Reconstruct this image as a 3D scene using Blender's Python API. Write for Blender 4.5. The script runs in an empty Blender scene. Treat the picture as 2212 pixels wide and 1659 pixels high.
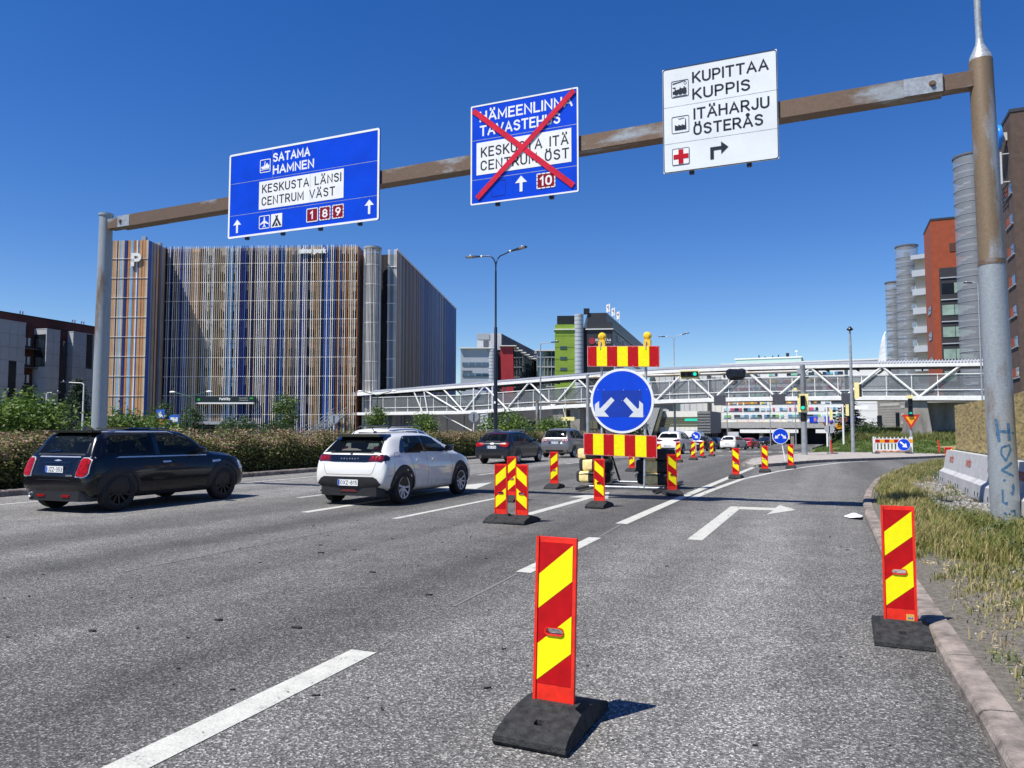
import bpy, bmesh, math, random
import numpy as np
from math import sin, cos, pi, radians
from mathutils import Vector, Matrix
from mathutils.bvhtree import BVHTree
from mathutils.geometry import tessellate_polygon

scene = bpy.context.scene
C = scene.collection
random.seed(7)
rng = np.random.default_rng(11)

# ------------------------------------------------------------------ camera
# World: X across the road (right kerb near +0.6), Y along the road, Z up, metres.
cam_data = bpy.data.cameras.new('camera')
cam = bpy.data.objects.new('camera', cam_data)
C.objects.link(cam)
cam_data.sensor_width = 36.0
cam_data.lens = 36.0 * 1620.0 / 2212.0
cam_data.clip_start = 0.05
cam_data.clip_end = 6000
cam.location = (0, 0, 1.45)
cam.rotation_euler = (radians(90) + math.atan(100.5 / 1620.0), 0, radians(23))
scene.camera = cam

# ------------------------------------------------------------------ sky, sun, exposure
SUN = Vector((-0.32, -0.47, 1.0)).normalized()          # towards the sun
world = bpy.data.worlds.new('World')
scene.world = world
world.use_nodes = True
wn, wl = world.node_tree.nodes, world.node_tree.links
wn.clear()
wo = wn.new('ShaderNodeOutputWorld')
bg = wn.new('ShaderNodeBackground')
sky = wn.new('ShaderNodeTexSky')
sky.sky_type = 'NISHITA'
sky.sun_disc = False
sky.sun_elevation = math.asin(SUN.z)
sky.sun_rotation = math.atan2(SUN.x, SUN.y)
sky.altitude = 0
sky.air_density = 1.0
sky.dust_density = 0.0
sky.ozone_density = 4.0
hsv = wn.new('ShaderNodeHueSaturation')
hsv.inputs['Saturation'].default_value = 1.33
hsv.inputs['Hue'].default_value = 0.515
wl.new(sky.outputs[0], hsv.inputs['Color'])
wl.new(hsv.outputs[0], bg.inputs[0])
bg.inputs[1].default_value = 0.092
wl.new(bg.outputs[0], wo.inputs[0])

sun_data = bpy.data.lights.new('sun', 'SUN')
sun_data.energy = 5.0
sun_data.angle = radians(0.55)
sun_data.color = (1.0, 0.95, 0.87)
sun_ob = bpy.data.objects.new('sun', sun_data)
C.objects.link(sun_ob)
sun_ob.rotation_euler = (-SUN).to_track_quat('-Z', 'Y').to_euler()
sun_ob.location = (0, 0, 60)

vs = scene.view_settings
vs.view_transform = 'Standard'
vs.look = 'None'
vs.exposure = 0.5
vs.gamma = 1.0
vs.use_curve_mapping = False
scene.render.film_transparent = False
try:
    scene.cycles.max_bounces = 6
    scene.cycles.transparent_max_bounces = 12
except Exception:
    pass

# ------------------------------------------------------------------ helpers
def srgb(r, g, b):
    f = lambda c: (c / 12.92 if c <= 0.04045 else ((c + 0.055) / 1.055) ** 2.4)
    return (f(r / 255), f(g / 255), f(b / 255))

_mats = {}
def mat(name, col, rough=0.6, metal=0.0, var=0.12, scale=6.0, bump=0.0, bscale=40.0, emit=0.0, coat=0.0, spec=0.5, alpha=1.0, stretch=None, var_col=None):
    """Principled material whose colour wavers with procedural noise."""
    if name in _mats:
        return _mats[name]
    m = bpy.data.materials.new(name)
    m.use_nodes = True
    nt = m.node_tree
    n, l = nt.nodes, nt.links
    p = n['Principled BSDF']
    p.inputs['Roughness'].default_value = rough
    p.inputs['Metallic'].default_value = metal
    p.inputs['Specular IOR Level'].default_value = spec
    p.inputs['Coat Weight'].default_value = coat
    p.inputs['Coat Roughness'].default_value = 0.04
    p.inputs['Alpha'].default_value = alpha
    tc = n.new('ShaderNodeTexCoord')
    mp = n.new('ShaderNodeMapping')
    if stretch:
        mp.inputs['Scale'].default_value = stretch
    l.new(tc.outputs['Object'], mp.inputs['Vector'])
    no = n.new('ShaderNodeTexNoise')
    no.inputs['Scale'].default_value = scale
    no.inputs['Detail'].default_value = 5
    no.inputs['Roughness'].default_value = 0.6
    l.new(mp.outputs[0], no.inputs['Vector'])
    mx = n.new('ShaderNodeMix')
    mx.data_type = 'RGBA'
    c2 = var_col if var_col else tuple(max(0, c * (1 - 2.2 * var)) for c in col)
    c1 = col if var_col else tuple(min(1, c * (1 + var)) for c in col)
    mx.inputs[6].default_value = (*c2, 1)
    mx.inputs[7].default_value = (*c1, 1)
    rp = n.new('ShaderNodeMapRange')
    rp.inputs[1].default_value = 0.3
    rp.inputs[2].default_value = 0.62
    l.new(no.outputs['Fac'], rp.inputs[0])
    l.new(rp.outputs[0], mx.inputs[0])
    l.new(mx.outputs[2], p.inputs['Base Color'])
    if bump > 0:
        n2 = n.new('ShaderNodeTexNoise')
        n2.inputs['Scale'].default_value = bscale
        n2.inputs['Detail'].default_value = 4
        l.new(mp.outputs[0], n2.inputs['Vector'])
        b = n.new('ShaderNodeBump')
        b.inputs['Strength'].default_value = bump
        b.inputs['Distance'].default_value = 0.02
        l.new(n2.outputs['Fac'], b.inputs['Height'])
        l.new(b.outputs[0], p.inputs['Normal'])
    if emit > 0:
        p.inputs['Emission Color'].default_value = (*col, 1)
        p.inputs['Emission Strength'].default_value = emit
    _mats[name] = m
    return m

class MB:
    """Collects simple solids and links them as ONE mesh object."""
    def __init__(s):
        s.v, s.f, s.m, s.cut = [], [], [], []
    def add(s, vs_, fs, mi=0):
        o = len(s.v); s.cut.append((o, len(s.f)))
        s.v.extend(tuple(v) for v in vs_)
        s.f.extend(tuple(i + o for i in f) for f in fs)
        s.m.extend([mi] * len(fs))
        return s
    def box(s, x0, x1, y0, y1, z0, z1, mi=0):
        s.add([(x0, y0, z0), (x1, y0, z0), (x1, y1, z0), (x0, y1, z0), (x0, y0, z1), (x1, y0, z1), (x1, y1, z1), (x0, y1, z1)],
              [(0, 3, 2, 1), (4, 5, 6, 7), (0, 1, 5, 4), (1, 2, 6, 5), (2, 3, 7, 6), (3, 0, 4, 7)], mi)
        return s
    def prism(s, poly, z0, z1, mi=0):
        """poly: (x,y) counter-clockwise, extruded along z"""
        k = len(poly)
        s.add([(x, y, z0) for x, y in poly] + [(x, y, z1) for x, y in poly],
              [tuple(range(k - 1, -1, -1)), tuple(range(k, 2 * k))] + [(i, (i + 1) % k, k + (i + 1) % k, k + i) for i in range(k)], mi)
        return s
    def slab(s, poly, y0, y1, mi=0):
        """poly: (x,z) counter-clockwise seen from -y, extruded along y (y0 front)"""
        k = len(poly)
        s.add([(x, y0, z) for x, z in poly] + [(x, y1, z) for x, z in poly],
              [tuple(range(k)), tuple(range(2 * k - 1, k - 1, -1))] + [(i, k + i, k + (i + 1) % k, (i + 1) % k) for i in range(k)], mi)
        return s
    def sideslab(s, poly, x0, x1, mi=0):
        """poly: (y,z), extruded along x"""
        k = len(poly)
        s.add([(x0, y, z) for y, z in poly] + [(x1, y, z) for y, z in poly],
              [tuple(range(k - 1, -1, -1)), tuple(range(k, 2 * k))] + [(i, (i + 1) % k, k + (i + 1) % k, k + i) for i in range(k)], mi)
        return s
    def tube(s, pts, r, n=10, mi=0, cap=True):
        """round tube along points; r a number or one per point"""
        pts = [Vector(p) for p in pts]
        rs = r if isinstance(r, (list, tuple)) else [r] * len(pts)
        rings = []
        for i, p in enumerate(pts):
            if i == 0: d = pts[1] - p
            elif i == len(pts) - 1: d = p - pts[i - 1]
            else: d = (pts[i + 1] - p).normalized() + (p - pts[i - 1]).normalized()
            d.normalize()
            a = Vector((0, 0, 1)) if abs(d.z) < 0.9 else Vector((1, 0, 0))
            u = d.cross(a).normalized(); w = d.cross(u)
            rings.append([p + (u * cos(2 * pi * k / n) + w * sin(2 * pi * k / n)) * rs[i] for k in range(n)])
        vs_ = [v for ring in rings for v in ring]
        fs = [(i * n + k, i * n + (k + 1) % n, (i + 1) * n + (k + 1) % n, (i + 1) * n + k) for i in range(len(pts) - 1) for k in range(n)]
        if cap:
            fs.append(tuple(range(n - 1, -1, -1))); fs.append(tuple((len(pts) - 1) * n + k for k in range(n)))
        s.add(vs_, fs, mi)
        return s
    def bar(s, a, b, w, h=None, mi=0):
        """square bar from a to b"""
        h = h or w
        a, b = Vector(a), Vector(b)
        d = (b - a).normalized()
        up = Vector((0, 0, 1)) if abs(d.z) < 0.95 else Vector((0, 1, 0))
        u = d.cross(up).normalized() * (w / 2); q = u.cross(d).normalized() * (h / 2)
        vs_ = [p + i * u + j * q for p in (a, b) for i, j in ((-1, -1), (1, -1), (1, 1), (-1, 1))]
        s.add(vs_, [(0, 1, 2, 3), (7, 6, 5, 4), (0, 4, 5, 1), (1, 5, 6, 2), (2, 6, 7, 3), (3, 7, 4, 0)], mi)
        return s
    def lathe(s, prof, n=20, c=(0, 0, 0), axis='z', mi=0, cap=True):
        """prof: (radius, height)"""
        vs_ = []
        for r, h in prof:
            for k in range(n):
                a = 2 * pi * k / n
                if axis == 'z': vs_.append((c[0] + r * cos(a), c[1] + r * sin(a), c[2] + h))
                elif axis == 'x': vs_.append((c[0] + h, c[1] + r * cos(a), c[2] + r * sin(a)))
                else: vs_.append((c[0] + r * cos(a), c[1] + h, c[2] + r * sin(a)))
        fs = [(i * n + k, i * n + (k + 1) % n, (i + 1) * n + (k + 1) % n, (i + 1) * n + k) for i in range(len(prof) - 1) for k in range(n)]
        if cap and prof[0][0] > 1e-6: fs.append(tuple(range(n - 1, -1, -1)))
        if cap and prof[-1][0] > 1e-6: fs.append(tuple((len(prof) - 1) * n + k for k in range(n)))
        s.add(vs_, fs, mi)
        return s
    def each(s, name, mats, parent=None, smooth=None):
        """every piece becomes an object of its own"""
        ends = s.cut[1:] + [(len(s.v), len(s.f))]
        for (v0, f0), (v1, f1) in zip(s.cut, ends):
            q = MB(); q.v = s.v[v0:v1]; q.f = [tuple(i - v0 for i in f) for f in s.f[f0:f1]]; q.m = s.m[f0:f1]
            o = q.build(name, mats, parent, smooth)
        return o
    def build(s, name, mats, parent=None, smooth=None, label=None, kind=None):
        me = bpy.data.meshes.new(name)
        me.from_pydata(s.v, [], s.f)
        ms = mats if isinstance(mats, (list, tuple)) else [mats]
        for m in ms: me.materials.append(m)
        if len(ms) > 1: me.polygons.foreach_set('material_index', s.m)
        bm = bmesh.new(); bm.from_mesh(me)
        bmesh.ops.recalc_face_normals(bm, faces=bm.faces)
        bm.to_mesh(me); bm.free()
        if smooth is not None:
            me.polygons.foreach_set('use_smooth', [True] * len(me.polygons))
            me.set_sharp_from_angle(angle=radians(smooth))
        return link(name, me, parent, label, kind)

def link(name, me, parent=None, label=None, kind=None):
    o = bpy.data.objects.new(name, me)
    C.objects.link(o)
    if parent: o.parent = parent
    if label: o['label'] = label
    if kind: o['kind'] = kind
    return o

def thing(name, label, cat, loc=(0, 0, 0), rz=0.0, group=None):
    o = bpy.data.objects.new(name, None)
    o.empty_display_size = 0.2
    C.objects.link(o)
    o.location = loc; o.rotation_euler = (0, 0, rz)
    return tag(o, label, cat, group)

def tag(o, label, cat, group=None):
    o['label'] = label; o['category'] = cat
    if group: o['group'] = group
    return o

def copy_tree(o, parent=None, loc=None, rz=None, label=None):
    c = o.copy(); C.objects.link(c)
    if parent: c.parent = parent
    if loc is not None: c.location = loc
    if rz is not None: c.rotation_euler = (0, 0, rz)
    if label: c['label'] = label
    for ch in o.children: copy_tree(ch, c)
    return c

def rect(x0, x1, z0, z1): return [(x0, z0), (x1, z0), (x1, z1), (x0, z1)]
def rrect(x0, x1, z0, z1, r, n=4):
    out = []
    for cx, cz, a0 in ((x1 - r, z0 + r, -pi / 2), (x1 - r, z1 - r, 0), (x0 + r, z1 - r, pi / 2), (x0 + r, z0 + r, pi)):
        for k in range(n + 1):
            a = a0 + pi / 2 * k / n
            out.append((cx + r * cos(a), cz + r * sin(a)))
    return out
def disc(cx, cz, r, n=40): return [(cx + r * cos(2 * pi * k / n), cz + r * sin(2 * pi * k / n)) for k in range(n)]

# ---- a plain stroke alphabet for road signs and number plates (height 1, baseline 0)
def _arc(cx, cy, rx, ry, a0, a1, n=9): return [(cx + rx * cos(radians(a0 + (a1 - a0) * i / n)), cy + ry * sin(radians(a0 + (a1 - a0) * i / n))) for i in range(n + 1)]
_O = _arc(.32, .68, .30, .32, 0, 180) + _arc(.32, .32, .30, .32, 180, 360); _O = _O + [_O[0]]
_A = [[(0, 0), (.36, 1), (.72, 0)], [(.12, .32), (.60, .32)]]
GLYPH = {
 'A': (.72, _A), 'Ä': (.72, [[(0, 0), (.36, .98), (.72, 0)], _A[1], [(.17, 1.10), (.17, 1.24)], [(.55, 1.10), (.55, 1.24)]]),
 'Å': (.72, _A + [_arc(.36, 1.18, .10, .10, 0, 360, 10)]),
 'B': (.60, [[(0, 0), (0, 1), (.30, 1)] + _arc(.32, .76, .24, .24, 80, -90) + [(0, .52)], [(.3, .52)] + _arc(.34, .26, .26, .26, 90, -90) + [(0, 0)]]),
 'C': (.62, [_arc(.32, .68, .30, .32, 12, 180) + _arc(.32, .32, .30, .32, 180, 348)]),
 'D': (.64, [[(0, 0), (0, 1), (.26, 1)] + _arc(.28, .64, .34, .36, 80, 0) + _arc(.28, .36, .34, .36, 0, -80) + [(.26, 0), (0, 0)]]),
 'E': (.52, [[(.52, 1), (0, 1), (0, 0), (.54, 0)], [(0, .52), (.44, .52)]]), 'F': (.5, [[(.52, 1), (0, 1), (0, 0)], [(0, .5), (.42, .5)]]),
 'G': (.64, [_arc(.32, .68, .30, .32, 12, 180) + _arc(.32, .32, .30, .32, 180, 360) + [(.62, .46), (.36, .46)]]),
 'H': (.62, [[(0, 0), (0, 1)], [(.62, 0), (.62, 1)], [(0, .52), (.62, .52)]]), 'I': (.0, [[(0, 0), (0, 1)]]),
 'J': (.46, [[(.46, 1), (.46, .28)] + _arc(.23, .28, .23, .28, 0, -165)]), 'K': (.60, [[(0, 0), (0, 1)], [(.58, 1), (.0, .38)], [(.20, .58), (.62, 0)]]),
 'L': (.50, [[(0, 1), (0, 0), (.52, 0)]]), 'M': (.78, [[(0, 0), (0, 1), (.39, .22), (.78, 1), (.78, 0)]]), 'N': (.64, [[(0, 0), (0, 1), (.64, 0), (.64, 1)]]),
 'O': (.64, [_O]), 'Ö': (.64, [_O, [(.14, 1.10), (.14, 1.24)], [(.50, 1.10), (.50, 1.24)]]),
 'P': (.58, [[(0, 0), (0, 1), (.30, 1)] + _arc(.32, .72, .26, .28, 80, -80) + [(.30, .44), (0, .44)]]),
 'R': (.60, [[(0, 0), (0, 1), (.30, 1)] + _arc(.32, .73, .26, .27, 80, -80) + [(.30, .46), (0, .46)], [(.30, .46), (.62, 0)]]),
 'S': (.60, [_arc(.30, .745, .28, .255, 25, 200) + _arc(.31, .27, .28, .27, 75, -155)]),
 'T': (.62, [[(0, 1), (.62, 1)], [(.31, 1), (.31, 0)]]), 'U': (.62, [[(0, 1), (0, .30)] + _arc(.31, .30, .31, .30, 180, 360) + [(.62, 1)]]),
 'V': (.70, [[(0, 1), (.35, 0), (.70, 1)]]), 'X': (.66, [[(0, 0), (.66, 1)], [(0, 1), (.66, 0)]]), 'Y': (.68, [[(0, 1), (.34, .46), (.68, 1)], [(.34, .46), (.34, 0)]]),
 'Z': (.58, [[(0, 1), (.58, 1), (0, 0), (.60, 0)]]), '-': (.30, [[(0, .45), (.30, .45)]]), ' ': (.34, []),
 '0': (.58, [[(x * .92, y) for x, y in _O]]), '1': (.24, [[(0, .78), (.22, 1), (.22, 0)]]), '2': (.56, [_arc(.28, .71, .27, .29, 170, -35) + [(.0, 0), (.58, 0)]]),
 '3': (.56, [_arc(.27, .75, .25, .25, 150, -80) + [(.22, .5)] + _arc(.27, .26, .28, .26, 85, -155)]), '4': (.6, [[(.44, 0), (.44, 1), (0, .26), (.62, .26)]]),
 '5': (.56, [[(.52, 1), (.08, 1), (.04, .52)] + _arc(.28, .32, .28, .32, 120, -150)]), '6': (.58, [[(.46, 1), (.06, .44)] + _arc(.29, .29, .28, .29, 150, 510, 16)]),
 '7': (.56, [[(0, 1), (.56, 1), (.18, 0)]]), '8': (.58, [_arc(.29, .75, .24, .25, -90, 270, 16), _arc(.29, .26, .28, .26, 90, 450, 16)]),
 '9': (.58, [_arc(.29, .71, .28, .29, 0, 360, 18), [(.57, .70), (.50, .42), (.20, 0)]]),
 'a': (.48, [_arc(.24, .33, .24, .33, 0, 360, 16), [(.48, .66), (.48, 0)]]), 'i': (.0, [[(0, 0), (0, .66)], [(0, .84), (0, .96)]]), 'm': (.84, [[(0, 0), (0, .66)], [(0, .40)] + _arc(.21, .42, .21, .24, 180, 0) + [(.42, 0)], [(.42, .40)] + _arc(.63, .42, .21, .24, 180, 0) + [(.84, 0)]]),
 'o': (.50, [_arc(.25, .33, .25, .33, 0, 360, 16)]), 'p': (.48, [_arc(.24, .33, .24, .33, 0, 360, 16), [(0, .66), (0, -.28)]]), 'r': (.28, [[(0, 0), (0, .66)], [(0, .38)] + _arc(.22, .42, .22, .24, 180, 70)]), 'k': (.44, [[(0, 0), (0, 1)], [(.42, .66), (0, .25)], [(.14, .38), (.46, 0)]]),
 't': (.32, [[(.12, .95), (.12, 0), (.32, 0)], [(0, .66), (.32, .66)]]), 'y': (.46, [[(0, .66), (.23, .02)], [(.46, .66), (.12, -.28)]]), 'e': (.48, [[(.02, .33), (.47, .33)] + _arc(.24, .33, .24, .33, 0, 315, 14)]), 'n': (.44, [[(0, 0), (0, .66)], [(0, .40)] + _arc(.22, .42, .22, .24, 180, 0) + [(.44, 0)]]),
 'v': (.46, [[(0, .66), (.23, 0), (.46, .66)]]), 'u': (.44, [[(0, .66), (0, .24)] + _arc(.22, .24, .22, .24, 180, 360) + [(.44, .66), (.44, 0)]]), 'l': (.0, [[(0, 0), (0, 1)]]),
}
def sign_text(body, x0, x1, z0, h, y, m, parent, name='lettering', w=.135, gap=.30, deep=0.0):
    """stroke lettering fitted between x0 and x1; every stroke sits a hair in front of the last"""
    adv = []; x = 0
    for ch in body:
        adv.append(x); x += GLYPH[ch][0] + gap
    tot = x - gap; sx = (x1 - x0) / tot; hw = w * h / 2
    if ' ' in body:                                        # one object per word
        i = 0
        for wd in body.split(' '):
            o = sign_text(wd, x0 + adv[i] * sx, x0 + (adv[i + len(wd) - 1] + GLYPH[wd[-1]][0]) * sx, z0, h, y, m, parent, name, w, gap, deep); i += len(wd) + 1
        return o
    mb = MB(); k = 0
    for ch, ax in zip(body, adv):
        for st in GLYPH[ch][1]:
            P = [Vector((x0 + (ax + px_) * sx, z0 + hw + pz_ * (h - 2 * hw))) for px_, pz_ in st]
            P2 = [P[0]]
            for q in P[1:]:
                if (q - P2[-1]).length > 1e-5: P2.append(q)
            P = P2; n = len(P); closed = (P[0] - P[-1]).length < 1e-4
            d0, d1 = (P[1] - P[0]).normalized(), (P[-1] - P[-2]).normalized()
            if not closed: P[0] = P[0] - d0 * hw * .95; P[-1] = P[-1] + d1 * hw * .95
            V = []; yy = y - .0004 - .00025 * (k % 4); k += 1
            for i, q in enumerate(P):
                a = (q - P[i - 1]).normalized() if i > 0 else (d1 if closed else d0)
                b = (P[i + 1] - q).normalized() if i < n - 1 else (d0 if closed else d1)
                na, nb = Vector((-a.y, a.x)), Vector((-b.y, b.x)); mm = na + nb
                mm = mm.normalized() if mm.length > .1 else na
                L = min(hw / max(.35, mm.dot(na)), hw * 1.9)
                V += [(q.x + mm.x * L, yy, q.y + mm.y * L), (q.x - mm.x * L, yy, q.y - mm.y * L)]
            F = [(2 * i, 2 * i + 1, 2 * i + 3, 2 * i + 2) for i in range(n - 1)]
            if deep:
                m_ = len(V); V = V + [(a_, b_ + deep, c_) for a_, b_, c_ in V]
                F += [(2 * i + 2 + m_, 2 * i + 3 + m_, 2 * i + 1 + m_, 2 * i + m_) for i in range(n - 1)] + [(2 * i, 2 * i + 2, 2 * i + 2 + m_, 2 * i + m_) for i in range(n - 1)] + [(2 * i + 1, 2 * i + 1 + m_, 2 * i + 3 + m_, 2 * i + 3) for i in range(n - 1)] + [(0, m_, m_ + 1, 1), (m_ - 2, m_ - 1, 2 * m_ - 1, 2 * m_ - 2)]
            mb.add(V, F)
    return mb.build(name, m, parent)

def zg(y):
    """the carriageway drops gently from 38 m on"""
    return 0.0 if y < 38 else -min(1.1, 0.0145 * (y - 38))

# ------------------------------------------------------------------ materials
def asphalt_mat():
    m = bpy.data.materials.new('asphalt'); m.use_nodes = True
    n, l = m.node_tree.nodes, m.node_tree.links
    p = n['Principled BSDF']; p.inputs['Roughness'].default_value = 0.85; p.inputs['Specular IOR Level'].default_value = 0.3
    tc = n.new('ShaderNodeTexCoord')
    vo = n.new('ShaderNodeTexVoronoi'); vo.inputs['Scale'].default_value = 105
    l.new(tc.outputs['Object'], vo.inputs['Vector'])
    sp = n.new('ShaderNodeSeparateColor'); l.new(vo.outputs['Color'], sp.inputs[0])
    ra = n.new('ShaderNodeValToRGB')
    e = ra.color_ramp.elements
    e[0].position = 0.0; e[0].color = (0.048, 0.047, 0.045, 1)
    e[1].position = 0.55; e[1].color = (0.118, 0.116, 0.110, 1)
    e2 = e.new(0.85); e2.color = (0.215, 0.21, 0.198, 1)
    e3 = e.new(1.0); e3.color = (0.43, 0.42, 0.39, 1)
    l.new(sp.outputs[0], ra.inputs[0])
    # wear bands along the wheel tracks
    mp = n.new('ShaderNodeMapping'); mp.inputs['Scale'].default_value = (0.9, 0.045, 1)
    l.new(tc.outputs['Object'], mp.inputs['Vector'])
    b1 = n.new('ShaderNodeTexNoise'); b1.inputs['Scale'].default_value = 1.0; b1.inputs['Detail'].default_value = 6
    l.new(mp.outputs[0], b1.inputs['Vector'])
    r1 = n.new('ShaderNodeMapRange'); r1.inputs[1].default_value = 0.36; r1.inputs[2].default_value = 0.64; r1.inputs[3].default_value = 0.75; r1.inputs[4].default_value = 1.15
    l.new(b1.outputs['Fac'], r1.inputs[0])
    b2 = n.new('ShaderNodeTexNoise'); b2.inputs['Scale'].default_value = 1.7; b2.inputs['Detail'].default_value = 7; b2.inputs['Roughness'].default_value = 0.7
    l.new(tc.outputs['Object'], b2.inputs['Vector'])
    r2 = n.new('ShaderNodeMapRange'); r2.inputs[1].default_value = 0.3; r2.inputs[2].default_value = 0.7; r2.inputs[3].default_value = 0.78; r2.inputs[4].default_value = 1.2
    l.new(b2.outputs['Fac'], r2.inputs[0])
    mu = n.new('ShaderNodeMath'); mu.operation = 'MULTIPLY'
    l.new(r1.outputs[0], mu.inputs[0]); l.new(r2.outputs[0], mu.inputs[1])
    mc = n.new('ShaderNodeVectorMath'); mc.operation = 'SCALE'
    l.new(ra.outputs[0], mc.inputs[0]); l.new(mu.outputs[0], mc.inputs[3])
    # wheel tracks, oil strip and the paler outer lanes: wear that runs along the road
    sx = n.new('ShaderNodeSeparateXYZ'); l.new(tc.outputs['Object'], sx.inputs[0])
    mpw = n.new('ShaderNodeMapping'); mpw.inputs['Scale'].default_value = (0.35, 0.22, 1); l.new(tc.outputs['Object'], mpw.inputs['Vector'])
    nw = n.new('ShaderNodeTexNoise'); nw.inputs['Scale'].default_value = 1.0; nw.inputs['Detail'].default_value = 5; l.new(mpw.outputs[0], nw.inputs['Vector'])
    wob = n.new('ShaderNodeMath'); wob.operation = 'MULTIPLY_ADD'; wob.inputs[1].default_value = 0.9; l.new(nw.outputs['Fac'], wob.inputs[0]); l.new(sx.outputs[0], wob.inputs[2])
    lx = n.new('ShaderNodeMapRange'); lx.inputs[1].default_value = -16.0; lx.inputs[2].default_value = 1.4
    l.new(wob.outputs[0], lx.inputs[0])
    rw = n.new('ShaderNodeValToRGB'); ew = rw.color_ramp.elements
    stops = [(-15.5, .62), (-10.6, .66), (-9.9, .36), (-9.0, .34), (-8.2, .50), (-7.3, .31), (-6.4, .42), (-5.7, .46), (-5.0, .34), (-4.3, .46), (-3.2, .30), (-2.4, .38), (-1.7, .52), (-0.9, .50), (-0.2, .60), (0.5, .56), (1.05, .42)]
    ew[0].position = 0; ew[0].color = (stops[0][1],) * 3 + (1,)
    ew[1].position = 1; ew[1].color = (stops[-1][1],) * 3 + (1,)
    for x_, v_ in stops:
        k = ew.new((x_ + 16.0) / 17.4); k.color = (v_, v_, v_, 1)
    l.new(lx.outputs[0], rw.inputs[0])
    m2_ = n.new('ShaderNodeMath'); m2_.operation = 'MULTIPLY'; m2_.inputs[1].default_value = 2.0; l.new(rw.outputs[0], m2_.inputs[0])
    mc2 = n.new('ShaderNodeVectorMath'); mc2.operation = 'SCALE'
    l.new(mc.outputs[0], mc2.inputs[0]); l.new(m2_.outputs[0], mc2.inputs[3])
    l.new(mc2.outputs[0], p.inputs['Base Color'])
    bu = n.new('ShaderNodeBump'); bu.inputs['Strength'].default_value = 0.7; bu.inputs['Distance'].default_value = 0.006
    l.new(vo.outputs['Distance'], bu.inputs['Height']); l.new(bu.outputs[0], p.inputs['Normal'])
    return m

def paint_mat(name='road_paint', k_=1.0):
    m = bpy.data.materials.new(name); m.use_nodes = True
    n, l = m.node_tree.nodes, m.node_tree.links
    p = n['Principled BSDF']; p.inputs['Roughness'].default_value = 0.7
    tc = n.new('ShaderNodeTexCoord')
    vo = n.new('ShaderNodeTexVoronoi'); vo.inputs['Scale'].default_value = 60
    l.new(tc.outputs['Object'], vo.inputs['Vector'])
    no = n.new('ShaderNodeTexNoise'); no.inputs['Scale'].default_value = 7; no.inputs['Detail'].default_value = 8; no.inputs['Roughness'].default_value = 0.75
    l.new(tc.outputs['Object'], no.inputs['Vector'])
    ad = n.new('ShaderNodeMath'); ad.operation = 'MULTIPLY_ADD'; ad.inputs[1].default_value = 0.25
    l.new(vo.outputs['Distance'], ad.inputs[0]); l.new(no.outputs['Fac'], ad.inputs[2])
    ra = n.new('ShaderNodeValToRGB'); e = ra.color_ramp.elements
    e[0].position = 0.38; e[0].color = (0.56 * k_, 0.56 * k_, 0.50 * k_, 1)
    e[1].position = 0.76; e[1].color = (0.40 * k_, 0.40 * k_, 0.36 * k_, 1)
    k = e.new(0.82); k.color = (0.14, 0.14, 0.14, 1)
    l.new(ad.outputs[0], ra.inputs[0]); l.new(ra.outputs[0], p.inputs['Base Color'])
    bu = n.new('ShaderNodeBump'); bu.inputs['Strength'].default_value = 0.5; bu.inputs['Distance'].default_value = 0.004
    l.new(vo.outputs['Distance'], bu.inputs['Height']); l.new(bu.outputs[0], p.inputs['Normal'])
    return m

def rust_mat(name, rust_amount, steel=(0.30, 0.33, 0.35), rust=(0.17, 0.115, 0.07), stretch=(1, 1, 0.25)):
    """galvanised steel with patches and runs of rust"""
    m = bpy.data.materials.new(name); m.use_nodes = True
    n, l = m.node_tree.nodes, m.node_tree.links
    p = n['Principled BSDF']; p.inputs['Roughness'].default_value = 0.5; p.inputs['Metallic'].default_value = 0.25
    tc = n.new('ShaderNodeTexCoord')
    mp = n.new('ShaderNodeMapping'); mp.inputs['Scale'].default_value = stretch
    l.new(tc.outputs['Object'], mp.inputs['Vector'])
    no = n.new('ShaderNodeTexNoise'); no.inputs['Scale'].default_value = 1.6; no.inputs['Detail'].default_value = 7; no.inputs['Roughness'].default_value = 0.62
    l.new(mp.outputs[0], no.inputs['Vector'])
    mr = n.new('ShaderNodeMapRange'); mr.inputs[1].default_value = 0.62 - rust_amount * 0.3; mr.inputs[2].default_value = 0.72 - rust_amount * 0.3
    l.new(no.outputs['Fac'], mr.inputs[0])
    n2 = n.new('ShaderNodeTexNoise'); n2.inputs['Scale'].default_value = 30; n2.inputs['Detail'].default_value = 5
    l.new(tc.outputs['Object'], n2.inputs['Vector'])
    s2 = n.new('ShaderNodeMapRange'); s2.inputs[3].default_value = 0.7; s2.inputs[4].default_value = 1.3
    l.new(n2.outputs['Fac'], s2.inputs[0])
    mx = n.new('ShaderNodeMix'); mx.data_type = 'RGBA'
    mx.inputs[6].default_value = (*steel, 1); mx.inputs[7].default_value = (*rust, 1)
    l.new(mr.outputs[0], mx.inputs[0])
    vm = n.new('ShaderNodeVectorMath'); vm.operation = 'SCALE'
    l.new(mx.outputs[2], vm.inputs[0]); l.new(s2.outputs[0], vm.inputs[3])
    l.new(vm.outputs[0], p.inputs['Base Color'])
    return m

def glass_mat(name, col, rough=0.04, alpha=1.0):
    return mat(name, col, rough=rough, metal=0.0, var=0.15, scale=0.6, spec=1.0, coat=1.0, alpha=alpha)

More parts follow.
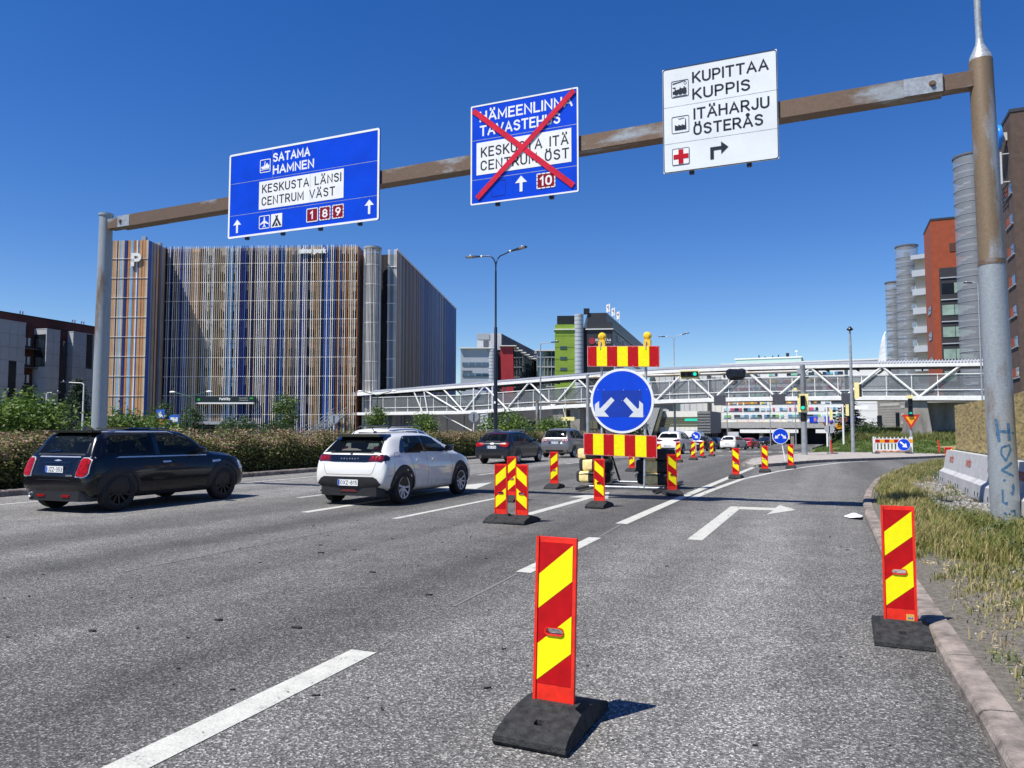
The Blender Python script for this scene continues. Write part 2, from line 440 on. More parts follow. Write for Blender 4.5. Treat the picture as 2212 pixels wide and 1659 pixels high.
ASPHALT = asphalt_mat()
PAINT = paint_mat()
PAINT_WORN = paint_mat('worn_road_paint', .36)
KERB = mat('kerb_granite', (0.225, 0.19, 0.165), 0.9, var=0.3, scale=5, bump=0.6, bscale=60)
CONC = mat('concrete', (0.36, 0.36, 0.345), 0.85, var=0.1, scale=2.5, bump=0.3, bscale=50)
CONC_D = mat('weathered_concrete', (0.28, 0.265, 0.235), 0.9, var=0.2, scale=1.2, bump=0.3, bscale=30, stretch=(1, 1, 0.25))
GALV = mat('galvanised_steel', (0.36, 0.39, 0.41), 0.45, 0.3, var=0.15, scale=14)
WHITE_ST = mat('white_painted_steel', (0.78, 0.78, 0.75), 0.45, var=0.05, scale=3)
WHITE = mat('white_film', (0.80, 0.81, 0.80), 0.4, var=0.03, scale=5)
BLACK = mat('black_film', (0.012, 0.013, 0.016), 0.45, var=0.05)
SIGN_BLUE = mat('sign_blue_film', (0.002, 0.055, 0.60), 0.3, var=0.06, scale=2, spec=0.3)
SIGN_RED = mat('sign_red_film', (0.50, 0.004, 0.012), 0.35, var=0.06, scale=3, spec=0.3)
ROUTE_RED = mat('route_red_film', (0.24, 0.002, 0.012), 0.35, var=0.06, scale=3, spec=0.3)
ORANGE_RED = mat('orange_red_plastic', (0.78, 0.022, 0.006), 0.5, var=0.12, scale=18)
YEL = mat('fluorescent_yellow_film', (0.88, 0.82, 0.004), 0.4, var=0.035, scale=14, spec=0.3)
DARK_RED = mat('dark_red_film', (0.46, 0.003, 0.006), 0.38, var=0.09, scale=16, spec=0.3)
RUBBER = mat('recycled_rubber', (0.020, 0.021, 0.022), 0.85, var=0.45, scale=20, bump=0.5, bscale=90)
DARK_METAL = mat('dark_painted_metal', (0.010, 0.011, 0.022), 0.35, var=0.05)
AMBER = mat('amber_lens', (0.95, 0.56, 0.02), 0.2, var=0.15, scale=14, spec=0.6)
SIG_YEL = mat('pale_yellow_surround', (0.85, 0.74, 0.32), 0.5, var=0.05)
SIG_BLK = mat('signal_black', (0.006, 0.006, 0.007), 0.5, var=0.1)
GREEN_L = mat('green_signal_lens', (0.01, 0.75, 0.52), 0.3, var=0.1, emit=0.75)
SIGN_BACK = mat('bare_aluminium_back', (0.42, 0.44, 0.45), 0.5, 0.4, var=0.08)
PLY = mat('weathered_plywood', (0.36, 0.27, 0.105), 0.8, var=0.32, scale=5, bump=0.3, bscale=22, stretch=(6, 0.7, 4))
# ------------------------------------------------------------------ ground, roads, kerbs
def sheet(name, xs, ys, zf, m, kind='structure', parent=None):
    mb = MB()
    vs_ = [(x if not callable(x) else x(y), y, 0) for y in ys for x in xs]
    vs_ = [(x, y, zf(x, y)) for x, y, _ in vs_]
    k = len(xs)
    fs = [(j * k + i, j * k + i + 1, (j + 1) * k + i + 1, (j + 1) * k + i) for j in range(len(ys) - 1) for i in range(k - 1)]
    mb.add(vs_, fs)
    return mb.build(name, m, parent, kind=kind)

GROUND_M = mat('rough_ground', (0.13, 0.125, 0.09), 0.95, var=0.3, scale=0.35, bump=0.5, bscale=8, var_col=(0.07, 0.085, 0.035))
sheet('ground', [-1500, -300, -60, 60, 300, 1500], [-300, -30, 38, 48, 62, 80, 100, 115, 300, 3000], lambda x, y: zg(y) - 0.03, GROUND_M)
ys_road = [-25, 0, 20, 38] + [40 + 3 * i for i in range(26)] + [150, 230]
sheet('road', [-48, -30, -16.7, 0, 20, 70], ys_road, lambda x, y: zg(y), ASPHALT)

KY = [-4, 0, 3.9, 5.7, 7.7, 10.1, 13.8, 16.3, 19.4, 23.9, 29.4, 33.5, 36.7, 40.0, 43.0, 45.5, 48.0]
KX = [0.66, 0.66, 0.65, 0.60, 0.55, 0.50, 0.49, 0.53, 0.71, 1.12, 1.97, 2.72, 3.54, 5.0, 7.2, 10.5, 17.0]
def kx(y): return float(np.interp(y, KY, KX))

# right verge: soil and gravel, sloping up from the kerb
def vnoise(x, y): return 0.022 * sin(3.1 * x + 1.3 * y) + 0.018 * sin(1.7 * y - 2.3 * x) + 0.012 * sin(5.3 * x + 4.1 * y)
def zverge(x, y):
    t = max(0.0, x - kx(y) - 0.15)
    return zg(y) + 0.072 + 0.045 * min(1.0, t * 2) + vnoise(x, y) * min(1, t * 2)
def verge_mat():
    m = mat('verge_soil_gravel', (0.17, 0.155, 0.13), 0.95, var=0.3, scale=22, bump=1.0, bscale=70, var_col=(0.075, 0.066, 0.05))
    return m
offs = [0.22, 0.45, 0.7, 1.0, 1.3, 1.7, 2.1, 2.6, 3.2, 4.2, 6, 9, 14, 25, 55]
mbv = MB(); rows = [-4 + 0.5 * i for i in range(100)]
vsv = [(kx(y) + o_ - (.08 if o_ < .3 else 0), y, zverge(kx(y) + o_, y)) for y in rows for o_ in offs]
k_ = len(offs)
mbv.add(vsv, [(j * k_ + i, j * k_ + i + 1, (j + 1) * k_ + i + 1, (j + 1) * k_ + i) for j in range(len(rows) - 1) for i in range(k_ - 1)])
mbv.build('verge', verge_mat(), smooth=60, kind='structure')

# loose grey gravel round the foot of the barriers
GRAVEL = mat('crushed_grey_stone', (0.30, 0.30, 0.30), 0.9, var=0.35, scale=40)
gmb = MB()
for _ in range(5200):
    y = 6 + 22 * rng.random(); lo = kx(y) + 0.5 + (0.55 if y < 16 else 0.3)
    x = lo + (3.2 - lo) * rng.random() ** 0.8
    if y > 22.6: x = kx(y) + 0.7 + 3.2 * rng.random()
    r = 0.010 + 0.022 * rng.random() ** 2
    z = zverge(x, y)
    a = rng.random() * 6.3
    pts = [(x + r * cos(a + q) * (0.7 + 0.6 * rng.random()), y + r * sin(a + q) * (0.7 + 0.6 * rng.random()), z - 0.004) for q in (0, 1.57, 3.14, 4.71)]
    gmb.add(pts + [(x + r * 0.2, y, z + r * (0.7 + rng.random() * 0.5))], [(0, 1, 4), (1, 2, 4), (2, 3, 4), (3, 0, 4)])
gmb.build('gravel', GRAVEL, kind='stuff')

# kerbs: a concrete footing with its separate stones
def kerb(name, path, w, h, side, step=0.98):
    foot = MB()
    for a, b in zip(path[:-1], path[1:]):
        a2, b2 = Vector((*a, zg(a[1]))), Vector((*b, zg(b[1])))
        d = (b2 - a2).normalized(); nn = Vector((d.y, -d.x, 0)) * side
        foot.add([a2 + nn * 0.01, b2 + nn * 0.01, b2 + nn * (w - 0.02), a2 + nn * (w - 0.02)] + [q + Vector((0, 0, h - 0.03)) for q in (a2 + nn * 0.01, b2 + nn * 0.01, b2 + nn * (w - 0.02), a2 + nn * (w - 0.02))],
                 [(0, 1, 5, 4), (1, 2, 6, 5), (2, 3, 7, 6), (3, 0, 4, 7), (4, 5, 6, 7)])
    root = foot.build(name, CONC_D, kind='structure')
    # resample
    pts = [Vector((*p, zg(p[1]))) for p in path]
    segs = []; acc = 0
    L = [0]
    for a, b in zip(pts[:-1], pts[1:]): L.append(L[-1] + (b - a).length)
    def at_(s):
        for i in range(len(L) - 1):
            if s <= L[i + 1]: return pts[i].lerp(pts[i + 1], (s - L[i]) / (L[i + 1] - L[i]))
        return pts[-1]
    s = 0
    while s + step <= L[-1]:
        a, b = at_(s + 0.008), at_(s + step - 0.008)
        d = (b - a).normalized(); nn = Vector((d.y, -d.x, 0)) * side
        j = random.uniform(-0.006, 0.006)
        e = 0.035
        prof = [(0 + j, -0.02), (0 + j, h - e), (e * 0.55 + j, h - 0.008), (e * 1.6 + j, h), (w, h + 0.004), (w, -0.02)]
        vs_ = [q + nn * o_ + Vector((0, 0, z)) for q in (a, b) for o_, z in prof]
        n = len(prof)
        st = MB().add(vs_, [tuple(range(n)), tuple(range(2 * n - 1, n - 1, -1))] + [(i, n + i, n + (i + 1) % n, (i + 1) % n) for i in range(n)])
        st.build('kerb_stone', KERB, root)
        s += step
    return root
kerb('kerb', [(kx(y), y) for y in np.arange(-1.5, 44.1, 0.7)], 0.15, 0.085, 1)
kerb('kerb', [(-16.72, y) for y in np.arange(-1, 37.1, 2.0)] + [(-16.72 - 0.012 * (y - 38), y) for y in np.arange(39, 90, 2.0)], 0.26, 0.14, -1)
sheet('planted_median', [-22.0, -20.5, -18.5, -16.97], [-4, 20, 38] + [44 + 8 * i for i in range(9)], lambda x, y: zg(y) + 0.125, mat('planting_soil', (0.05, 0.04, 0.028), 0.95, var=0.3, scale=4, bump=0.6))

# paved traffic island with cobbles
def cobble_mat():
    m = bpy.data.materials.new('island_cobbles'); m.use_nodes = True
    n, l = m.node_tree.nodes, m.node_tree.links
    p = n['Principled BSDF']; p.inputs['Roughness'].default_value = 0.9
    tc = n.new('ShaderNodeTexCoord')
    vo = n.new('ShaderNodeTexVoronoi'); vo.inputs['Scale'].default_value = 5.5
    l.new(tc.outputs['Object'], vo.inputs['Vector'])
    sp = n.new('ShaderNodeSeparateColor'); l.new(vo.outputs['Color'], sp.inputs[0])
    ra = n.new('ShaderNodeValToRGB'); e = ra.color_ramp.elements
    e[0].color = (0.25, 0.225, 0.20, 1); e[1].color = (0.42, 0.385, 0.35, 1)
    l.new(sp.outputs[0], ra.inputs[0]); l.new(ra.outputs[0], p.inputs['Base Color'])
    bu = n.new('ShaderNodeBump'); bu.inputs['Strength'].default_value = 1; bu.inputs['Distance'].default_value = 0.05; bu.invert = True
    l.new(vo.outputs['Distance'], bu.inputs['Height']); l.new(bu.outputs[0], p.inputs['Normal'])
    return m
ISL = [(-2.75, 31.0), (-1.9, 33.2), (-0.9, 36.2), (0.8, 40), (3.0, 45), (5.2, 50.5), (7.2, 57), (7.6, 61.5), (6.4, 64.5), (3.5, 67.5), (-0.6, 66), (-2.0, 58), (-3.1, 48), (-3.5, 38), (-3.3, 32)]
imb = MB()
k = len(ISL)
imb.add([(x, y, zg(y)) for x, y in ISL] + [(x, y, zg(y) + 0.11) for x, y in ISL], [tuple(range(k, 2 * k))] + [(i, (i + 1) % k, k + (i + 1) % k, k + i) for i in range(k)])
imb.build('traffic_island', cobble_mat(), kind='structure')
kerb('kerb', [ISL[i % k] for i in range(k + 1)], 0.12, 0.125, 1, step=0.95)

# ---------------------------------------------------------------- markings
def strip_pts(mb, path, w, taper=False):
    P = [Vector((x, y, 0)) for x, y in path]
    L, R = [], []
    for i, q in enumerate(P):
        d = (P[min(i + 1, len(P) - 1)] - P[max(i - 1, 0)]).normalized(); nn = Vector((-d.y, d.x, 0)) * w / 2
        jl, jr = random.uniform(-.004, .004), random.uniform(-.004, .004)
        L.append(q + nn * (1 + jl * 8)); R.append(q - nn * (1 + jr * 8))
    vs_ = [(v.x, v.y, zg(v.y) + 0.004) for v in L + R]; n = len(P)
    mb.add(vs_, [(i, n + i, n + i + 1, i + 1) for i in range(n - 1)])
def fine(path, step=0.5):
    out = []
    for (x0, y0), (x1, y1) in zip(path[:-1], path[1:]):
        n = max(1, int(math.hypot(x1 - x0, y1 - y0) / step))
        out += [(x0 + (x1 - x0) * i / n, y0 + (y1 - y0) * i / n) for i in range(n)]
    return out + [path[-1]]
def marking(name, paths, w, m=None):
    mb = MB()
    for p in paths: strip_pts(mb, fine(p), w)
    return mb.build(name, m or PAINT, kind='structure')
marking('lane_line', [[(-2.80, 1.0), (-2.86, 4.25)]], 0.19)
marking('lane_line', [[(-2.93, 7.2), (-2.98, 9.9)]], 0.17)
marking('worn_lane_line', [[(-2.90, 5.6), (-2.96, 7.1)], [(-2.95, 10.0), (-3.02, 11.4)]], 0.028, PAINT_WORN)
marking('worn_lane_line', [[(-6.72, 5.5), (-6.66, 9.2)]], 0.02, PAINT_WORN)
marking('lane_line', [[(-3.04, 11.5), (-3.02, 17), (-2.8, 35.5)], [(-2.85, 37.8), (-2.9, 40.5)]], 0.19)
marking('turning_lane_line', [[(-2.78, 16.4), (-2.70, 19), (-2.48, 23.4), (-1.75, 28.5), (-0.95, 32.2), (0.3, 36.9), (1.6, 40.2)]], 0.17)
marking('lane_line', [[(-6.65, 10.7), (-6.63, 15.0)]], 0.12)
for y0 in (20.5, 27, 33.5, 40, 48, 57, 68): marking('lane_line', [[(-6.62, y0), (-6.62, y0 + 3.4)]], 0.13)
for y0 in (1.5, 13.2, 22.2, 31, 40, 49, 60, 72): marking('lane_line', [[(-10.62, y0), (-10.6, y0 + 3.0)]], 0.13)
marking('edge_line', [[(-15.05, -2), (-14.95, 36)]], 0.12)
marking('edge_line', [[(-14.95, 41), (-14.9, 90)]], 0.12)
marking('stop_line', [[(-14.6, 52.5), (-3.9, 52.0)]], 0.45)
marking('crossing_stripes', [[(-3 + 1.1 * i, 70.3), (-3 + 1.1 * i, 73.3)] for i in range(-10, 1)], 0.5)
def arrow(name, poly):
    mb = MB(); n = len(poly)
    mb.add([(x, y, zg(y) + 0.004) for x, y in poly], [tuple(range(n))])
    return mb.build(name, PAINT, kind='structure')
arrow('turn_arrow', [(-1.80, 10.2), (-1.60, 10.2), (-1.59, 14.45), (-1.0, 14.5), (-1.06, 13.75), (-0.62, 14.75), (-0.95, 15.55), (-1.0, 14.95), (-1.80, 14.95)])
arrow('straight_arrow', [(-4.95, 12.0), (-4.77, 12.0), (-4.76, 15.6), (-4.4, 15.6), (-4.85, 17.3), (-5.30, 15.6), (-4.94, 15.6)])
arrow('straight_arrow', [(-8.72, 10.9), (-8.54, 10.9), (-8.55, 16.9), (-8.15, 16.9), (-8.75, 19.2), (-9.3, 16.9), (-8.73, 16.9)])
marking('yield_line', [[(4.2, 41.2), (7.4, 44.2)]], 0.14)
marking('yield_line', [[(5.0, 46.5), (8.6, 48.2)], [(6.3, 45.6), (8.9, 46.9)]], 0.16)

# crumbs of tyre rubber scattered over the lanes
dmb = MB()
for _ in range(170):
    y = 3.2 + 15 * rng.random() ** 1.3; x = -7.5 + 8 * rng.random()
    if x > kx(y) - 0.2: continue
    r = (0.005 + 0.013 * rng.random() ** 3); a = rng.random() * 6.3; e_ = 0.25 + 0.5 * rng.random()
    c_, s_ = cos(a), sin(a)
    q = [(x + c_ * px * r - s_ * py * r * e_, y + s_ * px * r + c_ * py * r * e_) for px, py in ((-1.3, -1), (0.6, -1.1), (1.4, 0.2), (0.4, 1), (-1, 0.8))]
    dmb.prism(q, 0.0, 0.004 + r * 0.35)
for x, y, r in ((-4.35, 4.5, .028), (-3.65, 4.55, .03), (-4.95, 3.9, .022), (-4.35, 6.6, .025), (-3.3, 5.9, .024), (-5.6, 7.4, .03)):
    dmb.prism([(x - 1.3 * r, y - r * .5), (x + r, y - r * .7), (x + 1.5 * r, y + r * .2), (x, y + r * .6)], 0, .012)
dmb.build('rubber_debris', RUBBER, kind='stuff')
# a flattened scrap of plastic by the kerb
sc_ = MB()
sc_.add([(0.25, 13.6, .02), (0.42, 13.5, .05), (0.46, 13.95, .03), (0.30, 14.05, .06), (0.16, 13.85, .015), (0.34, 13.78, .085)], [(0, 1, 5), (1, 2, 5), (2, 3, 5), (3, 4, 5), (4, 0, 5), (4, 3, 2, 1, 0)])
tag(sc_.build('plastic_scrap', WHITE), 'crumpled off-white plastic scrap lying in the gutter by the right kerb', 'litter')
# ------------------------------------------------------------------ buildings
def pane_mat(name, c, a=1): return glass_mat(name, c)
G_DARK = glass_mat('dark_window_glass', (0.012, 0.018, 0.026))
G_BLUE = glass_mat('blue_window_glass', (0.035, 0.075, 0.13))
G_PALE = glass_mat('pale_green_glass', (0.30, 0.42, 0.36))

# --- parking house with coloured facade rods; local x to the right along its front, y into it
PAL = {'white': srgb(232, 228, 222), 'beige': srgb(196, 178, 152), 'tan': srgb(186, 148, 108), 'orange': srgb(186, 120, 66), 'brown': srgb(112, 70, 50),
       'sky': srgb(128, 172, 208), 'blue': srgb(58, 98, 176), 'navy': srgb(24, 36, 104), 'ink': srgb(16, 18, 40), 'grey': srgb(150, 152, 156), 'steel': srgb(96, 112, 140)}
PK = list(PAL); PM = [mat('rod_' + c, PAL[c], 0.5, var=0.06, scale=0.5) for c in PK]
PIX = {c: i for i, c in enumerate(PK)}
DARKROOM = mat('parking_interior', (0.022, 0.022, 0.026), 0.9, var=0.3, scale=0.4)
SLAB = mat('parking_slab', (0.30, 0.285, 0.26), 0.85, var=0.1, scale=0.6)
park = thing('parking_house', 'tall parking house wrapped in vertical blue, tan and white rods beside the bridge', 'building', (-65.2, 94.0, -0.4), radians(20.1))
HP = 29.9
rails = [HP - 2.7 - 2.87 * i for i in range(9)]
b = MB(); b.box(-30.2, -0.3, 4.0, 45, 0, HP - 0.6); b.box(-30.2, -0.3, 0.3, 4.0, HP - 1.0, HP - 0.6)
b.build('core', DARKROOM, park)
b = MB()
for r in rails + [HP - 0.1]: b.box(-30.2, -0.15, 0.15, 4.2, r - 1.2, r - 0.1)
b.build('floor_slabs', SLAB, park)
r2 = random.Random(5)
def rods(mb, x0, x1, y, z0, z1, pitch, w, d, seq, jitter=0.25, floors=False):
    x = x0
    while x < x1 - w:
        c = seq(x)
        if c is not None and (not floors or c in ('ink', 'navy', 'blue', 'brown') or r2.random() < .5): mb.box(x, x + w, y, y + d, z0, z1, PIX[c])
        elif c is not None:                                     # only the parapet of each parking level
            for r in rails: mb.box(x, x + w, y, y + d, r - 1.5, r - .05, PIX[c])
        x += pitch * (1 + r2.uniform(-jitter, jitter))
groups_main = [(-30.3, ['navy', 'navy', 'ink', 'blue', 'ink']), (-27.6, ['blue', 'navy', 'white']), (-26.0, ['beige', 'tan', 'sky', 'ink', 'beige']), (-23.4, ['tan', 'orange', 'beige', 'ink', 'sky', 'brown']),
               (-20.6, ['navy', 'ink', 'sky', 'ink', 'blue', 'navy']), (-17.4, ['blue', 'navy', 'ink', 'steel']), (-14.8, ['tan', 'beige', 'navy', 'sky', 'ink', 'blue']), (-12.2, ['sky', 'beige', 'blue', 'ink', 'brown', 'navy']),
               (-10.2, ['blue', 'steel', 'navy', 'tan']), (-8.2, ['brown', 'ink', 'tan', 'ink', 'navy', 'grey']), (-6.0, ['blue', 'sky', 'ink', 'ink', 'beige', 'navy']), (-4.2, ['brown', 'tan', 'ink', 'blue', 'orange']), (-1.9, ['orange', 'tan', 'brown', 'beige'])]
def grp(x, G):
    cur = G[0][1]
    for gx, l_ in G:
        if x >= gx: cur = l_
    return cur
mb = MB()
run = {'c': None, 'n': 0}
def seq_back(x):
    if run['n'] <= 0:
        run['c'] = r2.choice(grp(x, groups_main)); run['n'] = r2.randint(1, 4)
    run['n'] -= 1
    return run['c'] if r2.random() > 0.10 else None
rods(mb, -30.25, -0.1, -0.02, 0.6, HP - 0.3, 0.31, 0.23, 0.06, seq_back, 0.04, True)
rods(mb, -30.25, -0.1, -0.36, 0.9, HP, 0.31, 0.085, 0.08, lambda x: r2.choice(['white', 'white', 'beige', 'white', 'beige', r2.choice(grp(x, groups_main)), r2.choice(grp(x, groups_main))]), 0.06)
mb.build('facade_rods', PM, park, kind='stuff')
for r in rails:
    MB().box(-30.25, 0.0, -0.30, -0.24, r - 0.05, r + 0.05).build('facade_rail', PM[PIX['white']], park)
# slatted tower with the P
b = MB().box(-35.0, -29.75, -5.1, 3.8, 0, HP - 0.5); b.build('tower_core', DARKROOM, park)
mb = MB(); x = -35.1
while x < -29.75:
    w = r2.choice([0.10, 0.13, 0.18, 0.24]); c = r2.choice(['tan', 'sky', 'steel', 'beige', 'tan', 'navy', 'white', 'tan', 'steel', 'blue', 'beige', 'steel', 'tan', 'sky', 'grey', 'orange'])
    mb.box(x, min(x + w, -29.62), -5.32, -5.12, 0.5, HP - 0.25, PIX[c]); x += w + r2.choice([0.03, 0.03, 0.08])
y = -5.3
while y < 3.6:
    w = r2.choice([0.2, 0.3, 0.42]); c = r2.choice(['steel', 'tan', 'tan', 'brown', 'beige', 'navy', 'steel', 'brown', 'grey']) if y > -4.6 else 'blue'
    if r2.random() < .3: c = 'ink'
    mb.box(-29.74, -29.6, y, y + w, 0.5, HP - 0.25, PIX[c]); mb.box(-35.16, -35.02, y, y + w, 0.5, HP - 0.25, PIX[c]); y += w + 0.04
mb.build('tower_rods', PM, park, kind='stuff')
for r in rails: MB().box(-35.12, -29.6, -5.40, -5.33, r - 0.3, r - 0.255).build('facade_rail', PM[PIX['white']], park)
MB().box(-31.9, -31.3, -3.2, -2.6, HP - 0.5, HP + 0.9).box(-30.9, -30.2, -1, -0.3, HP - 0.5, HP + 0.5).each('roof_vent', GALV, park)
sign_text('P', -31.8, -30.75, 25.75, 1.95, -5.60, WHITE, park, 'letter_sign', w=.22, deep=.2)
sign_text('aimo park', -8.75, -4.85, 28.55, 0.85, -0.62, WHITE, park, 'letter_sign', w=.24, deep=.15)
# right return, open stair cylinder, second volume with the long shaded face
mb = MB(); y = 0.0
while y < 3.6: mb.box(-0.14, 0.0, y, y + 0.22, 0.5, HP - 0.1, PIX[r2.choice(['orange', 'tan', 'brown', 'grey', 'steel']) if y > 0.2 else PIX and 'orange']); y += 0.27
mb.build('return_rods', PM, park, kind='stuff')
mb = MB()
for i in range(38):
    a = 2 * pi * i / 38
    mb.box(1.85 + 1.3 * cos(a) - .035, 1.85 + 1.3 * cos(a) + .035, 1.6 + 1.3 * sin(a) - .035, 1.6 + 1.3 * sin(a) + .035, 0, HP - 0.2, 0 if i % 5 else PIX['grey'])
for j in range(10):
    mb.lathe([(1.22, 0.0), (1.28, 0.0), (1.28, 0.12), (1.22, 0.12), (1.22, 0.0)], 28, (1.85, 1.6, 0.4 + j * 2.95), mi=0)
mb.lathe([(0, 0.02), (1.38, 0.0), (1.38, 0.3), (0, 0.34)], 28, (1.85, 1.6, HP - 0.35), mi=PIX['grey'])
mb.build('stair_cylinder', PM, park, smooth=30)
mb = MB()
mb.lathe([(0.9, 0), (0.9, HP - 1)], 20, (1.85, 1.6, 0)); mb.build('stair_shaft', mat('stair_shaft_grey', (0.10, 0.11, 0.13), 0.7, var=0.2, scale=0.5), park, smooth=40)
mb = MB()
hz = HP
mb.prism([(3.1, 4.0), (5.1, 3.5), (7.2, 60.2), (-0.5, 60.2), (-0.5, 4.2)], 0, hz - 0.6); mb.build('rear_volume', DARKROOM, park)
mb = MB(); t = 0.0
n_r = 235
for i in range(n_r):
    f = i / n_r; x = 5.15 + f * 2.1; y = 3.4 + f * 57
    if f < 0.10: c = r2.choice(['brown', 'tan', 'ink', 'grey'])
    elif f < 0.3: c = r2.choice(['brown', 'tan', 'steel', 'ink', 'brown'])
    elif f < 0.5: c = r2.choice(['blue', 'steel', 'navy', 'brown', 'grey'])
    elif f < 0.75: c = r2.choice(['blue', 'steel', 'grey', 'navy', 'beige'])
    else: c = r2.choice(['blue', 'navy', 'steel', 'blue'])
    mb.box(x, x + 0.12, y, y + 0.19, 0.8, hz - 0.15, PIX[c])
for i in range(9): mb.box(3.9 + i * 0.16, 3.98 + i * 0.16, 3.15 - 0.0 * i, 3.25, 0.8, hz, PIX[r2.choice(['white', 'grey', 'beige', 'sky'])])
mb.box(5.16, 5.3, 3.2, 3.38, 0.8, hz, PIX['orange'])
mb.build('long_face_rods', PM, park, kind='stuff')
mb = MB()
mb.add([(5.1, 3.4, hz - .15), (5.35, 3.4, hz - .15), (7.45, 60.4, hz - .15), (7.2, 60.4, hz - .15), (5.1, 3.4, hz + .15), (5.35, 3.4, hz + .15), (7.45, 60.4, hz + .15), (7.2, 60.4, hz + .15)], [(0, 3, 2, 1), (4, 5, 6, 7), (0, 1, 5, 4), (1, 2, 6, 5), (2, 3, 7, 6), (3, 0, 4, 7)])
mb.build('roof_edge', PM[0], park)
for r in rails: MB().box(3.8, 5.25, 3.05, 3.12, r - 0.05, r + 0.05).build('facade_rail', PM[PIX['white']], park)
# entrance: dark sign box with lettering, canopy and opening
MB().box(-24.1, -15.0, -1.0, -0.45, 6.05, 6.95).build('sign_box', mat('sign_box_green_black', (0.006, 0.016, 0.018), 0.4, var=0.1), park)
MB().box(-24.05, -15.2, -1.05, -0.4, 5.82, 6.04).build('sign_light_strip', WHITE_ST, park)
sign_text('ParkCity', -20.4, -18.8, 6.37, 0.40, -1.03, WHITE, park, 'letter_sign', w=.2, deep=.03)
sign_text('Tervetuloa', -17.4, -16.2, 6.62, 0.15, -1.02, WHITE, park, 'letter_sign')
sign_text('Valkommen', -17.4, -16.0, 6.30, 0.15, -1.02, WHITE, park, 'letter_sign')
MB().box(-15.8, -15.3, -1.03, -1.0, 6.55, 6.75).box(-23.9, -23.4, -1.03, -1.0, 6.3, 6.65).each('sign_green_field', mat('green_sign_field', (0.01, 0.45, 0.05), 0.4, var=0.05), park)
MB().box(-23.8, -15.0, -2.6, -0.45, 2.75, 3.2).build('entrance_canopy', mat('canopy_grey', (0.33, 0.34, 0.36), 0.5, var=0.05), park)
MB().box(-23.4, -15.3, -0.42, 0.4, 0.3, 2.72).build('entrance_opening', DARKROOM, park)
MB().box(-11.0, -10.2, -0.75, -0.5, 5.3, 6.9).box(-10.1, -9.25, -0.8, -0.55, 5.1, 6.9).each('wall_poster', BLACK, park)
MB().lathe([(0, 0), (.28, 0), (.28, .02), (0, .02)], 20, (-10.62, -0.79, 6.3), 'y').lathe([(0, 0), (.25, 0), (.25, .02), (0, .02)], 20, (-9.7, -0.83, 6.2), 'y', mi=1).each('poster_picture', [WHITE, mat('poster_grey', (0.12, 0.13, 0.2), 0.5)], park)

# --- left building: dark brick with grey clad blocks, long side towards us
BRICK_R = mat('dark_red_brick', (0.085, 0.028, 0.022), 0.85, var=0.2, scale=1.5, bump=0.2, bscale=6)
CLAD = mat('grey_cladding', (0.44, 0.45, 0.48), 0.5, var=0.05, scale=0.5)
CLAD2 = mat('grey_cladding_seam', (0.10, 0.105, 0.12), 0.7, var=0.1)
lb = thing('brick_office', 'dark brick building with grey cladding blocks at the far left', 'building', (-121.0, 78.0, 0.0), math.atan2(18.6, -2.3))
# local x runs along the facade away from the viewer, local y = away from the road (left)
MB().box(-16, 26, 1.2, 22, 0, 18.6).build('wall', BRICK_R, lb)
MB().box(-16.3, 26.3, 0.8, 22.3, 18.6, 20.4).build('roof', mat('brown_roof_cladding', (0.075, 0.020, 0.017), 0.7, var=0.12, scale=2), lb)
MB().box(-16.4, 26.4, 0.7, 22.4, 20.4, 20.55).build('roof_edge', DARK_METAL, lb)
def clad_block(x0, x1, y0, y1, z1, nx, nz, slots):
    MB().box(x0 + .05, x1 - .05, y0 + .06, y1, 0, z1 - .05).build('cladding_block', CLAD2, lb)
    dx = (x1 - x0) / nx; dz = z1 / nz
    for i in range(nx):
        for j in range(nz):
            if (i, j) in slots: continue
            MB().box(x0 + i * dx + .02, x0 + (i + 1) * dx - .02, y0, y0 + .07, j * dz + .02, (j + 1) * dz - .02).build('cladding_panel', CLAD, lb)
    ny = max(1, int((y1 - y0) / 1.8)); dy = (y1 - y0) / ny
    for i in range(ny):
        for j in range(nz):
            MB().box(x0 - .02, x0 + .05, y0 + i * dy + .02, y0 + (i + 1) * dy - .02, j * dz + .02, (j + 1) * dz - .02).build('cladding_panel', CLAD, lb)
    MB().box(x0 - .05, x1 + .05, y0 - .05, y1, z1 - .06, z1 + .08).build('coping', CLAD, lb)
MB().box(-16, 26, 0.3, 1.3, 0, 18.6).build('wall', BRICK_R, lb)
clad_block(-4.3, 2.7, -1.0, 0.35, 18.9, 5, 9, {(3, 5), (3, 4), (3, 3)})
clad_block(5.4, 8.0, -2.4, 0.35, 18.3, 2, 9, set())
clad_block(12.0, 26.0, -1.0, 0.35, 18.7, 10, 9, {(2, 8), (2, 7), (2, 6)})
MB().box(0.0, 1.3, -0.95, -0.9, 6.3, 12.5).box(14.85, 16.1, -0.95, -0.9, 12.5, 18.6).each('slit_window', G_DARK, lb)
for z in (3.2, 6.2, 9.2, 12.2, 15.3):
    MB().box(3.1, 4.9, 0.2, 0.32, z, z + 1.5).build('window', G_DARK, lb)
    MB().box(3.3, 3.8, 0.14, 0.21, z + .1, z + 1.4).box(4.2, 4.6, 0.14, 0.21, z + .1, z + 1.4).each('blind', WHITE, lb)
    MB().box(2.8, 5.3, -0.9, 0.3, z - .5, z - .35).build('balcony_slab', CLAD2, lb)
MB().box(8.3, 11.8, 0.1, 0.32, 2, 17).build('dark_sheet', G_DARK, lb)  # dark sheet added to stand for the shade of the deep recess
MB().box(5.32, 5.38, -2.2, 0.2, 12, 17.4).build('glass_screen', G_DARK, lb)
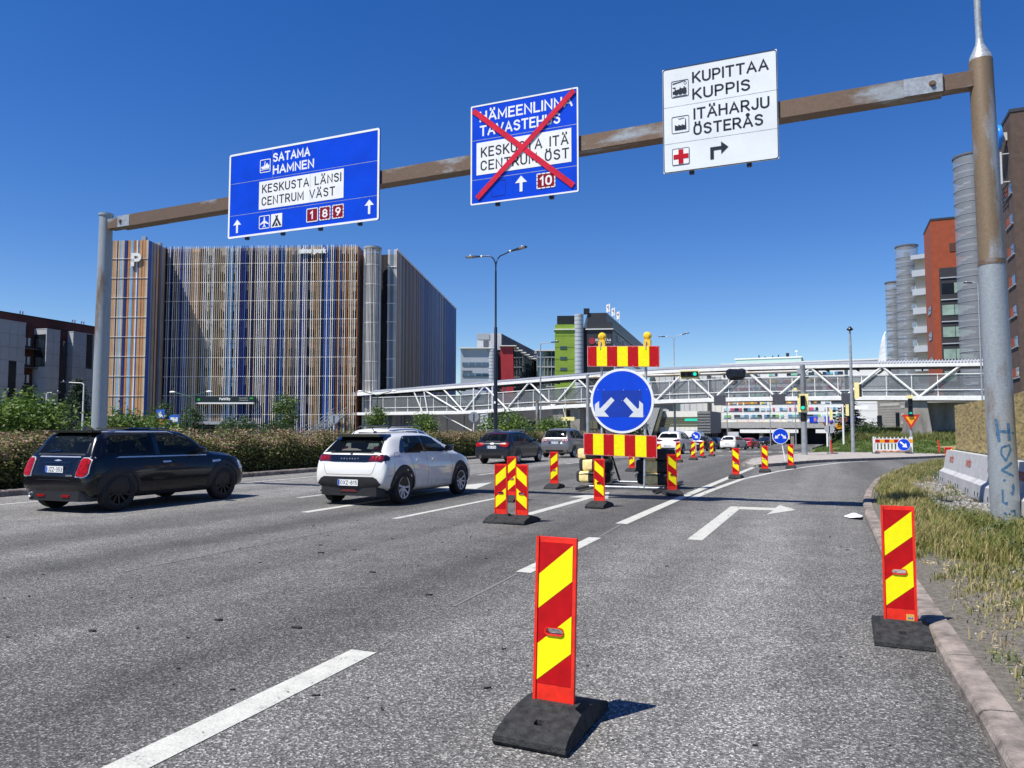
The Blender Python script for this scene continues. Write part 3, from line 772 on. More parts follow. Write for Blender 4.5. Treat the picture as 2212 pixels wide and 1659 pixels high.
for x in (-2.5, 5.9, 16.5, 18.5):
    m_ = MB()
    for k in (0, .5): m_.tube([(x + k, 4, 20.5), (x + k, 4, 21.6), (x + k + .2, 4.3, 21.7), (x + k + .2, 4.6, 20.5)], 0.05, 6)
    m_.build('roof_ladder', mat('rusty_red_steel', (0.22, 0.04, 0.03), 0.6), lb)

# --- grey and red office block in the middle distance. local x right, y away
GREYP = mat('silver_panel', (0.42, 0.46, 0.50), 0.45, 0.1, var=0.04, scale=0.2)
GREYL = mat('pale_grey_panel', (0.50, 0.51, 0.52), 0.6, var=0.05, scale=0.2)
REDP = mat('red_panel', (0.36, 0.022, 0.028), 0.5, var=0.08, scale=0.3)
ob = thing('office_block', 'silver office block with a tall red slab and dark glass side', 'building', (-121.7, 239.5, -1.2), radians(22))
MB().box(0, 10.2, 0.2, 40, 0, 32.0).build('wall', GREYP, ob)
for z in (6.5, 10.4, 14.3, 18.2, 22.0, 25.9):
    MB().box(0.6, 10.0, -0.06, 0.35, z, z + 1.15).build('window', G_BLUE, ob)
    for i in range(1, 4): MB().box(0.6 + 2.35 * i - .05, 0.6 + 2.35 * i + .05, -0.1, 0.0, z, z + 1.15).build('mullion', GREYP, ob)
MB().box(0.6, 4.0, -0.06, 0.3, 23.7, 24.1).build('louvre', CLAD2, ob)
MB().box(-0.4, 12.6, -0.8, 5, 32.0, 32.35).build('roof_overhang', WHITE_ST, ob)
m_ = MB(); m_.lathe([(1.35, 0), (1.35, 32.6), (0, 32.7)], 20, (11.4, 0.6, 0)); m_.build('round_stair', GREYP, ob, smooth=40)
for j in range(26): MB().lathe([(1.30, 0), (1.40, 0.0), (1.40, 0.10), (1.30, 0.10)], 20, (11.4, 0.6, 2 + 1.2 * j)).build('joint_ring', CLAD2, ob)
MB().box(12.7, 15.4, 2.0, 20, 0, 31.0).build('brick_recess', mat('dark_brown_brick', (0.05, 0.028, 0.028), 0.8, var=0.1), ob)
MB().slab([(15.2, 0), (19.2, 0), (18.9, 32.6), (14.3, 32.6)], -1.5, 3).build('red_slab', REDP, ob)
m_ = MB()
m_.prism([(18.6, 0.2), (19.2, -0.4), (30.0, 62.5), (26.0, 62.5)], 0, 32.2)
m_.build('glass_side', glass_mat('dark_curtain_glass', (0.03, 0.045, 0.055)), ob)
for z in range(3, 32, 4):
    m_ = MB(); m_.bar((19.25, -0.4, z), (30.05, 62.5, z), 0.12, 0.35); m_.build('floor_band', CLAD2, ob)
for i in range(1, 16): MB().bar((19.27 + 10.8 * i / 16, -0.4 + 62.9 * i / 16, 0.5), (19.27 + 10.8 * i / 16, -0.4 + 62.9 * i / 16, 32.0), 0.14).build('mullion', CLAD2, ob)
m_ = MB()
for i in range(7): m_.box(18.6 + 1.4 * i, 20.8 + 1.4 * i, 3 + 8 * i, 8 + 8 * i, 32.3, 32.75)
m_.box(14.0, 20.0, -2.4, 3, 32.62, 32.9)
m_.build('roof_fin', WHITE_ST, ob)
MB().prism([(5.5, 7), (14.4, 7.2), (30.5, 82), (6, 82)], 32.3, 38.4).build('plant_room', GREYL, ob)
MB().prism([(14.45, 7.3), (14.6, 7.3), (30.7, 82), (30.55, 82)], 32.4, 38.2).build('plant_room_side', CLAD2, ob)
MB().box(7.8, 9.6, 6.9, 7.1, 32.6, 35.8).build('plant_louvre', CLAD2, ob)
MB().box(5.4, 10.0, 6.85, 6.98, 36.3, 38.3).build('plant_band', SIGN_BACK, ob)
MB().box(26.5, 31.0, 60, 66, 32.4, 35.6).build('plant_box', GREYL, ob)

# glass link and its white framed windows
gl = thing('glass_link', 'glazed link building between the red slab and the lime green tower', 'building', (-108.5, 281.0, -1.2), radians(23))
MB().box(0, 10.5, 0.3, 20, 0, 34.6).build('wall', glass_mat('link_glass', (0.08, 0.12, 0.13)), gl)
for i in range(8): MB().box(0.1 + 1.45 * i, 0.3 + 1.45 * i, 0.0, 0.3, 0, 34.6).build('mullion', GREYL, gl)
for z in range(4, 35, 4): MB().box(0, 10.6, -0.1, 0.25, z, z + 0.5).build('floor_band', GREYL, gl)
MB().box(-0.5, 10.8, -0.8, 10, 34.6, 35.1).build('roof_overhang', WHITE_ST, gl)
gl2 = thing('window_strip_building', 'narrow strip of a white framed facade just right of the parking house', 'building', (-132.5, 262.0, -1.2), radians(22))
MB().box(0, 10, 0.2, 20, 0, 27.5).build('wall', G_DARK, gl2)
for z in range(3, 28, 5):
    MB().box(5.5, 10, -0.1, 0.2, z, z + 0.8).build('floor_band', WHITE, gl2)
for x in (5.5, 7.2, 8.9): MB().box(x, x + .3, -0.15, 0.18, 0, 27.5).build('mullion', WHITE, gl2)
MB().box(2, 9.0, 1, 14, 27.5, 31.5).build('plant_room', mat('plant_dark_blue', (0.03, 0.05, 0.11), 0.6), gl2)

# --- lime green and charcoal tower
LIME = mat('lime_green_cladding', (0.235, 0.36, 0.035), 0.6, var=0.06, scale=0.3)
CHAR = mat('charcoal_cladding', (0.035, 0.036, 0.042), 0.5, var=0.06, scale=0.2)
gt = thing('green_tower', 'charcoal office with a lime green end and silver cylinder stair', 'building', (-86.1, 240.5, -1.2), radians(20))
MB().box(0, 6.9, 0.2, 14, 0, 38.9).build('green_wall', LIME, gt)
for i in range(9): MB().box(-0.03, 6.85, 0.14, 0.21, 3 + 4 * i, 3.06 + 4 * i).build('cladding_joint', mat('green_joint', (0.13, 0.22, 0.02), 0.6), gt)
MB().box(-0.35, 6.95, -0.25, 6, 37.0, 37.35).build('white_cornice', WHITE_ST, gt)
for z in (12.0, 15.7, 19.4, 23.1, 26.8, 30.4): MB().box(1.7, 4.0, 0.05, 0.3, z, z + 1.0).build('window', G_DARK, gt)
m_ = MB(); m_.lathe([(1.55, 0), (1.55, 42.4), (0, 42.5)], 24, (8.2, 0.6, 0)); m_.build('stair_cylinder', GREYP, gt, smooth=40)
for j in range(30): MB().lathe([(1.52, 0), (1.59, 0.0), (1.59, 0.10), (1.52, 0.10)], 24, (8.2, 0.6, 1 + 1.4 * j)).build('joint_ring', CLAD2, gt)
MB().box(9.6, 11.3, 2.5, 20, 0, 38.0).build('dark_gap', BLACK, gt)
MB().prism([(10.9, 0.6), (19.6, 0.2), (42, 92), (15, 98)], 0, 39.6).build('charcoal_wall', CHAR, gt)
m_ = MB(); m_.bar((10.4, 0.35, 37.2), (19.8, -0.05, 37.2), 0.5, 0.35); m_.build('white_cornice', WHITE_ST, gt)
m_ = MB(); m_.bar((19.8, 0.0, 37.2), (42.2, 92, 37.2), 0.4, 0.3); m_.build('cornice', mat('cornice_grey', (0.18, 0.19, 0.21), 0.5), gt)
for i in range(24):
    t = (i + 0.5) / 24
    for z in (29.8, 26.0, 22.2):
        xx, yy = 19.66 + 22.4 * t, 0.2 + 91.8 * t
        MB().add([(xx + .02, yy, z), (xx + .62, yy + 2.4, z), (xx + .62, yy + 2.4, z + 2.3), (xx + .02, yy, z + 2.3), (xx - .3, yy, z), (xx + .28, yy + 2.4, z), (xx + .28, yy + 2.4, z + 2.3), (xx - .3, yy, z + 2.3)], [(0, 1, 2, 3), (0, 3, 7, 4), (1, 5, 6, 2), (2, 6, 7, 3), (0, 4, 5, 1)]).build('window', G_BLUE, gt)
MB().box(0.8, 7.0, 6, 16, 38.9, 42.8).build('plant_room', BLACK, gt)
MB().prism([(11.5, 8), (18.2, 7.6), (45.5, 117), (12, 117)], 39.6, 44.0).build('upper_storey', CHAR, gt)
MB().box(10.2, 12.2, 7.5, 10, 43.8, 45.6).each('roof_vent', BLACK, gt)
MB().lathe([(0, 0), (1.15, 0), (1.15, .1), (0, .1)], 24, (12.6, 0.3, 33.2), 'y').build('round_logo', mat('logo_red', (0.35, 0.03, 0.05), 0.5), gt)
sign_text('KUPITTAA', 13.9, 19.0, 33.0, 0.95, 0.1, WHITE, gt, 'letter_sign', w=.2, deep=.1)
sign_text('TIEDEPUISTO', 13.9, 18.9, 32.3, 0.35, 0.1, WHITE, gt, 'letter_sign', w=.2, deep=.1)
t1 = sign_text('KUPITTAA', 0, 20, 0, 2.0, 0, GREYL, gt, 'letter_sign', w=.2, deep=.1)
t1.location = (22.3, 10, 34.2); t1.rotation_euler = (0, 0, math.atan2(91.8, 22.4))
for i in range(3):
    px_, py_, pz_ = 20.3 + i * 2.6, 20 + i * 9, 43.9
    fl = thing('flagpole', ['left white flag on a pole on the charcoal office roof', 'middle white flag on a pole on the charcoal office roof', 'right white flag on a pole on the charcoal office roof'][i], 'flag', (0, 0, 0), 0, 'flags on the charcoal roof')
    w_ = gt.matrix_basis @ Vector((px_, py_, pz_)); fl.location = w_
    MB().tube([(0, 0, -3.6), (0, 0, 5.6)], [0.10, 0.06], 8).build('pole', WHITE_ST, fl)
    m_ = MB(); n_ = 7
    vs_ = [(-0.08 - 1.25 * a / n_, 0.12 * sin(a * 1.1 + i), 5.4 - 2.9 * c_ - 0.35 * (a / n_)) for c_ in (0, 1) for a in range(n_ + 1)]
    vs_ += [(x, y + .03, z) for x, y, z in vs_]
    q = n_ + 1
    m_.add(vs_, [(a, a + 1, q + a + 1, q + a) for a in range(n_)] + [(2 * q + a, 3 * q + a, 3 * q + a + 1, 2 * q + a + 1) for a in range(n_)] + [(a, 2 * q + a, 2 * q + a + 1, a + 1) for a in range(n_)])
    m_.build('flag_cloth', WHITE, fl)
    MB().lathe([(0, 0), (.3, 0), (.3, .02), (0, .02)], 16, (-0.7, -0.18, 4.2), 'y').build('flag_emblem', REDP, fl)

# --- white hospital with strips of coloured windows
HW = mat('hospital_white', (0.76, 0.76, 0.74), 0.6, var=0.04, scale=0.1)
HCOL = [mat('pane_' + n_, c_, 0.3, var=0.1, scale=0.5) for n_, c_ in (('dark', (0.02, 0.03, 0.05)), ('blue', (0.10, 0.25, 0.45)), ('pink', (0.55, 0.10, 0.20)), ('orange', (0.70, 0.28, 0.04)), ('yellow', (0.75, 0.60, 0.08)), ('mint', (0.25, 0.60, 0.45)), ('green', (0.25, 0.50, 0.08)), ('pale', (0.45, 0.60, 0.68)))]
hp = thing('hospital', 'long white hospital with strips of coloured windows beyond the footbridge', 'building', (-42.0, 326.0, -1.2), radians(0))
MB().box(0, 66, 0.3, 30, 0, 30.4).build('wall', HW, hp)
r3 = random.Random(3)
for j in range(9):
    z = 5.2 + 2.85 * j; m_ = MB(); x = 0.6
    fam = ([2, 3, 0, 3, 4], [7, 5, 0, 6, 1, 5], [2, 1, 0, 2, 7])[j % 3]
    while x < 46.5:
        w_ = r3.choice([0.8, 1.2, 1.6])
        if r3.random() < 0.92: m_.box(x, min(x + w_, 46.9), 0.0, 0.35, z, z + 1.1, r3.choice(fam + [0, 7]))
        x += w_ + r3.choice([0.05, 0.05, 0.05, 0.7])
    m_.build('window_strip', HCOL, hp, kind='stuff')
for j in range(9): MB().box(-0.05, 66, 0.24, 0.31, 4.7 + 2.85 * j, 4.78 + 2.85 * j).build('cladding_joint', GREYL, hp)
MB().box(-0.2, 66, 0.0, 30, 30.4, 30.9).build('parapet', WHITE_ST, hp)
MB().box(30, 33.0, -0.3, 1, 8, 26).box(47.5, 48.6, -.1, 1, 2, 30).each('stair_window', G_DARK, hp)
hw = thing('hospital_wing', 'blank white hospital wing with tall panel joints behind the blue arrow disc', 'building', (-69.0, 328.0, -1.2), radians(22))
MB().box(0, 30.2, 0.3, 25, 0, 27.6).build('wall', HW, hw)
for i in range(11): MB().box(2.7 * i, 2.7 * i + .12, 0.2, 0.31, 0, 27.5).build('cladding_joint', GREYL, hw)
MB().box(21.0, 22.8, 0.1, 0.6, 0, 27.4).build('window_slot', G_DARK, hw)
MB().box(12, 15, 0.1, 0.5, 2, 9).box(3, 9, 0.1, 0.5, 10, 15).each('window', G_BLUE, hw)
sign_text('TYKS SAIRAALA', 23.2, 29.4, 25.0, 0.9, 0.12, BLACK, hw, 'letter_sign', w=.2, deep=.1)
hu = thing('hospital_penthouse', 'mint coloured upper hospital storey showing above the bridge roof', 'building', (-40.0, 359.0, -1.2), radians(0))
MB().box(0, 28.5, 0.3, 30, 0, 35.4).build('wall', mat('mint_panel', (0.42, 0.60, 0.54), 0.6, var=0.04), hu)
MB().box(-.4, 28.9, 0, 30, 35.4, 35.9).build('roof_edge', HW, hu)
for x, h in ((10, 1.5), (12.6, .8), (16, 1.0), (18.5, 1.3)): MB().box(x, x + .5, 3, 3.5, 35.9, 35.9 + h).each('roof_vent', BLACK, hu)
MB().box(22.0, 23.3, 3, 4, 36.2, 37.9).box(22.5, 22.8, 3.3, 3.6, 35.9, 36.3).build('roof_dish', BLACK, hu)
MB().tube([(26.5, 3, 35.9), (26.5, 3, 38)], .12, 8).lathe([(0, 0), (.6, .3), (.6, .7), (0, 1)], 12, (26.5, 3, 38)).build('roof_antenna', WHITE_ST, hu)

# --- elevated deck with dark bays below
dk = thing('elevated_deck', 'elevated concrete deck with dark openings at the end of the road', 'bridge', (-24.5, 150.0, -1.1), radians(-5))
MB().box(0, 30, 0, 14, 3.05, 4.15).build('deck_beam', CONC, dk)
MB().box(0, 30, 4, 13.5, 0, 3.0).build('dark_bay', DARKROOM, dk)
for x in (0.2, 6.0, 12.0, 17.6, 24.0, 29.5): MB().box(x, x + 0.6, 0.4, 3.2, 0, 3.05).build('pier', CONC_D, dk)
for x0_, x1_ in ((8.5, 19.0), (22.0, 29.4)): MB().box(x0_, x1_, 0.1, 0.4, 2.1, 2.75).build('white_fascia', WHITE_ST, dk)
for z in (4.6, 5.1): MB().box(0, 30, 0.1, 0.16, z, z + .06).build('railing', GALV, dk)
for i in range(16): MB().box(2 * i, 2 * i + .06, 0.08, 0.18, 4.15, 5.15).build('railing_post', GALV, dk)
for i, x in enumerate((21.0, 23.6, 27.5)): MB().box(x, x + 1.4, -0.1, 0.02, 4.0, 5.1).build('banner', SIGN_BLUE, dk); MB().box(x + .75, x + 1.2, -.13, -.1, 4.2, 4.9).build('banner_field', mat('banner_pink', (0.5, 0.2, 0.25), .5), dk)
MB().box(22.5, 23.5, -.05, .05, 4.1, 5.0).box(25.1, 27.4, -.05, .05, 4.1, 5.0).each('grey_banner', GREYL, dk)
MB().box(6.3, 8.3, -0.4, 0.3, 0.4, 2.3).build('bay_shutter', GREYL, dk)

# --- white glazed pavilion and its grey box
pv = thing('pavilion', 'white and glass pavilion raised on columns behind the blue arrow disc', 'building', (-20.6, 97.9, -0.8), radians(-3))
MB().box(0, 5.2, 0, 9, 4.0, 4.75).build('roof_slab', WHITE_ST, pv)
MB().box(0.1, 5.0, 0.5, 8.5, 2.7, 4.0).build('glazing', glass_mat('pavilion_glass', (0.02, 0.05, 0.045)), pv)
MB().box(3.2, 5.0, 0.42, 0.5, 3.5, 3.8).build('green_strip', GREEN_L, pv)
for z in (3.0, 3.35, 3.7): MB().box(0.1, 5.0, 0.40, 0.46, z, z + .05).build('glazing_bar', GALV, pv)
MB().box(0, 5.2, 0.1, 9, 1.95, 2.7).build('floor_slab', WHITE_ST, pv)
for i in range(1, 9): MB().box(.65 * i, .65 * i + .02, 0.07, 0.11, 1.98, 2.68).build('panel_joint', GREYL, pv)
MB().box(4.95, 6.6, -0.2, 7, 1.9, 4.7).build('grey_box', mat('ribbed_grey', (0.20, 0.21, 0.22), 0.6), pv)
for i in range(7): MB().box(4.93, 6.62, -0.26, -0.19, 2.2 + .36 * i, 2.23 + .36 * i).build('box_rib', CLAD2, pv)
for x in (0.3, 2.4, 4.4, 5.6): MB().box(x, x + .25, 1, 1.3, 0, 2.0).build('column', CONC, pv)
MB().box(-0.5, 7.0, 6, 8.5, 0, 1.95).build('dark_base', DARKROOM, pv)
for i in range(9): MB().box(5.0 + .28 * i, 5.08 + .28 * i, 0.2, 0.35, 0, 1.9).build('louvre', DARK_METAL, pv)
# inclined grey escalator housing left of it
eh = thing('escalator_housing', 'slanted grey covered stair beside the glass pavilion', 'building', (-24.2, 97.0, -0.8), radians(-3))
MB().slab([(0, 0), (2.2, 0), (3.9, 5.2), (2.9, 5.2), (0.3, 1.8)], 0, 3.5).build('housing', mat('housing_grey', (0.33, 0.35, 0.38), 0.5), eh)
MB().slab([(2.3, 0), (2.9, 0), (4.3, 5.0), (3.95, 5.0)], 0.2, 3.2).build('dark_sheet', G_DARK, eh)
# dark service building behind the left half of the footbridge
sv = thing('service_building', 'low dark grey building under the left half of the footbridge', 'building', (-56.5, 101.0, -0.8), radians(-4))
MB().box(0, 34, 0, 14, 0, 6.3).build('wall', mat('dark_metal_cladding', (0.075, 0.078, 0.088), 0.5, var=0.1, scale=0.4), sv)
for i in range(11): MB().box(3 * i, 3 * i + .08, -0.05, 0.02, 0.2, 6.2).build('panel_joint', BLACK, sv)
MB().box(14, 33.5, -0.06, 0.1, 2.5, 3.6).build('window_strip', G_DARK, sv)
MB().box(9.5, 11, -2.2, 0, 2.9, 3.05).box(11, 12.2, -.9, 0, 1.6, 3.0).each('wall_lamp', GREYL, sv)

# --- low grey brick building under the right end of the footbridge, with its grass bank
GBR = mat('grey_brick', (0.265, 0.26, 0.25), 0.85, var=0.08, scale=1.5, bump=0.2, bscale=10)
GBL = mat('pale_brick_band', (0.42, 0.42, 0.40), 0.85, var=0.06, scale=1.5)
bb = thing('grey_brick_building', 'low grey brick building with pale bands under the right end of the footbridge', 'building', (5.1, 98.0, -0.6), math.atan2(-6.1, 6.2))
MB().box(0, 30, 0, 12, 0, 5.6).build('wall', GBR, bb)
MB().prism([(0.02, 0), (0.0, 12), (-2.2, 12), (-2.4, 5.5)], 0, 5.1).build('angled_wall', GBR, bb)
for j in range(18): MB().box(-0.02, 30, -0.012, 0.01, 0.3 * j + .25, 0.3 * j + .29).build('brick_course', mat('dark_course', (0.17, 0.165, 0.16), 0.9), bb)
for x0_, x1_, z in ((0.4, 3.0, 4.9), (3.2, 7.5, 4.6), (0.2, 3.0, 1.9), (3.2, 7.4, 3.7), (3.2, 7.4, 2.8), (0.5, 6, 1.1), (7.8, 14, 4.1), (7.8, 14, 2.3)):
    MB().box(x0_, x1_, -0.03, 0.02, z, z + .26).build('pale_band', GBL, bb)
MB().box(2.5, 3.0, -0.05, 0.05, 1.6, 4.1).each('slit_window', G_DARK, bb)
MB().box(-0.06, 0.6, -0.05, 0.1, 2.4, 3.8).build('window', G_DARK, bb)
bank = MB(); xs_ = [-2, -0.5, 1, 3, 5, 7, 9, 12, 16]; ys_ = [70, 74, 78, 82, 86, 90, 94, 98]
def zbank(x, y):
    t = min(1, max(0, (y - 70) / 22)) * min(1, max(0, (x + 2) / 4.5))
    return -0.62 + 1.9 * t * t * (3 - 2 * t) + 0.05 * sin(x * 2 + y)
bank.add([(x, y, zbank(x, y)) for y in ys_ for x in xs_], [(j * 9 + i, j * 9 + i + 1, j * 9 + 10 + i, j * 9 + 9 + i) for j in range(7) for i in range(8)])
bank.build('grass_bank', mat('bank_turf', (0.09, 0.12, 0.03), 0.95, var=0.3, scale=1.2), smooth=80, kind='structure')

# --- mesh clad stair cylinders and the orange brick office
def mesh_mat():
    m = bpy.data.materials.new('perforated_steel_mesh'); m.use_nodes = True
    n, l = m.node_tree.nodes, m.node_tree.links
    p = n['Principled BSDF']; p.inputs['Base Color'].default_value = (0.46, 0.49, 0.52, 1); p.inputs['Metallic'].default_value = 0.3; p.inputs['Roughness'].default_value = 0.45
    tr = n.new('ShaderNodeBsdfTransparent'); mx = n.new('ShaderNodeMixShader'); mx.inputs[0].default_value = 0.46
    l.new(tr.outputs[0], mx.inputs[1]); l.new(p.outputs[0], mx.inputs[2]); l.new(mx.outputs[0], n['Material Output'].inputs['Surface'])
    return m
MESH = mesh_mat()
STAIR = mat('stair_concrete', (0.26, 0.27, 0.28), 0.8, var=0.15)
def mesh_tower(label, x, y, r, h, z0=-0.6, fl=3.6):
    t = thing('stair_cylinder', label, 'stair tower', (x, y, z0), 0, 'mesh clad stair cylinders')
    MB().lathe([(r, 0.5), (r, h)], 36, cap=False).build('mesh_skin', MESH, t, smooth=40)
    for j in range(int(h / (fl / 2))): MB().lathe([(r + .01, 0), (r + .045, 0), (r + .045, .05), (r + .01, .05), (r + .01, 0)], 36, (0, 0, 0.6 + j * fl / 2)).build('ring', GALV, t)
    MB().lathe([(r * .28, 0), (r * .28, h - 1)], 14).build('core', STAIR, t, smooth=40)
    n_ = int(h / fl) * 14
    m_ = MB()
    for i in range(n_):
        a0, a1 = i * 2 * pi / 14 + 2.2, (i + 1) * 2 * pi / 14 + 2.2
        z = 0.4 + i * fl / 14
        ri, ro = r * .3, r * .86
        m_.prism([(ri * cos(a0), ri * sin(a0)), (ro * cos(a0), ro * sin(a0)), (ro * cos(a1), ro * sin(a1)), (ri * cos(a1), ri * sin(a1))], z, z + .28)
    m_.build('winding_stair', STAIR, t, kind='stuff')
    for j in range(int(h / fl)):
        MB().lathe([(r * .5, 0), (r * .93, 0), (r * .93, .2), (r * .5, .2)], 24, (0, 0, (j + 1) * fl - .4)).build('landing', STAIR, t)
    MB().lathe([(r + .03, h), (r + .1, h), (r + .1, h + .25), (r - .1, h + .25)], 36).build('rim', CLAD2, t)
    return t
mesh_tower('farthest and lowest mesh stair cylinder left of the orange office', 13.6, 184.5, 1.75, 34.6)
mesh_tower('middle mesh stair cylinder standing left of the orange office', 14.9, 168.5, 2.05, 38.9)
mesh_tower('largest mesh stair cylinder between the orange office and the gantry pole', 19.75, 124.5, 2.35, 41.6)
ORB = mat('orange_brick', (0.30, 0.062, 0.024), 0.85, var=0.08, scale=1.2, bump=0.15, bscale=9)
og = thing('orange_office', 'orange brick office with a dark window bay behind the mesh cylinders', 'building', (15.95, 139.3, -0.6), 0)
MB().box(0, 14, 0, 9.6, 0, 36.6).build('wall', ORB, og)
MB().box(-0.06, 14.1, -0.06, 9.7, 36.6, 36.95).build('roof_edge', CHAR, og)
MB().box(1.0, 12.5, -0.12, 0.3, 0, 28.6).build('window_bay', CHAR, og)
for j in range(7):
    z = 24.4 - 3.6 * j
    for k, x in enumerate((1.25, 3.05, 6.4, 8.3)):
        MB().box(x, x + (1.7 if k % 2 == 0 else 3.0), -0.20, -0.1, z, z + 1.65).build('window', G_PALE if (j + k) % 5 else G_DARK, og)
    MB().box(1.1, 12.4, -0.28, -0.1, z + 2.45, z + 2.62).build('window_ledge', GREYP, og)
MB().box(2.6, 4.8, -0.08, 0.1, 31.2, 32.6).build('roof_louvre', mat('brown_louvre', (0.09, 0.03, 0.02), .7), og)
for j in range(6): MB().box(-0.08, 0.1, 2.5, 6.5, 21.6 - 4.3 * j, 22.9 - 4.3 * j).build('window', G_DARK, og)
# recessed balcony strip between cylinder and orange wall
bs = thing('balcony_block', 'pale balcony block tucked between mesh cylinder and orange wall', 'building', (14.6, 160.0, -0.6), radians(-20))
MB().box(0.6, 9, 1.0, 12, 0, 34.5).build('wall', mat('cream_render', (0.62, 0.56, 0.43), 0.8), bs)
for j in range(9):
    MB().box(0.4, 9, -0.3, 1.0, 3.6 * j + 2.4, 3.6 * j + 3.6).build('balcony_rail', GREYP, bs)
    MB().box(2.6, 8.5, 0.8, 1.05, 3.6 * j + .3, 3.6 * j + 2.3).build('window', G_DARK, bs)
MB().box(0.3, 9, -0.4, 12, 34.5, 35.3).build('roof_edge', GREYP, bs)

# --- brown brick office at the right edge
BRB = mat('brown_brick', (0.088, 0.058, 0.045), 0.85, var=0.12, scale=1.2, bump=0.2, bscale=9)
br = thing('brown_office', 'tall dark brown brick office at the right edge behind the pole', 'building', (20.95, 105.4, -0.6), 0)
MB().box(0, 14, 0, 9.2, 0, 40.6).build('wall', BRB, br)
MB().box(-0.08, 14.1, -0.08, 9.3, 40.6, 41.0).build('roof_edge', CHAR, br)
for j in range(9):
    z = 31.0 - 3.75 * j
    MB().box(-0.06, 0.1, 0.7, 2.3, z, z + 1.15).build('window', G_BLUE, br)
    MB().box(-0.05, 0.1, 2.35, 4.2, z, z + 1.15).build('window_panel', ORB, br)
    MB().box(-0.14, 0.02, 0.6, 4.4, z - .16, z - .02).build('window_sill', GALV, br)
MB().box(2.2, 12, -0.1, 0.2, 0, 33.0).build('window_bay', CHAR, br)
for j in range(8): MB().box(2.7, 11.5, -0.16, -0.05, 29.5 - 3.75 * j, 31.4 - 3.75 * j).build('window', G_BLUE, br)
MB().box(1.7, 4.2, -0.1, 0.1, 34.4, 36.5).build('roof_louvre', mat('beige_louvre', (0.20, 0.17, 0.13), .7), br)
for i in range(6): MB().box(-0.9, -0.82, 1.6, 4.8, 32.6 + .55 * i, 32.68 + .55 * i).build('sunshade_bar', GALV, br)
MB().box(-0.95, -0.78, 1.4, 1.6, 32.3, 36.3).box(-0.9, 0, 1.5, 1.6, 32.5, 32.6).box(-0.9, 0, 1.5, 1.6, 36, 36.1).build('sunshade_frame', GREYL, br)
MB().lathe([(0, -.2), (1.5, -.2), (1.55, 0), (1.5, .2), (0, .2)], 30, (-0.9, 2.2, 38.4), 'x').build('round_sign', mat('sky_blue_sign', (0.02, 0.22, 0.75), 0.3, var=.05), br, smooth=40)
MB().box(-0.8, 0, 2.0, 2.4, 37.9, 38.9).build('sign_bracket', GREYL, br)
# ------------------------------------------------------------------ white truss footbridge; local x along it, y away from us
BA = math.atan2(-10.4, 80.4)
fb = thing('footbridge', 'long white covered truss footbridge crossing the whole road', 'footbridge', (-66.9, 94.4, 0), BA)
def zb(x): return float(np.interp(x, [0, 10, 21.5, 28, 35, 49, 58, 69, 81, 96], [3.75, 3.7, 3.7, 3.95, 4.2, 4.65, 4.72, 4.62, 4.35, 4.2]))
def zr(x): return zb(x) + float(np.interp(x, [0, 20, 40, 81], [3.6, 4.35, 4.4, 4.1]))
WD = 3.4
XS = [0.3] + [4.35 + 3.45 * i for i in range(24)]
XS = [x for x in XS if x < 86] + [87.0]
def poly_bar(mb, y, dz, w, h, x0=0.3, x1=81.6, f=zb, mi=0):
    xs = [x0] + [x for x in range(int(x0) + 2, int(x1), 3)] + [x1]
    for a, b in zip(xs[:-1], xs[1:]): mb.bar((a, y, f(a) + dz), (b, y, f(b) + dz), w, h, mi)
for y in (-.04, WD):
    m_ = MB(); poly_bar(m_, y, 0.20, 0.22, 0.40); m_.build('bottom_chord', WHITE_ST, fb)
    m_ = MB(); poly_bar(m_, y, -0.62, 0.24, 0.34, f=zr); m_.build('top_chord', WHITE_ST, fb)
m_ = MB(); xs = [0.3 + 2.9 * i for i in range(29)]
for a, b in zip(xs[:-1], xs[1:]):
    m_.add([(a, .1, zb(a) + .05), (b, .1, zb(b) + .05), (b, WD - .1, zb(b) + .05), (a, WD - .1, zb(a) + .05), (a, .1, zb(a) + .3), (b, .1, zb(b) + .3), (b, WD - .1, zb(b) + .3), (a, WD - .1, zb(a) + .3)],
           [(0, 3, 2, 1), (4, 5, 6, 7), (0, 1, 5, 4), (2, 3, 7, 6)])
m_.build('deck', mat('bridge_deck', (0.16, 0.16, 0.16), 0.8), fb)
m_ = MB()
for a, b in zip(xs[:-1], xs[1:]):
    m_.add([(a, .12, zr(a) - .82), (b, .12, zr(b) - .82), (b, WD - .1, zr(b) - .82), (a, WD - .1, zr(a) - .82), (a, .12, zr(a) - .5), (b, .12, zr(b) - .5), (b, WD - .1, zr(b) - .5), (a, WD - .1, zr(a) - .5)],
           [(0, 3, 2, 1), (4, 5, 6, 7), (0, 1, 5, 4), (2, 3, 7, 6)])
for i in range(27):
    x = 1 + 3 * i; m_.bar((x, .1, zr(x) - .9), (x, WD - .1, zr(x) - .9), .12, .2)
m_.build('ceiling', mat('bridge_ceiling', (0.05, 0.05, 0.052), 0.7), fb)
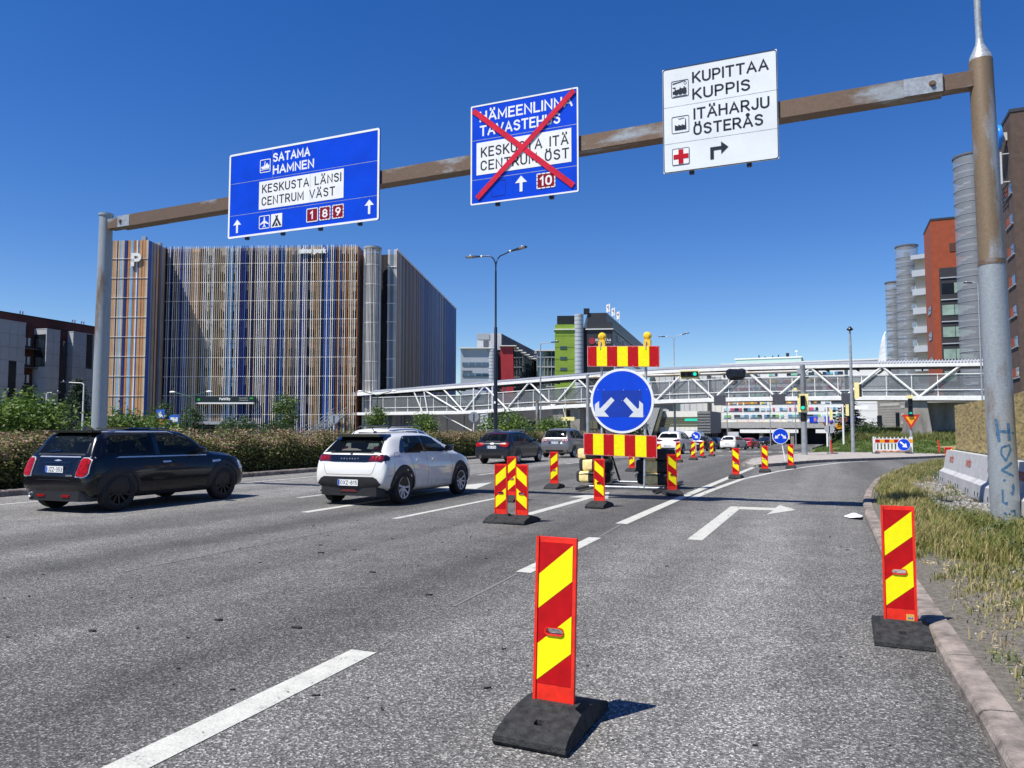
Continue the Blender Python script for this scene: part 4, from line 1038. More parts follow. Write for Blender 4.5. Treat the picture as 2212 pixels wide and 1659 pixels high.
# corrugated roof sheet: ribs run across the bridge
m_ = MB(); n_ = 0; vs_ = []; x = 4.0; st = 0.14; prof = []
while x < 81.5:
    prof += [(x, 0.0), (x + st * .6, 0.0), (x + st * 1.0, 0.10), (x + st * 1.6, 0.10)]; x += st * 2
for px_, pz_ in prof:
    z = zr(px_) - 0.44 + pz_
    vs_ += [(px_, 0.06, z), (px_, 1.5, z + 0.36), (px_, 2.0, z + 0.36), (px_, WD, z)]
m_.add(vs_, [(4 * i + j, 4 * i + 4 + j, 4 * i + 5 + j, 4 * i + 1 + j) for i in range(len(prof) - 1) for j in range(3)])
m_.build('corrugated_roof', mat('corrugated_roof_grey', (0.46, 0.48, 0.51), 0.45, 0.2, var=0.08, scale=0.5), fb, kind='stuff')
m_ = MB(); m_.box(0.1, 4.4, -0.1, WD, zr(2) - .5, zr(2) - .2); m_.build('end_roof', WHITE_ST, fb)
# diagonals, each a bar of its own
PEAK = [17.5 + 6.87 * i for i in range(10)]
LOW = [21.0 + 6.84 * i for i in range(10)]
for y in (0, WD):
    for i in range(10):
        tp = Vector((PEAK[i], y, zr(PEAK[i]) - .72))
        lows = ([LOW[i - 1]] if i > 0 else []) + [LOW[i]]
        for lx in lows:
            if lx > 82: continue
            MB().tube([(lx, y, zb(lx) + .34), tp], 0.115, 8).build('diagonal', WHITE_ST, fb, smooth=40)
    for x0_, x1_ in ((12.4, 14.0), (14.2, 14.9)):
        MB().tube([(x1_, y, zb(x1_) + .3), (x0_, y, zr(x0_) - .72)], 0.10, 8).build('diagonal', WHITE_ST, fb, smooth=40)
    MB().tube([(14.3, y, zr(14) - .72), (20.3, y, zb(20) + .34)], 0.11, 8).build('diagonal', WHITE_ST, fb, smooth=40)
    for x in (0.4, 4.4, 22.6, 25.6): MB().tube([(x, y, zb(x) + .2), (x, y, zr(x) - .6)], 0.11, 8).build('post', WHITE_ST, fb, smooth=40)
# glazing panes between slim posts
m = bpy.data.materials.new('tinted_bridge_glass'); m.use_nodes = True
n, l = m.node_tree.nodes, m.node_tree.links
p = n['Principled BSDF']; p.inputs['Base Color'].default_value = (0.26, 0.27, 0.28, 1); p.inputs['Roughness'].default_value = 0.15
tr = n.new('ShaderNodeBsdfTransparent'); tr.inputs[0].default_value = (0.92, 0.93, 0.94, 1); mx = n.new('ShaderNodeMixShader'); mx.inputs[0].default_value = 0.27
l.new(tr.outputs[0], mx.inputs[1]); l.new(p.outputs[0], mx.inputs[2]); l.new(mx.outputs[0], n['Material Output'].inputs['Surface'])
BGLASS = m
px = [4.4 + 2.28 * i for i in range(34)]
for y, s_ in ((0.14, 1), (WD - 0.14, -1)):
    for a, b in zip(px[:-1], px[1:]):
        for lo, hi in ((0.42, 1.0), (1.08, 2.55)):
            MB().add([(a + .04, y, zb(a) + lo), (b - .04, y, zb(b) + lo), (b - .04, y, zb(b) + hi), (a + .04, y, zb(a) + hi), (a + .04, y + .02 * s_, zb(a) + lo), (b - .04, y + .02 * s_, zb(b) + lo), (b - .04, y + .02 * s_, zb(b) + hi), (a + .04, y + .02 * s_, zb(a) + hi)],
                     [(0, 1, 2, 3), (7, 6, 5, 4), (0, 4, 5, 1), (2, 6, 7, 3), (1, 5, 6, 2), (0, 3, 7, 4)]).build('glass_pane', BGLASS, fb)
        MB().box(a - .035, a + .035, y - .04, y + .04, zb(a) + .38, zb(a) + 2.62).build('glazing_post', WHITE_ST, fb)
    for dz in (0.40, 1.04, 2.60):
        m_ = MB(); poly_bar(m_, y - .05 * s_, dz, 0.08, 0.08, x0=4.4, x1=81.5); m_.build('glazing_rail', WHITE_ST, fb)
m_ = MB(); poly_bar(m_, WD * .5, 1.5, 0.06, 0.06, x0=6, x1=81); m_.build('hand_rail', GALV, fb)
# blue direction panels hung inside, lamp boxes and dark plates on the chord
MB().box(0.6, 4.2, 0.8, 0.9, zb(2) + 2.75, zb(2) + 3.0).build('hanging_panel', SIGN_BLUE, fb)
MB().box(23.0, 25.8, 0.6, 0.7, zb(24) + 3.05, zb(24) + 3.35).build('hanging_panel', SIGN_BLUE, fb)
MB().box(23.0, 25.6, 0.5, 0.72, zb(24) + 3.36, zb(24) + 3.6).build('hanging_lamp', WHITE_ST, fb)
for x in (55.9, 62.3, 69.2): MB().box(x - .62, x + .62, -0.28, -0.13, zb(x) - .42, zb(x) + .72).build('chord_plate', mat('plate_dark_grey', (0.055, 0.058, 0.07), 0.6), fb)
# concrete piers (parts of the bridge)
def pier(x, w0, w1, d0, d1, dx=0.0, z0=-0.5):
    m_ = MB(); zt_ = zb(x) - .12
    m_.add([(x - w0 + dx, WD / 2 - d0, z0), (x + w0 + dx, WD / 2 - d0, z0), (x + w0 + dx, WD / 2 + d0, z0), (x - w0 + dx, WD / 2 + d0, z0), (x - w1, WD / 2 - d1, zt_), (x + w1, WD / 2 - d1, zt_), (x + w1, WD / 2 + d1, zt_), (x - w1, WD / 2 + d1, zt_)],
           [(0, 3, 2, 1), (4, 5, 6, 7), (0, 1, 5, 4), (1, 2, 6, 5), (2, 3, 7, 6), (3, 0, 4, 7)])
    m_.build('pier', CONC_D, fb)
    MB().lathe([(.28, 0), (.28, .2), (.2, .24)], 14, (x, WD / 2 - .9, zt_ - .03)).build('bearing', WHITE_ST, fb)
pier(75.4, 1.55, 0.95, 1.2, 1.5)
pier(35.2, .75, .75, 1.3, 1.5, dx=0.55)
pier(37.6, .6, .7, 1.0, 1.2, dx=-.3)
MB().tube([(36.2, -.2, zb(36) + .2), (36.6, -.1, 2.5), (37.4, -.1, -0.6)], .06, 8).build('drain_pipe', WHITE_ST, fb)
MB().box(75.9, 80.5, 2.3, 2.9, -.4, zb(76) - .2).build('rear_wall', CONC_D, fb)
for x in (4.5, 24.8): MB().box(x - .12, x + .12, .3, .6, -0.5, zb(x)).box(x - .12, x + .12, WD - .6, WD - .3, -0.5, zb(x)).build('leg', WHITE_ST, fb)
MB().tube([(4.4, .4, zb(4)), (2.4, .4, 0.9)], .06, 8).tube([(17, .3, zb(17)), (22.2, .3, 1.4)], .06, 8).each('brace', WHITE_ST, fb)
MB().box(23.9, 25.1, -.3, .2, -.5, zb(24) - .1).build('lattice_cover', GALV, fb)
for i in range(9): MB().bar((23.9, -.34, 0.1 + .42 * i), (25.1, -.34, 0.3 + .42 * i), .05).each('lattice_strip', WHITE_ST, fb)

# steel stair from the ground up to the left end
stt = thing('steel_stair', 'galvanised steel stair rising to the left end of the footbridge', 'stair', (-64.6, 80.6, -0.3), math.atan2(12.9, -1.9))
LN, HT = 13.0, 4.2
for y in (0, 1.8):
    m_ = MB(); m_.bar((0, y, 0.1), (LN * .45, y, HT * .45), .08, .3); m_.bar((LN * .45, y, HT * .45), (LN * .55, y, HT * .45), .08, .3); m_.bar((LN * .55, y, HT * .45), (LN, y, HT), .08, .3); m_.build('stringer', GALV, stt)
    for dz in (0.55, 1.05):
        m_ = MB(); m_.tube([(0, y, .1 + dz), (LN * .45, y, HT * .45 + dz), (LN * .55, y, HT * .45 + dz), (LN, y, HT + dz), (LN + 1, y, HT + dz)], .035, 6); m_.build('handrail', GALV, stt)
    for i in range(12):
        x = LN * i / 11; z = HT * (x / LN)
        MB().tube([(x, y, z), (x, y, z + 1.1)], .03, 6).build('baluster', GALV, stt)
for i in range(24):
    f = i / 23; MB().box(LN * f, LN * f + .3, .05, 1.75, HT * f + .0, HT * f + .05).build('tread', GALV, stt)
MB().box(LN, LN + 1.2, 0, 1.8, HT - .1, HT + .05).build('landing', GALV, stt)
for x in (4, 7.6, 12.6):
    MB().tube([(x, .2, -.3), (x, .2, HT * x / LN)], .07, 8).tube([(x, 1.6, -.3), (x, 1.6, HT * x / LN)], .07, 8).build('leg', GALV, stt)

# second stair seen under the bridge, dark
st2 = thing('dark_stair', 'dark steel stair coming down under the footbridge right of the lamp', 'stair', (-39.5, 93.0, -0.6), 0.0)
m_ = MB()
for y in (0, 2.0): m_.bar((-3.5, y, 4.2), (4.5, y, 0), .1, .8)
for i in range(16): m_.box(-3.4 + .5 * i, -3.1 + .5 * i, 0, 2, 4.1 - .265 * i, 4.15 - .265 * i)
m_.build('flight', mat('dark_stair_steel', (0.10, 0.105, 0.115), 0.5), st2)
MB().slab([(-3.4, 4.6), (4.6, 0.4), (4.6, 1.4), (-3.4, 5.6)], -.08, 0).build('balustrade', mat('dark_balustrade', (0.16, 0.165, 0.175), 0.4), st2)
MB().tube([(-3.2, 0, 0), (-3.2, 0, 4)], .07, 8).tube([(-3.2, 0, 2.8), (-1, 0, 0)], .05, 8).tube([(-5.5, 0, 3.6), (-3.2, 0, .6)], .05, 8).build('leg', GALV, st2)
# ------------------------------------------------------------------ sign gantry over the road
PLAIN = rust_mat('pole_galvanised', 0.24)
RUSTY = rust_mat('pole_rusty', 0.88, rust=(.21, .15, .09))
BEAMRUST = rust_mat('beam_rusty', 0.80, rust=(0.155, 0.10, 0.062), stretch=(0.35, 1, 1))
gy = thing('sign_gantry', 'rusty steel sign gantry spanning all lanes between two round poles', 'gantry', (-7.2, 13.3, 0))
ox = 7.2
m_ = MB(); m_.lathe([(.180, -.1), (.180, 1.2), (.157, 6.92), (0, 6.94)], 32, (-16.9 + ox, 0, 0)); m_.build('left_pole', PLAIN, gy, smooth=40)
m_ = MB(); m_.lathe([(.157, 6.9), (.175, 6.91), (.175, 6.97), (0, 6.99)], 32, (-16.9 + ox, 0, 0)); m_.build('pole_cap', GALV, gy, smooth=40)
m_ = MB()
def rp(z): return 2.375 - .0125 * z + ox
m_.tube([(rp(-.1), 0, -.1), (rp(.6), 0, .6), (rp(4.02), 0, 4.02)], [.192, .192, .178], 32); m_.build('right_pole', PLAIN, gy, smooth=40)
m_ = MB(); m_.tube([(rp(4.0), 0, 4.0), (rp(7.2), 0, 7.2)], [.176, .163], 32); m_.build('right_pole_upper', RUSTY, gy, smooth=40)
m_ = MB(); m_.tube([(rp(3.97), 0, 3.97), (rp(4.05), 0, 4.05)], [.183, .180], 32); m_.build('pole_collar', BEAMRUST, gy, smooth=40)
m_ = MB(); m_.tube([(rp(7.2), 0, 7.2), (rp(7.26), 0, 7.26), (rp(7.46), 0, 7.46), (rp(7.55), 0, 7.55)], [.160, .150, .06, .052], 24); m_.build('mast_cone', GALV, gy, smooth=40)
m_ = MB(); m_.tube([(rp(7.5), 0, 7.5), (rp(11.5), 0, 11.5)], [.052, .040], 16); m_.build('lamp_mast', GALV, gy, smooth=40)
m_ = MB(); m_.tube([(rp(11.5), 0, 11.45), (rp(11.5) - .2, 0, 11.8), (rp(11.5) - 1.2, 0, 12.0)], .035, 10); m_.box(rp(11.5) - 2.0, rp(11.5) - 1.1, -.15, .15, 11.95, 12.08); m_.build('mast_lamp', GALV, gy)
za, zc = 6.66, 6.90
def zbm(x): return za + (zc - za) * ((x - ox) + 16.6) / 18.7
m_ = MB(); m_.bar((-16.3 + ox, 0, zbm(-16.3 + ox)), (1.75 + ox, 0, zbm(1.75 + ox)), .30, .29); m_.build('beam', BEAMRUST, gy)
m_ = MB(); m_.bar((-16.7 + ox, 0, zbm(-16.7 + ox)), (-16.31 + ox, 0, zbm(-16.31 + ox)), .24, .25); m_.bar((1.76 + ox, 0, zbm(1.76 + ox)), (2.2 + ox, 0, zbm(2.2 + ox)), .22, .25); m_.each('beam_stub', BEAMRUST, gy)
m_ = MB(); m_.box(-16.3 + ox, -15.9 + ox, -.156, -.15, zbm(-16 + ox) - .14, zbm(-16 + ox) + .14); m_.box(1.2 + ox, 1.74 + ox, -.156, -.15, zbm(1.5 + ox) - .14, zbm(1.5 + ox) + .14); m_.each('bare_end_plate', GALV, gy)
for x in (-16.2, 1.6):
    m_ = MB(); m_.lathe([(0, -.03), (.035, -.03), (.035, 0), (.055, 0), (.055, .012)], 8, (x + ox, -.16, zbm(x + ox)), 'y'); m_.build('bolt', BEAMRUST, gy)
# graffiti painted on the right pole: strokes hugging the tube
GRAF = mat('blue_spray_paint', (0.018, 0.085, 0.19), 0.6, var=0.4, scale=26, var_col=(0.10, 0.19, 0.28))
def graf(strokes, w):
    m_ = MB()
    for st in strokes:
        pts = []
        for (a0, z0), (a1, z1) in zip(st[:-1], st[1:]):
            k = max(2, int(math.hypot(a1 - a0, z1 - z0) / .02))
            pts += [(a0 + (a1 - a0) * i / k, z0 + (z1 - z0) * i / k) for i in range(k)]
        pts.append(st[-1])
        V = []
        for i, (a, z) in enumerate(pts):
            q0, q1 = pts[max(i - 1, 0)], pts[min(i + 1, len(pts) - 1)]
            d = Vector((q1[0] - q0[0], q1[1] - q0[1])).normalized(); nn = Vector((-d.y, d.x)) * w * random.uniform(.42, .6)
            for sgn in (1, 0, -1):
                aa, zz = a + nn.x * sgn, z + nn.y * sgn
                r = .192 - .0041 * max(0, zz - .6) + .0022; th = aa / r - pi / 2 + radians(2)
                V.append((rp(zz) + r * cos(th), r * sin(th), zz))
        n = len(pts)
        m_.add(V, [(3 * i + j, 3 * i + j + 1, 3 * i + j + 4, 3 * i + j + 3) for i in range(n - 1) for j in (0, 1)])
    m_.build('graffiti', GRAF, gy)
graf([[(-.10, 1.62), (-.07, 1.28)], [(-.08, 1.44), (.07, 1.43)], [(.06, 1.56), (.065, 1.30)], [(.125, 1.43), (.13, 1.40)]], .042)
graf([[(-.055, 1.12), (-.04, 1.20), (.06, 1.24), (.075, 1.17), (.00, 1.00), (-.055, 1.11)]], .026)
graf([[(.08, .98), (-.055, .86), (.10, .78)]], .034)
graf([[(-.04, .70), (-.02, .73)], [(.07, .60), (.09, .66), (.07, .50), (.05, .55)]], .034)
graf([[(-.06, .58), (-.065, .40), (-.02, .36), (-.015, .40)], [(.03, .26), (.08, .28), (.09, .20)], [(-.06, .22), (-.03, .24)]], .028)

# ------------------------------------------------------------------ the three overhead signs
YS = 13.10
def flat(poly, y, m, parent, name, th=.004, label=None):
    return MB().slab(poly, y - th, y).build(name, m, parent, label=label)
def border(x0, x1, z0, z1, w, r, y, m, parent, name='border'):
    a, b = rrect(x0, x1, z0, z1, r, 5), rrect(x0 + w, x1 - w, z0 + w, z1 - w, max(r - w, .006), 5)
    k = len(a); mb = MB()
    mb.add([(x, y - .004, z) for x, z in a] + [(x, y - .004, z) for x, z in b] + [(x, y, z) for x, z in a] + [(x, y, z) for x, z in b],
           [(i, (i + 1) % k, k + (i + 1) % k, k + i) for i in range(k)] + [(i, 2 * k + i, 2 * k + (i + 1) % k, (i + 1) % k) for i in range(k)] + [(k + i, k + (i + 1) % k, 3 * k + (i + 1) % k, 3 * k + i) for i in range(k)])
    return mb.build(name, m, parent)
def up_arrow(cx, zt, h, w, hw, hh): return [(cx - w / 2, zt - h), (cx + w / 2, zt - h), (cx + w / 2, zt - hh), (cx + hw / 2, zt - hh), (cx, zt), (cx - hw / 2, zt - hh), (cx - w / 2, zt - hh)]
def board(t, x0, x1, z0, z1, seams, m):
    zs = [z0] + seams + [z1]
    for a, b in zip(zs[:-1], zs[1:]):
        MB().box(x0, x1, YS, YS + .03, a + .004, b - .004).build('board_panel', m, t)
    for q in seams: MB().box(x0, x1, YS - .001, YS + .02, q - .005, q + .005).build('panel_joint', GALV, t)
    m_ = MB(); k = max(2, int((x1 - x0) / .9))
    for i in range(k):
        x = x0 + (x1 - x0) * (i + .5) / k
        m_.box(x - .04, x + .04, YS + .03, YS + .10, z0 - .05, z1 - .05)
    m_.build('bracket', DARK_METAL, t)
def dashed(x0, x1, z0, z1, y, parent):
    m_ = MB(); w = .022
    for i in range(4):
        a = x0 + (x1 - x0) * (i + .1) / 4; b = a + (x1 - x0) * .8 / 4
        m_.box(a, b, y - .004, y, z0, z0 + w); m_.box(a, b, y - .004, y, z1 - w, z1)
        a = z0 + (z1 - z0) * (i + .1) / 4; b = a + (z1 - z0) * .8 / 4
        m_.box(x0, x0 + w, y - .004, y, a, b); m_.box(x1 - w, x1, y - .004, y, a, b)
    m_.build('dashed_border', WHITE, parent)
y1, y2, y3 = YS - .001, YS - .005, YS - .009
# 1: two straight lanes, harbour and western centre
s1 = thing('road_sign', 'wide blue overhead sign for SATAMA HAMNEN hung at the left of the gantry', 'road sign', (0, 0, 0), 0, 'overhead signs on the gantry')
board(s1, -12.66, -8.58, 5.84, 7.81, [6.365, 7.11], SIGN_BLUE)
border(-12.66, -8.58, 5.84, 7.81, .045, .05, y1, WHITE, s1)
border(-11.76, -11.46, 7.26, 7.565, .018, .03, y1, WHITE, s1, 'symbol_frame')
flat([(-11.73, 7.40), (-11.70, 7.345), (-11.50, 7.345), (-11.485, 7.42), (-11.53, 7.43), (-11.54, 7.47), (-11.57, 7.47), (-11.60, 7.435), (-11.64, 7.43), (-11.655, 7.41)], y1, WHITE, s1, 'ship_symbol')
flat([(-11.64, 7.44), (-11.62, 7.52), (-11.605, 7.52), (-11.615, 7.44)], y1, WHITE, s1, 'ship_symbol')
flat([(-11.74, 7.315), (-11.48, 7.325), (-11.48, 7.335), (-11.74, 7.33)], y1, WHITE, s1, 'ship_symbol')
sign_text('SATAMA', -11.38, -10.39, 7.465, .205, y1, WHITE, s1, w=.185)
sign_text('HAMNEN', -11.375, -10.28, 7.185, .205, y1, WHITE, s1, w=.185)
flat(rect(-11.77, -9.475, 6.42, 7.06), y1, WHITE, s1, 'white_field')
sign_text('KESKUSTA LÄNSI', -11.67, -9.55, 6.785, .20, y2, BLACK, s1, w=.155, gap=.34)
sign_text('CENTRUM VÄST', -11.68, -9.71, 6.50, .20, y2, BLACK, s1, w=.155, gap=.34)
MB().box(-10.358, -10.352, y2 - .001, y2, 6.42, 7.06).build('panel_joint', GALV, s1)
MB().box(-11.398, -11.392, y1 - .001, y1, 7.11, 7.76).build('panel_joint', GALV, s1)
border(-11.755, -11.45, 5.97, 6.275, .018, .03, y1, WHITE, s1, 'symbol_frame')
flat([(-11.625, 6.01), (-11.605, 6.035), (-11.585, 6.01), (-11.56, 6.00), (-11.56, 6.015), (-11.59, 6.05), (-11.59, 6.10), (-11.48, 6.06), (-11.48, 6.085), (-11.585, 6.155), (-11.588, 6.22), (-11.605, 6.25), (-11.622, 6.22), (-11.625, 6.155), (-11.73, 6.085), (-11.73, 6.06), (-11.62, 6.10), (-11.62, 6.05), (-11.65, 6.015), (-11.65, 6.00)], y1, WHITE, s1, 'aeroplane_symbol')
flat(rect(-11.415, -11.105, 5.97, 6.278), y1, WHITE, s1, 'white_field')
flat([(-11.39, 6.00), (-11.33, 6.00), (-11.255, 6.14), (-11.18, 6.00), (-11.12, 6.00), (-11.235, 6.19), (-11.215, 6.235), (-11.235, 6.245), (-11.255, 6.215), (-11.28, 6.245), (-11.30, 6.235), (-11.275, 6.19)], y2, BLACK, s1, 'tent_symbol')
flat([(-11.30, 6.0), (-11.255, 6.085), (-11.21, 6.0)], y2, BLACK, s1, 'tent_symbol')
flat(rrect(-10.44, -10.13, 5.98, 6.288, .03), y1, ROUTE_RED, s1, 'route_field'); border(-10.44, -10.13, 5.98, 6.288, .02, .03, y2, WHITE, s1, 'route_frame')
for x0_, d_ in ((-10.10, '8'), (-9.76, '9')):
    flat(rrect(x0_, x0_ + .30, 5.985, 6.29, .03), y1, ROUTE_RED, s1, 'route_field'); dashed(x0_, x0_ + .30, 5.985, 6.29, y2, s1)
    sign_text(d_, x0_ + .095, x0_ + .205, 6.045, .185, y2, WHITE, s1, w=.19)
sign_text('1', -10.325, -10.28, 6.045, .185, y2, WHITE, s1, w=.19)
flat(up_arrow(-12.39, 6.265, .31, .055, .23, .125), y1, WHITE, s1, 'arrow_symbol')
flat(up_arrow(-8.82, 6.30, .31, .055, .23, .125), y1, WHITE, s1, 'arrow_symbol')
# 2: crossed out
s2 = thing('road_sign', 'blue overhead sign crossed out with two red tapes in the middle of the gantry', 'road sign', (0, 0, 0), 0, 'overhead signs on the gantry')
board(s2, -6.45, -4.21, 5.885, 7.89, [6.385, 7.18], SIGN_BLUE)
border(-6.45, -4.21, 5.885, 7.89, .03, .03, y1, WHITE, s2)
sign_text('HÄMEENLINNA', -6.24, -4.34, 7.54, .215, y1, WHITE, s2, w=.165)
sign_text('TAVASTEHUS', -6.235, -4.585, 7.25, .215, y1, WHITE, s2, w=.165)
flat(rect(-6.32, -4.35, 6.475, 7.125), y1, WHITE, s2, 'white_field')
sign_text('KESKUSTA ITÄ', -6.21, -4.42, 6.82, .205, y2, BLACK, s2, w=.155, gap=.34)
sign_text('CENTRUM ÖST', -6.22, -4.41, 6.55, .205, y2, BLACK, s2, w=.155, gap=.34)
flat(up_arrow(-5.37, 6.345, .31, .06, .25, .135), y1, WHITE, s2, 'arrow_symbol')
flat(rrect(-5.05, -4.67, 6.035, 6.335, .03), y1, ROUTE_RED, s2, 'route_field'); dashed(-5.05, -4.67, 6.035, 6.335, y2, s2)
sign_text('10', -4.965, -4.755, 6.09, .19, y2, WHITE, s2, w=.19, gap=.36)
border(-6.0, -5.7, 6.01, 6.32, .008, .01, y1, mat('patch_edge', (0.01, 0.03, 0.25), 0.4), s2, 'covering_patch')
def tape(x0, z0, x1, z1, w, y, mt):
    d = Vector((x1 - x0, z1 - z0)).normalized(); n_ = Vector((-d.y, d.x)) * w / 2
    m_ = MB(); m_.slab([(x0 - n_.x, z0 - n_.y), (x0 + n_.x, z0 + n_.y), (x1 + n_.x, z1 + n_.y), (x1 - n_.x, z1 - n_.y)][::-1], y - .006, y)
    m_.build('red_tape', mt, s2)
TAPE = mat('red_tape', (0.62, 0.012, 0.03), 0.3, var=0.12, scale=5)
tape(-6.39, 7.79, -4.31, 6.01, .105, YS - .012, TAPE)
tape(-6.30, 6.01, -4.29, 7.83, .105, YS - .019, TAPE)
# 3: white exit sign
s3 = thing('road_sign', 'white overhead sign for KUPITTAA KUPPIS at the right of the gantry', 'road sign', (0, 0, 0), 0, 'overhead signs on the gantry')
SW = mat('white_sign_film', (0.72, 0.76, 0.76), 0.4, var=0.04, scale=1.5)
SK = mat('black_sign_film', (0.014, 0.017, 0.024), 0.35, var=0.05)
board(s3, -2.63, -0.69, 6.005, 7.905, [6.53, 7.195], SW)
border(-2.625, -0.695, 6.01, 7.90, .012, .05, y1, SK, s3)
for txt, xa, xb, z, cap_ in (('KUPITTAA', -2.09, -.84, 7.565, 'H'), ('KUPPIS', -2.09, -1.145, 7.265, 'H'), ('ITÄHARJU', -2.075, -.84, 6.905, 'H'), ('ÖSTERÅS', -2.085, -.945, 6.62, 'H')):
    sign_text(txt, xa, xb, z, .205, y1, SK, s3, w=.165)
for z0_ in (7.355, 6.705, 6.125): border(-2.475, -2.17, z0_, z0_ + .305, .008, .025, y1, SK, s3, 'symbol_frame')
flat([(-2.45, 7.42), (-2.42, 7.42), (-2.40, 7.40), (-2.37, 7.40), (-2.35, 7.42), (-2.33, 7.40), (-2.30, 7.40), (-2.28, 7.42), (-2.26, 7.40), (-2.22, 7.40), (-2.205, 7.43), (-2.21, 7.51), (-2.235, 7.515), (-2.24, 7.54), (-2.255, 7.54), (-2.26, 7.51), (-2.30, 7.51), (-2.31, 7.53), (-2.325, 7.53), (-2.33, 7.50), (-2.40, 7.49), (-2.40, 7.545), (-2.45, 7.545), (-2.45, 7.53), (-2.415, 7.525), (-2.415, 7.48), (-2.45, 7.47)], y1, SK, s3, 'train_symbol')
flat([(-2.45, 7.60), (-2.45, 7.62), (-2.22, 7.645), (-2.30, 7.625)], y1, SK, s3, 'train_symbol'); flat([(-2.45, 7.375), (-2.20, 7.375), (-2.20, 7.382), (-2.45, 7.382)], y1, SK, s3, 'train_symbol')
border(-2.255, -2.205, 7.575, 7.625, .004, .024, y1, SK, s3, 'clock_symbol')
flat([(-2.42, 6.76), (-2.22, 6.76), (-2.225, 6.95), (-2.235, 6.95), (-2.245, 6.83), (-2.30, 6.86), (-2.30, 6.83), (-2.36, 6.86), (-2.36, 6.83), (-2.42, 6.86)], y1, SK, s3, 'factory_symbol')
flat([(-2.36, 6.965), (-2.33, 6.95), (-2.29, 6.965), (-2.25, 6.96), (-2.25, 6.968), (-2.29, 6.973), (-2.33, 6.96), (-2.36, 6.973)], y1, SK, s3, 'factory_symbol')
flat(rect(-2.46, -2.185, 6.14, 6.415), y1, WHITE, s3, 'white_field')
cx_, cz_, a_, w_ = -2.32, 6.278, .13, .042
flat([(cx_ - w_, cz_ - a_), (cx_ + w_, cz_ - a_), (cx_ + w_, cz_ - w_), (cx_ + a_, cz_ - w_), (cx_ + a_, cz_ + w_), (cx_ + w_, cz_ + w_), (cx_ + w_, cz_ + a_), (cx_ - w_, cz_ + a_), (cx_ - w_, cz_ + w_), (cx_ - a_, cz_ + w_), (cx_ - a_, cz_ - w_), (cx_ - w_, cz_ - w_)], y2, SIGN_RED, s3, 'cross_symbol')
flat([(-1.815, 6.15), (-1.755, 6.15), (-1.755, 6.305), (-1.63, 6.305), (-1.63, 6.225), (-1.51, 6.335), (-1.63, 6.445), (-1.63, 6.365), (-1.815, 6.365)], y1, SK, s3, 'arrow_symbol')
# ------------------------------------------------------------------ marker panels (delineators)
def boolean_cut(ob, cutter):
    md = ob.modifiers.new('cut', 'BOOLEAN'); md.operation = 'DIFFERENCE'; md.object = cutter; md.solver = 'EXACT'
    bpy.context.view_layer.update()
    dg = bpy.context.evaluated_depsgraph_get()
    me = bpy.data.meshes.new_from_object(ob.evaluated_get(dg))
    ob.modifiers.clear()
    old = ob.data; ob.data = me; me.name = old.name
    bpy.data.meshes.remove(old)
def chamfer_base():
    """rubber foot: sloping shoulders, raised saddle with a slot for the panel"""
    m_ = MB()
    prof = [(-.31, 0), (-.325, .02), (-.32, .045), (-.265, .068), (-.185, .088), (-.10, .102), (-.07, .105), (-.055, .122), (.055, .122), (.07, .105), (.10, .102), (.18, .088), (.26, .066), (.325, .045), (.335, .02), (.32, 0), (.15, 0), (.12, .016), (-.08, .016), (-.11, 0)]
    n = len(prof)
    wv = [.180 if z < .03 else (.178 if z < .06 else .174 if z < .10 else .168 if z < .11 else .130) for y, z in prof]
    m_.add([(-w, y, z) for (y, z), w in zip(prof, wv)] + [(w, y, z) for (y, z), w in zip(prof, wv)],
           [tuple(range(n)), tuple(range(2 * n - 1, n - 1, -1))] + [(i, n + i, n + (i + 1) % n, (i + 1) % n) for i in range(n)])
    return m_
